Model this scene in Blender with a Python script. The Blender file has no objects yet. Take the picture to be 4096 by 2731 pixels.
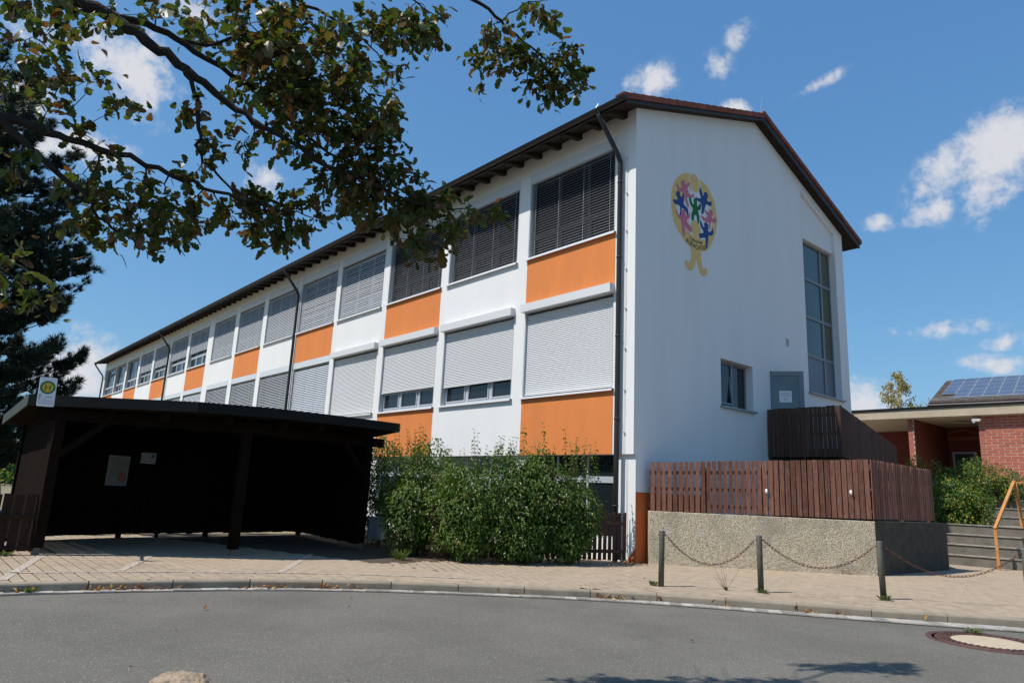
import bpy, bmesh, math, random
from mathutils import Vector, Matrix, Euler
random.seed(11)
SC = bpy.context.scene
COL = SC.collection
PI = math.pi

# ------------------------------------------------------------------ camera
cd = bpy.data.cameras.new('camera')
cam = bpy.data.objects.new('camera', cd)
COL.objects.link(cam)
cd.sensor_width = 36.0
cd.lens = 24.29
cd.clip_start = 0.05
cd.clip_end = 3000.0
_r = Vector((0.65809226, 0.75153974, 0.0458541))
_u = Vector((0.12956407, -0.17302497, 0.97635829))
_d = Vector((-0.74170596, 0.63659279, 0.21123894))
cam.matrix_world = Matrix(((_r.x, _u.x, -_d.x, 10.2638), (_r.y, _u.y, -_d.y, -12.6435),
                           (_r.z, _u.z, -_d.z, 1.44), (0, 0, 0, 1)))
SC.camera = cam

# ------------------------------------------------------------------ sun, sky, exposure
SUN_EL = math.radians(55)
SUN_AZ = (-0.31, -0.95)
TO_SUN = Vector((*SUN_AZ, 0)).normalized() * math.cos(SUN_EL) + Vector((0, 0, math.sin(SUN_EL)))
ld = bpy.data.lights.new('sun', 'SUN')
ld.energy = 5.0
ld.angle = math.radians(0.53)
ld.color = (1.0, 0.945, 0.86)
sun = bpy.data.objects.new('sun', ld)
COL.objects.link(sun)
sun.rotation_euler = TO_SUN.to_track_quat('Z', 'Y').to_euler()
sun.location = (-20, -40, 60)
SC.view_settings.view_transform = 'Standard'
SC.view_settings.look = 'None'
SC.view_settings.exposure = -0.03
SC.view_settings.gamma = 1.0
SC.view_settings.use_curve_mapping = False
try:
    SC.cycles.max_bounces = 6
    SC.cycles.transparent_max_bounces = 12
except Exception:
    pass

CLOUDS = [((-0.514,0.6671,0.5392),(21.8296,18.0271,-1.6434),(12.0766,-15.8646,30.9577),1.0),((-0.4475,0.7079,0.5465),(32.0969,23.2974,-4.0948),(13.2735,-19.5297,35.9528),0.47),((-0.4095,0.7056,0.5782),(36.6122,25.7816,-5.7384),(15.5288,-24.068,40.153),0.42),((-0.3427,0.7853,0.5156),(28.34,7.4123,7.3352),(-14.8705,-67.7178,92.9931),0.5),((-0.4441,0.742,0.5022),(25.0569,17.0472,-3.1914),(23.3259,-35.1584,72.1169),0.8),((-0.2046,0.8931,0.4006),(9.8962,-0.8931,6.9396),(-8.7342,-9.6065,16.9266),1.0),((-0.263,0.8952,0.3597),(27.0813,6.0149,4.5891),(-3.8409,-21.7306,50.9823),0.9),((-0.2731,0.9373,0.2166),(15.3021,4.296,0.5149),(4.1784,-16.6443,76.4124),0.6),((-0.2207,0.9548,0.1991),(34.9793,6.8376,5.5116),(-2.3222,-17.3858,79.9114),0.62),((-0.2213,0.9172,0.3314),(100.5714,30.5207,-17.9888),(14.4071,-26.9893,83.643),0.42),((-0.3223,0.8784,0.3529),(44.7212,18.9116,-6.5671),(15.1509,-26.051,78.0481),0.5),((-0.2364,0.9561,0.1733),(24.0317,6.1798,-1.6171),(9.2152,-11.1503,72.9718),0.58),((-0.8733,0.1325,0.4688),(5.7506,17.6885,5.6144),(7.9993,-4.188,15.9877),1.0),((-0.9209,0.0954,0.3779),(4.0151,17.497,5.2553),(14.1352,-7.9757,36.1986),0.9),((-0.9132,0.0509,0.4043),(6.574,31.4722,10.7109),(10.1191,-5.025,23.3332),0.8),((-0.8694,0.3011,0.3919),(14.4893,32.7974,6.6922),(13.2531,-9.8745,36.698),0.75),((-0.9832,0.1421,0.1143),(2.9317,18.1103,2.3379),(1.7415,-3.1572,18.4661),1.0),((-0.3802,0.9155,0.1315),(16.6996,6.9233,-0.2585),(2.9948,-3.0703,29.3977),0.75),((-0.8185,0.1702,0.5488),(12.8411,30.4601,9.5556),(26.1378,-13.7529,43.0203),0.7),((-0.9641,0.2144,0.1568),(8.0314,32.4161,4.5183),(3.698,-5.1335,29.2161),0.0),((-0.874,0.0372,0.4845),(7.0814,27.1975,10.56),(17.2117,-7.2812,31.4392),0.7)]

W = bpy.data.worlds.new('World')
SC.world = W
W.use_nodes = True
nt = W.node_tree
nt.nodes.clear()


def N(nt, typ, **kw):
    n = nt.nodes.new(typ)
    for k, v in kw.items():
        if k.startswith('i_'):
            key = k[2:]
            n.inputs[int(key) if key.isdigit() else key.replace('_', ' ')].default_value = v
        else:
            setattr(n, k, v)
    return n


def sky_world():
    L = nt.links.new
    sky = N(nt, 'ShaderNodeTexSky', sky_type='NISHITA', sun_disc=False)
    sky.sun_elevation = SUN_EL
    sky.sun_rotation = math.atan2(*SUN_AZ) % (2 * PI)
    sky.altitude = 300
    sky.air_density = 1.1
    sky.dust_density = 0.6
    sky.ozone_density = 1.6
    # the camera's picture style: deeper, bluer sky colour, same everywhere
    sp = N(nt, 'ShaderNodeSeparateColor')
    L(sky.outputs[0], sp.inputs[0])
    hs = N(nt, 'ShaderNodeCombineColor')
    for k, (gam, mul) in enumerate((((0.72,1.16)), ((0.58,2.22)), ((0.42,3.95)))):
        pw = N(nt, 'ShaderNodeMath', operation='POWER', i_1=gam)
        L(sp.outputs[k], pw.inputs[0])
        mu = N(nt, 'ShaderNodeMath', operation='MULTIPLY', i_1=mul)
        L(pw.outputs[0], mu.inputs[0])
        L(mu.outputs[0], hs.inputs[k])
    geo = N(nt, 'ShaderNodeTexCoord')
    gen = geo.outputs['Generated']
    warp = N(nt, 'ShaderNodeTexNoise', i_Scale=20.0, i_Detail=8.0, i_Roughness=0.62)
    L(gen, warp.inputs['Vector'])
    fine = N(nt, 'ShaderNodeTexNoise', i_Scale=75.0, i_Detail=6.0, i_Roughness=0.65)
    L(gen, fine.inputs['Vector'])
    acc = None
    for d, e1, e2, st in CLOUDS:
        sub = N(nt, 'ShaderNodeVectorMath', operation='SUBTRACT')
        L(gen, sub.inputs[0])
        sub.inputs[1].default_value = d
        a = N(nt, 'ShaderNodeVectorMath', operation='DOT_PRODUCT')
        L(sub.outputs[0], a.inputs[0])
        a.inputs[1].default_value = e1
        b = N(nt, 'ShaderNodeVectorMath', operation='DOT_PRODUCT')
        L(sub.outputs[0], b.inputs[0])
        b.inputs[1].default_value = e2
        cm = N(nt, 'ShaderNodeCombineXYZ')
        L(a.outputs['Value'], cm.inputs[0])
        L(b.outputs['Value'], cm.inputs[1])
        ln = N(nt, 'ShaderNodeVectorMath', operation='LENGTH')
        L(cm.outputs[0], ln.inputs[0])
        mr = N(nt, 'ShaderNodeMapRange', i_1=0.0, i_2=1.35, i_3=st, i_4=0.0)
        L(ln.outputs['Value'], mr.inputs[0])
        if acc is None:
            acc = mr.outputs[0]
        else:
            mx = N(nt, 'ShaderNodeMath', operation='MAXIMUM')
            L(acc, mx.inputs[0])
            L(mr.outputs[0], mx.inputs[1])
            acc = mx.outputs[0]
    # density = smooth(mask * 1.0 + (noise - .5) * k)
    n1 = N(nt, 'ShaderNodeMath', operation='MULTIPLY_ADD', i_1=4.2, i_2=-2.3)
    L(warp.outputs['Fac'], n1.inputs[0])
    n2 = N(nt, 'ShaderNodeMath', operation='MULTIPLY_ADD', i_1=1.5)
    L(fine.outputs['Fac'], n2.inputs[0])
    L(n1.outputs[0], n2.inputs[2])
    gate = N(nt, 'ShaderNodeMath', operation='MULTIPLY')
    sm = N(nt, 'ShaderNodeMapRange', interpolation_type='SMOOTHSTEP', i_1=0.0, i_2=0.25, i_3=0.0, i_4=1.0)
    L(acc, sm.inputs[0])
    su = N(nt, 'ShaderNodeMath', operation='MULTIPLY_ADD', i_1=2.0)
    L(acc, su.inputs[0])
    L(n2.outputs[0], su.inputs[2])
    den = N(nt, 'ShaderNodeMapRange', interpolation_type='SMOOTHSTEP', i_1=0.75, i_2=2.3, i_3=0.0, i_4=0.97)
    L(su.outputs[0], den.inputs[0])
    L(den.outputs[0], gate.inputs[0])
    L(sm.outputs[0], gate.inputs[1])
    mix = N(nt, 'ShaderNodeMixRGB', blend_type='MIX')
    L(gate.outputs[0], mix.inputs[0])
    L(hs.outputs[0], mix.inputs[1])
    mix.inputs[2].default_value = (8.6 * 0.95, 8.6 * 0.96, 8.6 * 1.02, 1)
    bg = N(nt, 'ShaderNodeBackground', i_Strength=0.089)
    L(mix.outputs[0], bg.inputs['Color'])
    out = N(nt, 'ShaderNodeOutputWorld')
    L(bg.outputs[0], out.inputs['Surface'])


sky_world()


# ------------------------------------------------------------------ materials
def mat(name, c1, c2=None, scale=3.0, rough=0.8, bump=0.0, bscale=60.0, rand=0.0, metallic=0.0, spec=0.3,
        stretch=(1, 1, 1), detail=5.0, lo=0.35, hi=0.65, speck=None, speck_scale=120.0, speck_at=0.62, dirt=None,
        coat=0.0):
    """world-position noise mixes c1 and c2; rand = value change from object to object."""
    m = bpy.data.materials.new(name)
    m.use_nodes = True
    t = m.node_tree
    L = t.links.new
    p = t.nodes['Principled BSDF']
    p.inputs['Roughness'].default_value = rough
    p.inputs['Metallic'].default_value = metallic
    p.inputs['Specular IOR Level'].default_value = spec
    if coat:
        p.inputs['Coat Weight'].default_value = coat
    g = N(t, 'ShaderNodeNewGeometry')
    mp = N(t, 'ShaderNodeVectorMath', operation='MULTIPLY')
    L(g.outputs['Position'], mp.inputs[0])
    mp.inputs[1].default_value = stretch
    if rand > 0:   # shift the pattern from piece to piece
        oi = N(t, 'ShaderNodeObjectInfo')
        ofs = N(t, 'ShaderNodeVectorMath', operation='SCALE')
        L(oi.outputs['Random'], ofs.inputs['Scale'])
        ofs.inputs[0].default_value = (37.0, 19.0, 53.0)
        ad = N(t, 'ShaderNodeVectorMath', operation='ADD')
        L(mp.outputs[0], ad.inputs[0])
        L(ofs.outputs[0], ad.inputs[1])
        vec = ad.outputs[0]
    else:
        vec = mp.outputs[0]
    col = None
    if c2 is not None:
        no = N(t, 'ShaderNodeTexNoise', i_Scale=scale, i_Detail=detail, i_Roughness=0.6)
        L(vec, no.inputs['Vector'])
        mr = N(t, 'ShaderNodeMapRange', i_1=lo, i_2=hi, i_3=0.0, i_4=1.0)
        L(no.outputs['Fac'], mr.inputs[0])
        mx = N(t, 'ShaderNodeMixRGB')
        mx.inputs[1].default_value = (*c1, 1)
        mx.inputs[2].default_value = (*c2, 1)
        L(mr.outputs[0], mx.inputs[0])
        col = mx.outputs[0]
    else:
        rgb = N(t, 'ShaderNodeRGB')
        rgb.outputs[0].default_value = (*c1, 1)
        col = rgb.outputs[0]
    if speck is not None:
        for sc_, th, cc in ((speck_scale, speck_at, speck[0]), (speck_scale * 1.37, speck_at, speck[1])):
            no = N(t, 'ShaderNodeTexNoise', i_Scale=sc_, i_Detail=2.0)
            L(g.outputs['Position'], no.inputs['Vector'])
            mr = N(t, 'ShaderNodeMapRange', i_1=th, i_2=th + 0.05, i_3=0.0, i_4=0.62)
            L(no.outputs['Fac'], mr.inputs[0])
            mx = N(t, 'ShaderNodeMixRGB')
            L(mr.outputs[0], mx.inputs[0])
            L(col, mx.inputs[1])
            mx.inputs[2].default_value = (*cc, 1)
            col = mx.outputs[0]
    if dirt is not None:
        no = N(t, 'ShaderNodeTexNoise', i_Scale=dirt[1], i_Detail=6.0, i_Roughness=0.7)
        L(g.outputs['Position'], no.inputs['Vector'])
        mr = N(t, 'ShaderNodeMapRange', i_1=dirt[2], i_2=dirt[2] + 0.2, i_3=0.0, i_4=dirt[3])
        L(no.outputs['Fac'], mr.inputs[0])
        mx = N(t, 'ShaderNodeMixRGB')
        L(mr.outputs[0], mx.inputs[0])
        L(col, mx.inputs[1])
        mx.inputs[2].default_value = (*dirt[0], 1)
        col = mx.outputs[0]
    if rand > 0:
        ma = N(t, 'ShaderNodeMath', operation='MULTIPLY_ADD', i_1=2 * rand, i_2=1 - rand)
        L(oi.outputs['Random'], ma.inputs[0])
        hv = N(t, 'ShaderNodeHueSaturation')
        L(ma.outputs[0], hv.inputs['Value'])
        L(col, hv.inputs['Color'])
        col = hv.outputs[0]
    L(col, p.inputs['Base Color'])
    if bump > 0:
        bn = N(t, 'ShaderNodeTexNoise', i_Scale=bscale, i_Detail=4.0)
        L(vec, bn.inputs['Vector'])
        bp = N(t, 'ShaderNodeBump', i_Strength=bump, i_Distance=0.02)
        L(bn.outputs['Fac'], bp.inputs['Height'])
        L(bp.outputs[0], p.inputs['Normal'])
    return m


def leaf_mat(name, stops, rough=0.45, trans=0.35, spec=0.35, tint=(1.0, 1.15, 0.5)):
    m = bpy.data.materials.new(name)
    m.use_nodes = True
    t = m.node_tree
    L = t.links.new
    p = t.nodes['Principled BSDF']
    p.inputs['Roughness'].default_value = rough
    p.inputs['Specular IOR Level'].default_value = spec
    g = N(t, 'ShaderNodeNewGeometry')
    oi = N(t, 'ShaderNodeObjectInfo')
    ad = N(t, 'ShaderNodeMath', operation='ADD')
    L(g.outputs['Random Per Island'], ad.inputs[0])
    L(oi.outputs['Random'], ad.inputs[1])
    fr = N(t, 'ShaderNodeMath', operation='FRACT')
    L(ad.outputs[0], fr.inputs[0])
    cr = N(t, 'ShaderNodeValToRGB')
    el = cr.color_ramp.elements
    el[0].position, el[0].color = stops[0][0], (*stops[0][1], 1)
    el[1].position, el[1].color = stops[-1][0], (*stops[-1][1], 1)
    for pos, c in stops[1:-1]:
        e = el.new(pos)
        e.color = (*c, 1)
    L(fr.outputs[0], cr.inputs[0])
    L(cr.outputs[0], p.inputs['Base Color'])
    tr = N(t, 'ShaderNodeBsdfTranslucent')
    mu = N(t, 'ShaderNodeMixRGB', blend_type='MULTIPLY')
    mu.inputs[0].default_value = 1.0
    L(cr.outputs[0], mu.inputs[1])
    mu.inputs[2].default_value = (*[2.0 * q for q in tint], 1)
    L(mu.outputs[0], tr.inputs['Color'])
    ms = N(t, 'ShaderNodeMixShader')
    ms.inputs[0].default_value = trans
    L(p.outputs[0], ms.inputs[1])
    L(tr.outputs[0], ms.inputs[2])
    L(ms.outputs[0], t.nodes['Material Output'].inputs['Surface'])
    return m


def glass_mat(name, base, rough=0.03, spec=0.5, c2=None):
    m = mat(name, base, c2, scale=0.9, rough=rough, spec=spec)
    m.node_tree.nodes['Principled BSDF'].inputs['IOR'].default_value = 1.52
    return m


# ------------------------------------------------------------------ mesh helpers
class MB:
    def __init__(s):
        s.v = []
        s.f = []

    def add(s, vs, fs):
        o = len(s.v)
        s.v += [tuple(p) for p in vs]
        s.f += [tuple(o + i for i in f) for f in fs]
        return s

    def box(s, x0, x1, y0, y1, z0, z1):
        return s.add([(x0, y0, z0), (x1, y0, z0), (x1, y1, z0), (x0, y1, z0),
                      (x0, y0, z1), (x1, y0, z1), (x1, y1, z1), (x0, y1, z1)],
                     [(0, 3, 2, 1), (4, 5, 6, 7), (0, 1, 5, 4), (1, 2, 6, 5), (2, 3, 7, 6), (3, 0, 4, 7)])

    def obox(s, M, x0, x1, y0, y1, z0, z1):
        c = [M @ Vector(p) for p in ((x0, y0, z0), (x1, y0, z0), (x1, y1, z0), (x0, y1, z0),
                                     (x0, y0, z1), (x1, y0, z1), (x1, y1, z1), (x0, y1, z1))]
        return s.add(c, [(0, 3, 2, 1), (4, 5, 6, 7), (0, 1, 5, 4), (1, 2, 6, 5), (2, 3, 7, 6), (3, 0, 4, 7)])

    def bar(s, p, q, w, h, up=(0, 0, 1), roll=0):
        p, q = Vector(p), Vector(q)
        d = (q - p)
        L = d.length
        d.normalize()
        up = Vector(up)
        if abs(d.dot(up)) > 0.98:
            up = Vector((0, 1, 0)) if abs(d.y) < 0.9 else Vector((1, 0, 0))
        sd = up.cross(d).normalized()
        u2 = d.cross(sd)
        M = Matrix(((d.x, sd.x, u2.x, p.x), (d.y, sd.y, u2.y, p.y), (d.z, sd.z, u2.z, p.z), (0, 0, 0, 1)))
        return s.obox(M, 0, L, -w / 2, w / 2, -h / 2, h / 2)

    def prism(s, pts, off):
        """pts: planar 3-D polygon; off: extrusion vector."""
        n = len(pts)
        off = Vector(off)
        a = [Vector(p) for p in pts]
        b = [p + off for p in a]
        nrm = Vector((0, 0, 0))
        for i in range(n):
            nrm += a[i].cross(a[(i + 1) % n])
        if nrm.dot(off) > 0:
            a, b = b, a
        fs = [tuple(range(n)), tuple(reversed(range(n, 2 * n)))]
        for i in range(n):
            j = (i + 1) % n
            fs.append((i, n + i, n + j, j))
        return s.add(a + b, fs)

    def tube(s, pts, rad, n=8, cap=True):
        pts = [Vector(p) for p in pts]
        if not hasattr(rad, '__len__'):
            rad = [rad] * len(pts)
        vs = []
        prev = None
        for i, p in enumerate(pts):
            if i == 0:
                d = pts[1] - p
            elif i == len(pts) - 1:
                d = p - pts[i - 1]
            else:
                d = (pts[i + 1] - p).normalized() + (p - pts[i - 1]).normalized()
            d.normalize()
            if prev is None:
                a = Vector((0, 0, 1)) if abs(d.z) < 0.9 else Vector((1, 0, 0))
                x = a.cross(d).normalized()
            else:
                x = (prev - d * prev.dot(d)).normalized()
            prev = x
            y = d.cross(x)
            for k in range(n):
                t = 2 * PI * k / n
                vs.append(p + (x * math.cos(t) + y * math.sin(t)) * rad[i])
        fs = []
        for i in range(len(pts) - 1):
            for k in range(n):
                k2 = (k + 1) % n
                fs.append((i * n + k, i * n + k2, (i + 1) * n + k2, (i + 1) * n + k))
        if cap:
            fs.append(tuple(reversed(range(n))))
            fs.append(tuple(range((len(pts) - 1) * n, len(pts) * n)))
        return s.add(vs, fs)

    def lathe(s, prof, n=20, center=(0, 0, 0)):
        cx, cy, cz = center
        vs = []
        for r, z in prof:
            for k in range(n):
                t = 2 * PI * k / n
                vs.append((cx + r * math.cos(t), cy + r * math.sin(t), cz + z))
        fs = []
        for i in range(len(prof) - 1):
            for k in range(n):
                k2 = (k + 1) % n
                fs.append((i * n + k, i * n + k2, (i + 1) * n + k2, (i + 1) * n + k))
        fs.append(tuple(reversed(range(n))))
        fs.append(tuple(range((len(prof) - 1) * n, len(prof) * n)))
        return s.add(vs, fs)

    def mesh(s, name, m=None, smooth=False):
        me = bpy.data.meshes.new(name)
        me.from_pydata(s.v, [], s.f)
        if m is not None:
            me.materials.append(m)
        if smooth:
            me.polygons.foreach_set('use_smooth', [True] * len(me.polygons))
        me.update()
        return me

    def build(s, name, m, parent=None, smooth=False, bevel=0.0, kind=None):
        o = bpy.data.objects.new(name, s.mesh(name, m, smooth))
        COL.objects.link(o)
        if parent is not None:
            attach(o, parent)
        if bevel:
            b = o.modifiers.new('bevel', 'BEVEL')
            b.width = bevel
            b.segments = 2
            b.limit_method = 'ANGLE'
        if kind:
            o['kind'] = kind
        return o


def world_of(o):
    M = o.matrix_basis.copy()
    if o.parent is not None:
        M = world_of(o.parent) @ o.matrix_parent_inverse @ M
    return M


def attach(o, parent):
    o.parent = parent
    o.matrix_parent_inverse = world_of(parent).inverted()


def inst(me, name, parent, M):
    """one more object that shares the mesh me, placed by the world matrix M"""
    o = bpy.data.objects.new(name, me)
    COL.objects.link(o)
    o.matrix_basis = M
    if parent is not None:
        attach(o, parent)
    return o


def thing(name, label, cat, loc=(0, 0, 0), group=None):
    o = bpy.data.objects.new(name, None)
    o.empty_display_size = 0.2
    COL.objects.link(o)
    o.location = loc
    return tag(o, label, cat, group)


def tag(o, label, cat, group=None):
    o['label'] = label
    o['category'] = cat
    if group:
        o['group'] = group
    return o


def struct(o):
    o['kind'] = 'structure'
    return o


def struct_empty(name, loc=(0, 0, 0)):
    o = bpy.data.objects.new(name, None)
    COL.objects.link(o)
    o.location = loc
    return struct(o)


def copy_tree(o, parent=None, loc=None):
    kids = [c for c in COL.objects if c.parent == o]
    c = o.copy()
    COL.objects.link(c)
    if parent is not None:
        c.parent = parent
    if loc is not None:
        c.location = loc
    for k in kids:
        copy_tree(k, c)
    return c


def T(x, y, z):
    return Matrix.Translation((x, y, z))


def frame(p, xd, up=(0, 0, 1)):
    """world matrix with local x along xd, z up, at p"""
    x = Vector(xd).normalized()
    z = Vector(up)
    y = z.cross(x).normalized()
    z = x.cross(y)
    return Matrix(((x.x, y.x, z.x, p[0]), (x.y, y.y, z.y, p[1]), (x.z, y.z, z.z, p[2]), (0, 0, 0, 1)))


def smooth_path(pts, step):
    """Catmull-Rom through pts, resampled every step metres"""
    P = [Vector(p) for p in pts]
    dense = []
    for i in range(len(P) - 1):
        p0 = P[i - 1] if i else P[0] * 2 - P[1]
        p1, p2 = P[i], P[i + 1]
        p3 = P[i + 2] if i + 2 < len(P) else P[-1] * 2 - P[-2]
        for k in range(12):
            t = k / 12
            dense.append(0.5 * ((2 * p1) + (p2 - p0) * t + (2 * p0 - 5 * p1 + 4 * p2 - p3) * t * t
                                + (3 * p1 - p0 - 3 * p2 + p3) * t ** 3))
    dense.append(P[-1])
    out = [dense[0]]
    acc = 0.0
    for a, b in zip(dense, dense[1:]):
        L = (b - a).length
        if L < 1e-9:
            continue
        while acc + L >= step:
            t = (step - acc) / L
            a = a.lerp(b, t)
            out.append(a.copy())
            L = (b - a).length
            acc = 0.0
        acc += L
    return out


def closed_curve(pts, k=4):
    n = len(pts)
    out = []
    for i in range(n):
        p0, p1, p2, p3 = (Vector(pts[(i + j - 1) % n]) for j in range(4))
        for q in range(k):
            t = q / k
            out.append(0.5 * ((2 * p1) + (p2 - p0) * t + (2 * p0 - 5 * p1 + 4 * p2 - p3) * t * t
                              + (3 * p1 - p0 - 3 * p2 + p3) * t ** 3))
    return out


def fill_poly(pts2, to3):
    """flat faces from a closed 2-D outline"""
    from mathutils.geometry import tessellate_polygon
    v2 = [Vector((p[0], p[1], 0)) for p in pts2]
    tri = tessellate_polygon([v2])
    me = bpy.data.meshes.new('flat')
    me.from_pydata([tuple(to3(p)) for p in pts2], [], [tuple(t) for t in tri])
    bm = bmesh.new()
    bm.from_mesh(me)
    bmesh.ops.recalc_face_normals(bm, faces=bm.faces)
    bm.to_mesh(me)
    bm.free()
    return me


def text_mesh(s, size):
    cu = bpy.data.curves.new('lettering', 'FONT')
    cu.body = s
    cu.size = size
    cu.align_x = 'CENTER'
    o = bpy.data.objects.new('lettering', cu)
    COL.objects.link(o)
    dg = bpy.context.evaluated_depsgraph_get()
    me = bpy.data.meshes.new_from_object(o.evaluated_get(dg))
    bpy.data.objects.remove(o)
    return me


# ------------------------------------------------------------------ palette
M_asphalt = mat('asphalt', (0.132, 0.121, 0.103), (0.162, 0.149, 0.127), scale=0.6, rough=0.9, bump=0.55, bscale=110,
                speck=((0.50, 0.48, 0.44), (0.04, 0.04, 0.035)), speck_scale=80, speck_at=0.625, dirt=((0.10, 0.092, 0.08), 0.45, 0.50, 0.45))
M_paver = mat('paving stone', (0.335, 0.262, 0.188), (0.39, 0.308, 0.222), scale=5, rough=0.9, bump=0.25, bscale=150,
              rand=0.10, dirt=((0.26, 0.20, 0.15), 1.1, 0.55, 0.5))
M_joint = mat('sandy joint', (0.11, 0.085, 0.06), (0.065, 0.052, 0.04), scale=4, rough=0.95, bump=0.3)
M_sand = mat('dry sandy ground', (0.30, 0.24, 0.16), (0.13, 0.125, 0.06), scale=1.5, rough=0.95, bump=0.3, bscale=30)
M_kerb = mat('kerb concrete', (0.32, 0.265, 0.20), (0.25, 0.21, 0.155), scale=3, rough=0.9, bump=0.25, bscale=120, rand=0.07,
             dirt=((0.14, 0.12, 0.10), 2.5, 0.52, 0.5))
M_sett = mat('pale granite sett', (0.40, 0.37, 0.33), (0.27, 0.25, 0.22), scale=14, rough=0.85, bump=0.4, bscale=60, rand=0.30)
M_paint = mat('worn white road paint', (0.50, 0.45, 0.39), (0.355, 0.28, 0.215), scale=16, rough=0.9, lo=0.40, hi=0.56)
M_white = mat('white render', (0.75, 0.745, 0.74), (0.70, 0.692, 0.682), scale=0.9, rough=0.9, bump=0.4, bscale=50, stretch=(1.6, 1.6, 0.22), lo=0.42, hi=0.8)
M_orange = mat('orange render', (0.70, 0.225, 0.062), (0.62, 0.205, 0.062), scale=1.1, rough=0.9, bump=0.45, bscale=45, stretch=(1.5, 1.5, 0.35))
M_orange2 = mat('deep orange plinth paint', (0.56, 0.135, 0.035), (0.50, 0.12, 0.03), scale=1.2, rough=0.9, bump=0.3, bscale=50)
M_alu = mat('silver blind metal', (0.66, 0.68, 0.72), None, rough=0.45, spec=0.5, metallic=0.25)
M_roller = mat('pale roller shutter', (0.63, 0.635, 0.645), None, rough=0.5, spec=0.4)
M_header = mat('light grey shutter box', (0.60, 0.63, 0.66), (0.56, 0.59, 0.62), scale=1, rough=0.5, spec=0.4)
M_sill = mat('white metal sill', (0.74, 0.74, 0.75), None, rough=0.45, spec=0.5)
M_frame = mat('grey window frame', (0.40, 0.42, 0.46), None, rough=0.5, spec=0.4)
M_dframe = mat('slate grey frame', (0.17, 0.19, 0.22), None, rough=0.45, spec=0.5)
M_jamb = mat('grey reveal lining', (0.42, 0.45, 0.48), None, rough=0.5)
M_glass = glass_mat('dark window glass', (0.012, 0.016, 0.02))
M_glassg = glass_mat('glass with greenish reflection', (0.06, 0.09, 0.085), c2=(0.045, 0.07, 0.07))  # greenish reflection painted into the glass base colour
M_glassy = glass_mat('yellowish glass', (0.085, 0.085, 0.045))
M_panelg = mat('grey infill panel', (0.14, 0.155, 0.19), None, rough=0.35)
M_gutter = mat('dark brown gutter metal', (0.018, 0.016, 0.016), (0.026, 0.023, 0.022), scale=2, rough=0.5, spec=0.4)
M_rafter = mat('dark eave timber', (0.020, 0.013, 0.009), (0.032, 0.020, 0.013), scale=2, rough=0.8, stretch=(1, 8, 8))
M_tile = mat('red brown clay tile', (0.27, 0.075, 0.045), (0.20, 0.055, 0.035), scale=4, rough=0.8, bump=0.2, rand=0.15,
             dirt=((0.08, 0.05, 0.035), 6, 0.55, 0.5))
M_zinc = mat('galvanised wire', (0.55, 0.56, 0.57), None, rough=0.4, metallic=0.6)
M_plank = mat('weathered red brown plank', (0.165, 0.060, 0.037), (0.27, 0.125, 0.085), scale=3.5, rough=0.8, bump=0.35, bscale=30,
              rand=0.30, stretch=(9, 9, 0.6), dirt=((0.32, 0.21, 0.155), 9, 0.52, 0.6))
M_plankd = mat('dark brown plank', (0.060, 0.030, 0.020), (0.095, 0.052, 0.036), scale=4, rough=0.75, bump=0.3, bscale=30, rand=0.2,
               stretch=(8, 8, 0.6))
M_picket = mat('reddish dark picket', (0.060, 0.026, 0.016), (0.09, 0.042, 0.027), scale=4, rough=0.8, bump=0.3, bscale=30, rand=0.2,
               stretch=(8, 8, 0.6))
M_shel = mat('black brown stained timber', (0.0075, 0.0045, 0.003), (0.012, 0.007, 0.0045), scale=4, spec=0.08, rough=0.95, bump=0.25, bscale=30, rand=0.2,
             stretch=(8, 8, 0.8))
M_fascia = mat('dark green grey roof edge', (0.012, 0.014, 0.013), (0.009, 0.010, 0.010), scale=2, spec=0.15, rough=0.8)
M_fascia2 = mat('green grey roof side', (0.06, 0.075, 0.068), (0.045, 0.056, 0.052), scale=2, rough=0.6)
M_concrete = mat('old concrete', (0.50, 0.42, 0.31), (0.42, 0.35, 0.26), scale=1.6, rough=0.9, bump=0.3, bscale=60,
                 dirt=((0.17, 0.14, 0.11), 3.0, 0.58, 0.6))
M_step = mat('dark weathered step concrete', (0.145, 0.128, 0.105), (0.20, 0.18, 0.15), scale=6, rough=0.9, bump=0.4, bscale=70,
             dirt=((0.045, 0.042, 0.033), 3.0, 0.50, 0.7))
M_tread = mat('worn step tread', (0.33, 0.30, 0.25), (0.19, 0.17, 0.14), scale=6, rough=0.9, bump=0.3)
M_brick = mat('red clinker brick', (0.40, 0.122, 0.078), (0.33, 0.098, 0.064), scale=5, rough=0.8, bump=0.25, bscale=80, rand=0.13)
M_mortar = mat('grey mortar', (0.50, 0.43, 0.37), (0.42, 0.36, 0.31), scale=8, rough=0.95)
M_rust = mat('rusty chain steel', (0.17, 0.062, 0.040), (0.10, 0.045, 0.035), scale=30, rough=0.75, metallic=0.2, rand=0.2)
M_post = mat('olive grey bollard paint', (0.085, 0.085, 0.065), (0.12, 0.115, 0.09), scale=7, rough=0.65, bump=0.15, bscale=90,
             dirt=((0.24, 0.23, 0.19), 11, 0.66, 0.7))
M_ochre = mat('ochre painted steel rail', (0.55, 0.27, 0.09), (0.42, 0.17, 0.05), scale=9, rough=0.65,
              dirt=((0.22, 0.07, 0.03), 14, 0.60, 0.8))
M_solar = mat('solar cell', (0.055, 0.070, 0.115), (0.08, 0.095, 0.15), scale=3, rough=0.18, spec=0.6, rand=0.12)
M_black = mat('black paint', (0.012, 0.012, 0.012), None, rough=0.7)
M_iron = mat('rust brown cast iron', (0.095, 0.048, 0.042), (0.14, 0.075, 0.065), scale=12, rough=0.7, metallic=0.2, bump=0.3, bscale=60)
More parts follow.
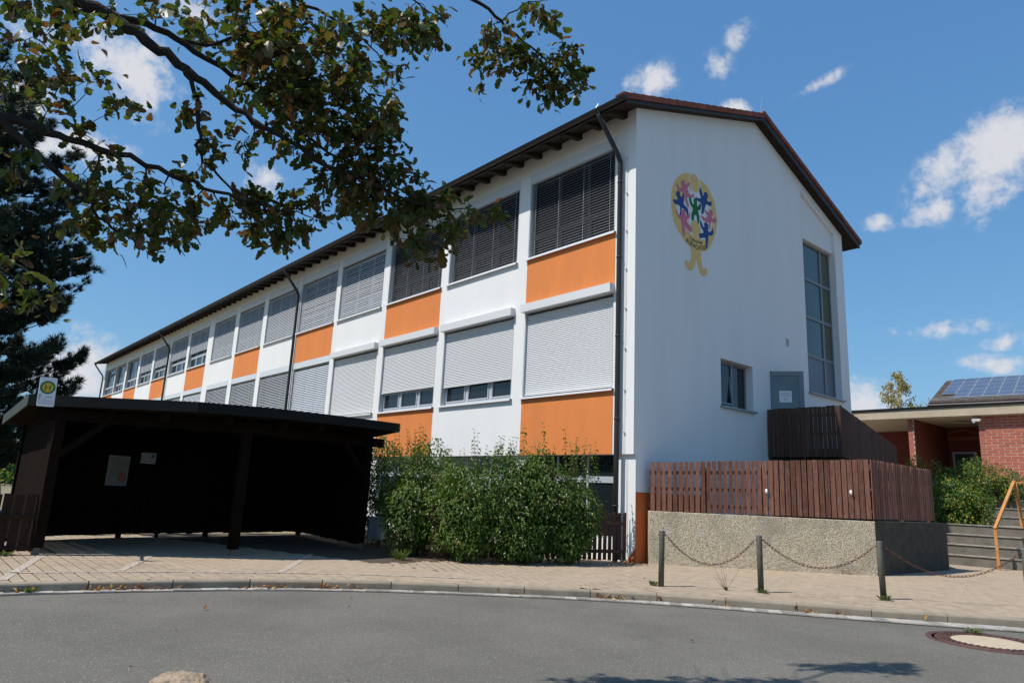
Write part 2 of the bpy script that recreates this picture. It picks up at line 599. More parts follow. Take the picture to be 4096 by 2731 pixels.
M_cover = mat('pale cover concrete', (0.52, 0.43, 0.30), (0.45, 0.37, 0.26), scale=12, rough=0.9, bump=0.4, bscale=90)
M_bark = mat('dark oak bark', (0.018, 0.014, 0.011), (0.034, 0.027, 0.020), scale=9, rough=0.9, bump=0.7, bscale=45)
M_stem = mat('shrub stem', (0.10, 0.055, 0.035), (0.14, 0.08, 0.05), scale=9, rough=0.8)
M_birchbark = mat('pale birch bark', (0.50, 0.47, 0.42), (0.12, 0.10, 0.09), scale=8, rough=0.8, lo=0.5, hi=0.65)
M_oak = leaf_mat('oak leaf', [(0.0, (0.030, 0.045, 0.009)), (0.35, (0.052, 0.070, 0.013)), (0.60, (0.080, 0.090, 0.018)),
                              (0.74, (0.105, 0.088, 0.024)), (0.87, (0.11, 0.054, 0.020)), (1.0, (0.16, 0.066, 0.026))], trans=0.27)
M_hedge = leaf_mat('dogwood leaf', [(0.0, (0.042, 0.088, 0.011)), (0.5, (0.072, 0.125, 0.017)), (0.85, (0.115, 0.165, 0.028)), (0.96, (0.17, 0.19, 0.045)), (1.0, (0.22, 0.15, 0.05))],
                   trans=0.24, rough=0.4)
M_bush = leaf_mat('bush leaf', [(0.0, (0.045, 0.10, 0.012)), (0.6, (0.075, 0.135, 0.022)), (0.84, (0.11, 0.16, 0.03)), (0.90, (0.42, 0.32, 0.03)), (1.0, (0.50, 0.36, 0.03))],
                  trans=0.3)
M_birch = leaf_mat('birch leaf', [(0.0, (0.19, 0.18, 0.06)), (0.5, (0.30, 0.24, 0.10)), (1.0, (0.40, 0.28, 0.15))], trans=0.35)
M_pine = leaf_mat('pine needle', [(0.0, (0.012, 0.026, 0.015)), (0.6, (0.020, 0.040, 0.022)), (1.0, (0.032, 0.052, 0.026))], trans=0.05, rough=0.5)
M_weed = leaf_mat('weed leaf', [(0.0, (0.06, 0.10, 0.025)), (0.6, (0.10, 0.13, 0.04)), (1.0, (0.22, 0.19, 0.08))], trans=0.25)
M_dead = leaf_mat('dry leaf', [(0.0, (0.16, 0.055, 0.02)), (0.45, (0.26, 0.10, 0.035)), (0.75, (0.40, 0.20, 0.07)), (1.0, (0.58, 0.40, 0.14))],
                  trans=0.15, tint=(1, 0.8, 0.5))
M_kdark = mat('dark concrete', (0.055, 0.048, 0.036), (0.085, 0.075, 0.056), scale=5, rough=0.95, bump=0.4, bscale=50)  # darker and browner than the pebbled front
M_board = mat('dark brown board', (0.028, 0.015, 0.010), (0.042, 0.024, 0.017), scale=4, rough=0.85, spec=0.15, bump=0.3, bscale=30, rand=0.2, stretch=(8, 8, 0.6))
M_dglass = glass_mat('door glass with pale reflection', (0.13, 0.185, 0.195), c2=(0.08, 0.12, 0.13))  # pale reflection put into the base colour of the pane
M_frame_shade = mat('frame with blind shade', (0.075, 0.08, 0.09), None, rough=0.5)  # grey frame darkened: the blind's shade is put into its colour
M_galv = mat('galvanised sheet', (0.36, 0.38, 0.40), (0.30, 0.32, 0.34), scale=6, rough=0.45, metallic=0.5)


def pebble_mat():
    m = bpy.data.materials.new('exposed pebble concrete')
    m.use_nodes = True
    t = m.node_tree
    L = t.links.new
    p = t.nodes['Principled BSDF']
    p.inputs['Roughness'].default_value = 0.85
    g = N(t, 'ShaderNodeNewGeometry')
    vo = N(t, 'ShaderNodeTexVoronoi', i_Scale=50.0)
    wp = N(t, 'ShaderNodeTexNoise', i_Scale=25.0)
    L(g.outputs['Position'], wp.inputs['Vector'])
    mx0 = N(t, 'ShaderNodeMixRGB')
    mx0.inputs[0].default_value = 0.03
    L(g.outputs['Position'], mx0.inputs[1])
    L(wp.outputs['Color'], mx0.inputs[2])
    L(mx0.outputs[0], vo.inputs['Vector'])
    sp = N(t, 'ShaderNodeSeparateColor')
    L(vo.outputs['Color'], sp.inputs[0])
    cr = N(t, 'ShaderNodeValToRGB')
    el = cr.color_ramp.elements
    el[0].color = (0.32, 0.25, 0.16, 1)
    el[1].color = (0.85, 0.80, 0.70, 1)
    for pos, c in ((0.3, (0.54, 0.43, 0.27)), (0.6, (0.70, 0.58, 0.40)), (0.85, (0.74, 0.66, 0.54))):
        e = el.new(pos)
        e.color = (*c, 1)
    L(sp.outputs[0], cr.inputs[0])
    mr = N(t, 'ShaderNodeMapRange', i_1=0.3, i_2=0.7, i_3=0.0, i_4=0.6)
    L(vo.outputs['Distance'], mr.inputs[0])
    mx = N(t, 'ShaderNodeMixRGB')
    L(mr.outputs[0], mx.inputs[0])
    L(cr.outputs[0], mx.inputs[1])
    mx.inputs[2].default_value = (0.42, 0.34, 0.22, 1)
    no = N(t, 'ShaderNodeTexNoise', i_Scale=1.6, i_Detail=5.0)
    L(g.outputs['Position'], no.inputs['Vector'])
    m2 = N(t, 'ShaderNodeMapRange', i_1=0.5, i_2=0.68, i_3=0.0, i_4=0.55)
    L(no.outputs['Fac'], m2.inputs[0])
    mx2 = N(t, 'ShaderNodeMixRGB')
    L(m2.outputs[0], mx2.inputs[0])
    L(mx.outputs[0], mx2.inputs[1])
    mx2.inputs[2].default_value = (0.30, 0.26, 0.19, 1)
    L(mx2.outputs[0], p.inputs['Base Color'])
    bp = N(t, 'ShaderNodeBump', i_Strength=0.7, i_Distance=0.02)
    bp.invert = True
    L(vo.outputs['Distance'], bp.inputs['Height'])
    L(bp.outputs[0], p.inputs['Normal'])
    return m


M_pebble = pebble_mat()

# ================================================================== SETTING
def ground_z(x, y):
    t = min(1.0, max(0.0, (-8.9 - x) / 2.5))
    if y > -1.5:
        t = 0
    t = t * t * (3 - 2 * t)
    return -0.16 - 0.42 * t


g = MB()
xs = [-700, -300, -120, -60, -40, -25, -18, -14] + [-12 + 0.4 * i for i in range(14)] + [0, 10, 25, 60, 150, 400, 700]
ys = [-700, -300, -120, -60, -40, -25, -18, -15] + [-13 + 1.0 * i for i in range(12)] + [-1.4, 0, 8, 20, 40, 100, 300, 700]
for y in ys:
    for x in xs:
        g.v.append((x, y, ground_z(x, y)))
nx = len(xs)
for j in range(len(ys) - 1):
    for i in range(nx - 1):
        g.f.append((j * nx + i, j * nx + i + 1, (j + 1) * nx + i + 1, (j + 1) * nx + i))
struct(g.build('ground', M_sand, smooth=True))

# the kerb line (front top edge), from the left end of the street round to the right
KERB = [(-1.9, -40, 0), (-1.75, -30, 0), (-1.5, -20, 0), (-1.1, -14, 0), (-0.86, -11.3, 0), (-0.66, -10.25, 0), (-0.45, -9.42, 0), (-0.2, -8.6, 0),
        (0.16, -7.78, 0), (0.61, -6.95, 0), (1.17, -6.15, 0), (1.74, -5.38, 0), (2.35, -4.6, 0), (3.05, -3.83, 0),
        (3.85, -3.1, 0), (4.76, -2.38, 0), (5.75, -1.6, 0), (6.8, -0.72, 0), (8.0, 0.3, 0), (9.6, 1.5, 0), (12, 3.0, 0), (16, 5.0, 0), (22, 7.5, 0)]
kp = smooth_path(KERB, 0.25)
r = MB()
poly = [(p.x, p.y, -0.12) for p in kp] + [(60, 7.5, -0.12), (60, -40, -0.12)]
ro = bpy.data.objects.new('road', fill_poly([(p[0], p[1]) for p in poly], lambda q: (q[0], q[1], -0.12)))
ro.data.materials.append(M_asphalt)
COL.objects.link(ro)
struct(ro)

# kerb stones
kerb = struct_empty('kerb', (3.0, -3.8, -0.12))
ks = smooth_path(KERB, 1.02)
for a, b in zip(ks, ks[1:]):
    if a.y < -15 or a.x > 13:
        continue
    d = (b - a).normalized()
    nrm = Vector((-d.y, d.x, 0))        # away from the road
    q = MB()
    a2, b2 = a + d * 0.006, b - d * 0.006
    prof = [(0.0, -0.16), (0.0, -0.026), (0.008, -0.008), (0.026, 0.0), (0.14, 0.002), (0.14, -0.16)]
    dz = random.uniform(-0.004, 0.004)
    pts = [a2 + nrm * u + Vector((0, 0, v + dz)) for u, v in prof]
    q.prism(pts, b2 - a2)
    q.build('kerb_stone', M_kerb, kerb)
# joint filler behind the stones
# gutter setts
setts = struct_empty('gutter', (3.2, -4.1, -0.12))
sm = []
for v in range(4):
    q = MB()
    w = 0.16
    rr = random.Random(v)
    top = [(-0.098 + rr.uniform(0, .012), -w / 2 + rr.uniform(0, .02), 0.012), (0.098 - rr.uniform(0, .012), -w / 2 + rr.uniform(0, .02), 0.010),
           (0.098 - rr.uniform(0, .012), w / 2 - rr.uniform(0, .012), 0.014), (-0.098 + rr.uniform(0, .012), w / 2 - rr.uniform(0, .012), 0.012)]
    bot = [(p[0] * 1.08, p[1] * 1.06, -0.04) for p in top]
    q.add(bot + top, [(4, 5, 6, 7), (0, 1, 5, 4), (1, 2, 6, 5), (2, 3, 7, 6), (3, 0, 4, 7)])
    sm.append(q.mesh('sett', M_sett))
gp = smooth_path(KERB, 0.178)
for a, b in zip(gp, gp[1:]):
    if a.y < -12.5 or a.x > 9.5:
        continue
    d = (b - a).normalized()
    nrm = Vector((-d.y, d.x, 0))
    wf = 1.0 + 0.95 * min(1.0, max(0.0, (a.x - 1.0) / 5.5))
    p = (a + b) / 2 - nrm * (0.006 + 0.101 * wf + random.uniform(-.006, .006))
    inst(random.choice(sm), 'sett', setts, frame((p.x, p.y, -0.113 + random.uniform(-.003, .004)), (d.x, d.y, 0)) @ Matrix.Rotation(random.uniform(-.05, .05), 4, 'Z') @ Matrix.Diagonal((1, wf, 1, 1)))
q = MB()
L1 = [p for p in smooth_path(KERB, 0.5)]
for i, p in enumerate(L1):
    d = (L1[min(i + 1, len(L1) - 1)] - L1[max(i - 1, 0)]).normalized()
    nrm = Vector((-d.y, d.x, 0))
    for u in (0.0, -0.21 - 0.2 * min(1.0, max(0.0, (p.x - 1.0) / 5.5))):
        w_ = p + nrm * u
        q.v.append((w_.x, w_.y, -0.114))
    if i:
        q.f.append((2 * i - 2, 2 * i - 1, 2 * i + 1, 2 * i))
q.build('mortar_bed', M_joint, setts)

# pavement: a sandy bed and single stones on it
pav = struct_empty('pavement', (1.0, -3.0, 0))
bed = [(p.x + (-0.1), p.y + 0.1) for p in kp if p.x < 20] + [(22, 30), (-9.1, 30), (-9.1, -40)]
# shift the bed edge back under the kerb stones
edge = []
for i, p in enumerate(kp):
    d = (kp[min(i + 1, len(kp) - 1)] - kp[max(i - 1, 0)]).normalized()
    edge.append((p.x - d.y * 0.1, p.y + d.x * 0.1))
me = fill_poly(edge + [(22, 30), (-9.1, 30), (-9.1, -40)], lambda q: (q[0], q[1], -0.010))
bo = bpy.data.objects.new('sand_bed', me)
me.materials.append(M_joint)
COL.objects.link(bo)
attach(bo, pav)


def in_poly(x, y, P):
    c = False
    j = len(P) - 1
    for i in range(len(P)):
        if (P[i][1] > y) != (P[j][1] > y) and x < (P[j][0] - P[i][0]) * (y - P[i][1]) / (P[j][1] - P[i][1]) + P[i][0]:
            c = not c
        j = i
    return c


def offset_edge(dist):
    out = []
    for i, p in enumerate(kp):
        d = (kp[min(i + 1, len(kp) - 1)] - kp[max(i - 1, 0)]).normalized()
        out.append((p.x - d.y * dist, p.y + d.x * dist))
    return out


CAMP = Vector((10.26, -12.64, 1.44))


def clip_to_kerb(pts):
    """cut a world outline along the nearest piece of the kerb's back edge"""
    cx, cy = sum(p[0] for p in pts) / len(pts), sum(p[1] for p in pts) / len(pts)
    best = min(range(len(E1) - 1), key=lambda i: ((E1[i][0] + E1[i + 1][0]) / 2 - cx) ** 2 + ((E1[i][1] + E1[i + 1][1]) / 2 - cy) ** 2)
    a, b = E1[best], E1[best + 1]
    nx_, ny_ = -(b[1] - a[1]), b[0] - a[0]
    f = lambda p: (p[0] - a[0]) * nx_ + (p[1] - a[1]) * ny_
    out = []
    for i in range(len(pts)):
        p, q_ = pts[i], pts[(i + 1) % len(pts)]
        fp, fq = f(p), f(q_)
        if fp >= 0:
            out.append(p)
        if (fp > 0) != (fq > 0) and fp != fq:
            t = fp / (fp - fq)
            out.append((p[0] + (q_[0] - p[0]) * t, p[1] + (q_[1] - p[1]) * t))
    return out


def paver_mesh(mb, M, lx, ly, dz):
    b = 0.007
    x, y = lx / 2, ly / 2
    tilt = [dz + random.uniform(-.001, .001) for _ in range(4)]
    c = [(-x, -y, -.012), (x, -y, -.012), (x, y, -.012), (-x, y, -.012),
         (-x, -y, tilt[0] - .005), (x, -y, tilt[1] - .005), (x, y, tilt[2] - .005), (-x, y, tilt[3] - .005),
         (-x + b, -y + b, tilt[0]), (x - b, -y + b, tilt[1]), (x - b, y - b, tilt[2]), (-x + b, y - b, tilt[3])]
    f = [(8, 9, 10, 11)]
    for i in range(4):
        j = (i + 1) % 4
        f += [(i, j, 4 + j, 4 + i), (4 + i, 4 + j, 8 + j, 8 + i)]
    mb.add([M @ Vector(p) for p in c], f)


cands = []
E1 = offset_edge(0.148)
LEFT = E1 + [(22, 30), (-8.6, 30), (-8.6, -40)]
cut = []


def corner_count(x, y, rot, lx, ly):
    c_, s_ = math.cos(rot), math.sin(rot)
    P = [(x + c_ * u - s_ * v, y + s_ * u + c_ * v) for u, v in ((-lx / 2, -ly / 2), (lx / 2, -ly / 2), (lx / 2, ly / 2), (-lx / 2, ly / 2))]
    return P, sum(in_poly(p[0], p[1], LEFT) for p in P)


# field of the parking bays: long joints along x
for j in range(-84, -2):
    y = j * 0.166 - 0.083
    for i in range(-27, 20):
        x = (i + (0.5 if j % 2 else 0.0)) * 0.332
        # border between the two fields
        if y < -4.6 + 0.35 * (x - 1.0):
            P, k = corner_count(x, y, 0.0, 0.319, 0.149)
            if k == 4:
                cands.append((x, y, 0.0, 0.319, 0.149))
            elif k:
                cut.append(P)
rot = math.atan2(0.92, 0.39) - PI / 2
cr_, sr_ = math.cos(rot), math.sin(rot)
for j in range(-60, 80):
    for i in range(-40, 60):
        u = (i + (0.5 if j % 2 else 0.0)) * 0.332
        v = j * 0.166
        x, y = 2.0 + cr_ * u - sr_ * v, -2.0 + sr_ * u + cr_ * v
        if x < -1.6 or x > 11 or y > 10.6 or y < -6.5:
            continue
        if y < -4.6 + 0.35 * (x - 1.0) - 0.10:
            continue
        P, k = corner_count(x, y, rot, 0.323, 0.156)
        if k == 4:
            cands.append((x, y, rot, 0.323, 0.156))
        elif k:
            cut.append(P)


def nearness(c_):
    v = Vector((c_[0], c_[1], 0)) - CAMP
    z = v.dot(_d)
    if z < 1:
        return -1
    X = v.dot(_r) / z
    if abs(X) > 0.75 or v.dot(_u) / z < -0.5:
        return 0.0
    return (c_[3] * 0.5) / (z * z)


cands.sort(key=nearness, reverse=True)
q = MB()
for k, (x, y, a, lx, ly) in enumerate(cands):
    M = T(x, y, 0) @ Matrix.Rotation(a + random.uniform(-.006, .006), 4, 'Z')
    dz = random.uniform(-.005, -.001) - (0.004 if a else 0.0)
    if k < 300:
        w = MB()
        paver_mesh(w, Matrix.Identity(4), lx, ly, dz)
        inst(w.mesh('paving_stone', M_paver), 'paving_stone', pav, M)
    else:
        paver_mesh(q, M, lx, ly, dz)
for P in cut:
    P = clip_to_kerb(P)
    if len(P) < 3:
        continue
    cx, cy = sum(p[0] for p in P) / len(P), sum(p[1] for p in P) / len(P)
    q.prism([(cx + (p[0] - cx) * .97, cy + (p[1] - cy) * .97, -0.012) for p in P], (0, 0, 0.009))
q.build('paving_field', M_paver, pav, kind='stuff')

# painted bay lines, worn thin, 4 mm above the stones
q = MB()


def stripe(pts, w):
    pts = [Vector((a, b, 0.0022)) for a, b in pts]
    for i in range(len(pts) - 1):
        d = (pts[i + 1] - pts[i]).normalized()
        n_ = Vector((-d.y, d.x, 0)) * w / 2
        q.add([pts[i] - n_, pts[i] + n_, pts[i + 1] + n_, pts[i + 1] - n_], [(3, 2, 1, 0)])


stripe([(p.x, p.y) for p in smooth_path([(-1.98, -11.2, 0), (-1.76, -10.25, 0), (-1.46, -9.3, 0), (-1.09, -8.41, 0), (-0.84, -7.79, 0), (-0.31, -6.81, 0), (0.3, -5.9, 0), (1.0, -5.0, 0)], 0.3)], 0.09)
stripe([(-4.0, -8.84), (-1.78, -9.86)], 0.12)
stripe([(-3.4, -6.02), (-0.9, -7.74)], 0.12)
stripe([(-4.2, -10.55), (-1.2, -11.38)], 0.12)
o = q.build('parking_lines', M_paint)
struct(o)

# ================================================================== SCHOOL
sch = thing('school_building', 'long white two-storey school with orange panels and a round children emblem on its gable', 'school', (0, 0, 0))
GZL, GZR, RIDGE_Y, RIDGE_Z, WY = 11.17, 11.05, 5.85, 13.15, 11.70
XEND = -60.75


def roof_z(y):
    return GZL + (RIDGE_Z - GZL) * y / RIDGE_Y if y <= RIDGE_Y else RIDGE_Z + (GZR - RIDGE_Z) * (y - RIDGE_Y) / (WY - RIDGE_Y)


WIN = [(-3.94, -0.66), (-7.86, -4.40), (-11.70, -8.24), (-15.62, -12.10), (-19.50, -15.97), (-23.45, -19.95), (-27.40, -23.92),
       (-31.42, -27.93), (-35.88, -32.31), (-39.97, -36.34), (-44.10, -40.55), (-48.08, -44.57), (-52.33, -48.63), (-56.30, -52.83), (-60.40, -56.50)]
UZ0, UZ1, HT = 8.00, 10.31, 10.61          # upper sill, window head, top of box
LZ0, LZ1, LHT = 3.99, 6.33, 6.60
FB = 2.40                                  # underside of the upper facade
TH = 0.36
# white walls of the front
q = MB()
edges = [-0.002]
for x0, x1 in WIN:
    q.box(x1, edges[-1], 0, TH, FB, GZL)     # pier to the right of the window
    edges.append(x0)
    q.box(x0, x1, 0, TH, FB, LZ0 - 0.03)
    q.box(x0, x1, 0, TH, LHT, UZ0 - 0.03)
    q.box(x0, x1, 0, TH, HT, GZL)
q.box(XEND, edges[-1], 0, TH, FB, GZL)
q.box(XEND, -0.3, TH, TH + 0.06, FB + 0.02, GZL)       # closes the openings from behind
fw = q.build('front_wall', M_white, sch)
# orange panels, four millimetres proud of the white
for i, (x0, x1) in enumerate(WIN):
    if i % 2 == 0:
        for za, zb in ((UZ0 - 0.035, LHT + 0.002), (LZ0 - 0.035, FB + 0.004)):
            w = MB().box(x0 + 0.0, x1 + 0.02, -0.006, 0.05, zb, za)
            w.build('orange_panel', M_orange, fw)
# plinth storey set back 8 cm
q = MB()
bx = [-0.002]
for i, (x0, x1) in enumerate(WIN):
    xa, xb = x0 + 0.15, x1 + 0.05
    q.box(xb, bx[-1], 0.08, 0.4, -0.2, FB)
    bx.append(xa)
    if i < 6:
        q.box(xa, xb, 0.08, 0.4, -0.2, 0.45)
    else:
        q.box(xa, xb, 0.08, 0.4, -0.2, FB)
q.box(XEND, bx[-1], 0.08, 0.4, -0.2, FB)
bw = q.build('plinth_wall', M_white, sch)
MB().prism([(0.0, 0.078, -0.1), (0.0, 0.078, 0.31), (-0.34, 0.078, -0.1)], (0, 0.01, 0)).build('painted_plinth_corner', M_orange2, bw)
for i, (x0, x1) in enumerate(WIN[:6]):
    xa, xb = x0 + 0.15, x1 + 0.05
    w = thing_part = MB()
    w.box(xa, xb, 0.24, 0.30, 1.74, 1.89)
    for xx in (xa, xa + (xb - xa) / 3, xa + 2 * (xb - xa) / 3, xb - 0.06):
        w.box(xx, xx + 0.06, 0.245, 0.295, 0.452, 2.398)
    w.box(xa, xb, 0.243, 0.297, 0.452, 0.51)
    f_ = w.build('basement_window', M_frame, sch)
    MB().box(xa, xb, 0.27, 0.275, 0.45, 2.39).build('pane', M_glass, f_)
    for k in range(3):
        xk = xa + k * (xb - xa) / 3 + 0.07
        MB().box(xk, xk + (xb - xa) / 3 - 0.08, 0.285, 0.29, 0.5, 1.73).build('inner_blind', M_dframe, f_)

# gable wall
q = MB()


def gpoly(pts, x=0.0, th=0.3):
    q.prism([(x, a, b) for a, b in pts], (-th, 0, 0))


TW = (8.69, 11.07, 4.95, 10.19)
SW = (3.66, 5.30, 3.94, 5.23)
DR = (6.28, 7.78, 2.98, 5.27)
GB = -0.2
gpoly([(0.37, GB), (SW[0], GB), (SW[0], roof_z(SW[0])), (0.37, roof_z(0.37))])
q.box(-0.3, 0.0, 0.0, 0.37, FB, GZL) if False else None
gpoly([(0.0, FB), (0.37, FB), (0.37, roof_z(0.37)), (0.0, GZL)], th=0.001)
gpoly([(0.08, GB), (0.37, GB), (0.37, FB), (0.08, FB)], th=0.001)
gpoly([(SW[0], GB), (SW[1], GB), (SW[1], SW[2]), (SW[0], SW[2])])
gpoly([(SW[0], SW[3]), (SW[1], SW[3]), (SW[1], roof_z(SW[1])), (SW[0], roof_z(SW[0]))])
gpoly([(SW[1], GB), (RIDGE_Y, GB), (RIDGE_Y, RIDGE_Z), (SW[1], roof_z(SW[1]))])
gpoly([(RIDGE_Y, GB), (DR[0], GB), (DR[0], roof_z(DR[0])), (RIDGE_Y, RIDGE_Z)])
gpoly([(DR[0], GB), (DR[1], GB), (DR[1], DR[2]), (DR[0], DR[2])])
gpoly([(DR[0], DR[3]), (DR[1], DR[3]), (DR[1], roof_z(DR[1])), (DR[0], roof_z(DR[0]))])
gpoly([(DR[1], GB), (TW[0], GB), (TW[0], roof_z(TW[0])), (DR[1], roof_z(DR[1]))])
gpoly([(TW[0], GB), (TW[1], GB), (TW[1], TW[2]), (TW[0], TW[2])])
gz = lambda y: roof_z(y) - 0.36
gpoly([(TW[0], TW[3]), (TW[1], TW[3]), (TW[1], gz(TW[1])), (TW[0], gz(TW[0]))], x=-0.09, th=0.21)
gpoly([(TW[0], gz(TW[0])), (TW[1], gz(TW[1])), (TW[1], roof_z(TW[1])), (TW[0], roof_z(TW[0]))])
gpoly([(TW[1], GB), (WY, GB), (WY, GZR), (TW[1], roof_z(TW[1]))])
q.box(XEND, -0.3, WY - 0.3, WY, GB, GZR)              # rear wall
q.prism([(XEND, 0.0, FB), (XEND, WY, FB), (XEND, WY, GZR), (XEND, RIDGE_Y, RIDGE_Z), (XEND, 0, GZL)], (-0.1, 0, 0))
gw = q.build('gable_wall', M_white, sch)
q = MB()
q.prism([(0.004, 0.084, -0.1), (0.004, 3.0, -0.1), (0.004, 3.0, 1.55), (0.004, 0.084, 1.55)], (-0.003, 0, 0))
q.build('orange_plinth', M_orange2, gw)

# roof slab, soffit, verge, tiles
XV = 0.28
EO = 0.80
q = MB()
sl = (RIDGE_Z - GZL) / RIDGE_Y
sr = (RIDGE_Z - GZR) / (WY - RIDGE_Y)
el_, er_ = GZL - sl * EO, GZR - sr * 0.85
for t0, t1 in ((0.004, 0.10),):
    q.prism([(XEND - 0.3, -EO, el_ + t0), (XEND - 0.3, RIDGE_Y, RIDGE_Z + t0), (XEND - 0.3, RIDGE_Y, RIDGE_Z + t1), (XEND - 0.3, -EO, el_ + t1)], (XV - XEND + 0.26, 0, 0))
    q.prism([(XEND - 0.3, RIDGE_Y, RIDGE_Z + t0), (XEND - 0.3, WY + 0.85, er_ + t0), (XEND - 0.3, WY + 0.85, er_ + t1), (XEND - 0.3, RIDGE_Y, RIDGE_Z + t1)], (XV - XEND + 0.26, 0, 0))
rf = q.build('roof', M_rafter, sch)
q = MB()
q.prism([(XEND - 0.3, -EO - 0.05, el_ + 0.104), (XEND - 0.3, RIDGE_Y, RIDGE_Z + 0.12), (XEND - 0.3, RIDGE_Y, RIDGE_Z + 0.17), (XEND - 0.3, -EO - 0.05, el_ + 0.16)], (XV - 0.26 - XEND, 0, 0))
q.prism([(XEND - 0.3, RIDGE_Y, RIDGE_Z + 0.12), (XEND - 0.3, WY + 0.9, er_ + 0.104), (XEND - 0.3, WY + 0.9, er_ + 0.16), (XEND - 0.3, RIDGE_Y, RIDGE_Z + 0.17)], (XV - 0.26 - XEND, 0, 0))
q.build('tiled_field', M_tile, rf)
# barge boards
q = MB()
q.prism([(XV - 0.04, -EO, el_ - 0.02), (XV - 0.04, RIDGE_Y, RIDGE_Z - 0.03), (XV - 0.04, RIDGE_Y, RIDGE_Z + 0.17), (XV - 0.04, -EO, el_ + 0.17)], (0.045, 0, 0))
q.prism([(XV - 0.04, RIDGE_Y, RIDGE_Z - 0.03), (XV - 0.04, WY + 0.85, er_ - 0.02), (XV - 0.04, WY + 0.85, er_ + 0.17), (XV - 0.04, RIDGE_Y, RIDGE_Z + 0.17)], (0.045, 0, 0))
q.build('barge_board', M_gutter, sch)
# verge tiles: flap over the edge, each lapping the one below
def verge(y0, z0, y1, z1, n):
    d = Vector((0, y1 - y0, z1 - z0)).normalized()
    L_ = math.hypot(y1 - y0, z1 - z0) / n
    w = MB()
    w.add([(-0.24, 0, 0.0), (0.035, 0, 0.0), (0.035, L_ + 0.05, 0), (-0.24, L_ + 0.05, 0), (-0.24, 0, 0.032), (0.045, 0, 0.032), (0.045, L_ + 0.05, 0.008), (-0.24, L_ + 0.05, 0.008)],
          [(0, 3, 2, 1), (4, 5, 6, 7), (0, 1, 5, 4), (2, 3, 7, 6), (3, 0, 4, 7)])
    w.add([(0.022, 0, -0.13), (0.045, 0, -0.13), (0.045, L_ + 0.01, -0.13), (0.022, L_ + 0.01, -0.13), (0.022, 0, 0.03), (0.046, 0, 0.03), (0.046, L_ + 0.01, 0.008), (0.022, L_ + 0.01, 0.008)],
          [(0, 3, 2, 1), (0, 1, 5, 4), (1, 2, 6, 5), (2, 3, 7, 6), (3, 0, 4, 7)])
    me = w.mesh('roof_tile', M_tile)
    up = Vector((1, 0, 0)).cross(d)
    for k in range(n):
        p = Vector((XV, y0, z0)) + d * (L_ * k)
        M = Matrix(((1, 0, 0, p.x), (0, d.y, up.y, p.y), (0, d.z, up.z, p.z + 0.02), (0, 0, 0, 1)))
        inst(me, 'roof_tile', rf, M @ Matrix.Rotation(random.uniform(-.012, .012), 4, 'Z'))


verge(-EO - 0.08, el_ + 0.155, RIDGE_Y, RIDGE_Z + 0.165, 19)
verge(WY + 0.93, er_ + 0.15, RIDGE_Y, RIDGE_Z + 0.165, 19)
w = MB()
w.tube([(XV + 0.06, RIDGE_Y, RIDGE_Z + 0.17), (XEND - 0.3, RIDGE_Y, RIDGE_Z + 0.17)], 0.10, 8)
w.build('ridge_tiles', M_tile, rf)
MB().tube([(XV - 0.1, RIDGE_Y, RIDGE_Z + 0.2), (XV - 0.02, RIDGE_Y + 0.05, RIDGE_Z + 0.85)], 0.008, 5).build('lightning_rod', M_zinc, rf)
# rafters
w = MB()
w.add([(-0.075, -0.70, -0.30), (0.075, -0.70, -0.30), (0.075, 0.02, -0.17), (-0.075, 0.02, -0.17), (-0.075, -0.70, -0.245 + 0.01), (0.075, -0.70, -0.235), (0.075, 0.02, 0.008), (-0.075, 0.02, 0.008)],
      [(0, 3, 2, 1), (4, 5, 6, 7), (0, 1, 5, 4), (1, 2, 6, 5), (2, 3, 7, 6), (3, 0, 4, 7)])
rme = w.mesh('rafter', M_rafter)
x = -0.36
while x > XEND:
    inst(rme, 'rafter', sch, T(x, 0, GZL))
    x -= 0.8
# gutter: half-round trough along the eave with sleeve joints
w = MB()
gy, gzc = -EO - 0.075, el_ + 0.07
prof = [(gy + 0.085 * math.cos(t), gzc + 0.085 * math.sin(t)) for t in [PI + k * PI / 8 for k in range(9)]]
n0 = len(prof)
w.v += [(XV + 0.1, a, b) for a, b in prof] + [(XEND - 0.35, a, b) for a, b in prof]
for k in range(n0 - 1):
    w.f.append((k, k + 1, n0 + k + 1, n0 + k))
w.f += [tuple(range(n0)), tuple(reversed(range(n0, 2 * n0)))]
w.tube([(XV + 0.1, gy - 0.085, gzc), (XEND - 0.35, gy - 0.085, gzc)], 0.012, 6)
w.box(XEND - 0.3, XV + 0.05, gy + 0.08, gy + 0.10, gzc - 0.12, gzc + 0.06)
gt = w.build('gutter', M_gutter, sch)
w = MB()
for k in range(22):
    xx = -0.6 - 1.42 * k
    for a in range(8):
        t0, t1 = PI + a * PI / 8, PI + (a + 1) * PI / 8
        pts = [(xx, gy + 0.09 * math.cos(t0), gzc + 0.09 * math.sin(t0)), (xx + 0.05, gy + 0.09 * math.cos(t0), gzc + 0.09 * math.sin(t0)),
               (xx + 0.05, gy + 0.09 * math.cos(t1), gzc + 0.09 * math.sin(t1)), (xx, gy + 0.09 * math.cos(t1), gzc + 0.09 * math.sin(t1))]
        w.add(pts, [(3, 2, 1, 0)])
w.build('gutter_bracket', M_gutter, gt)
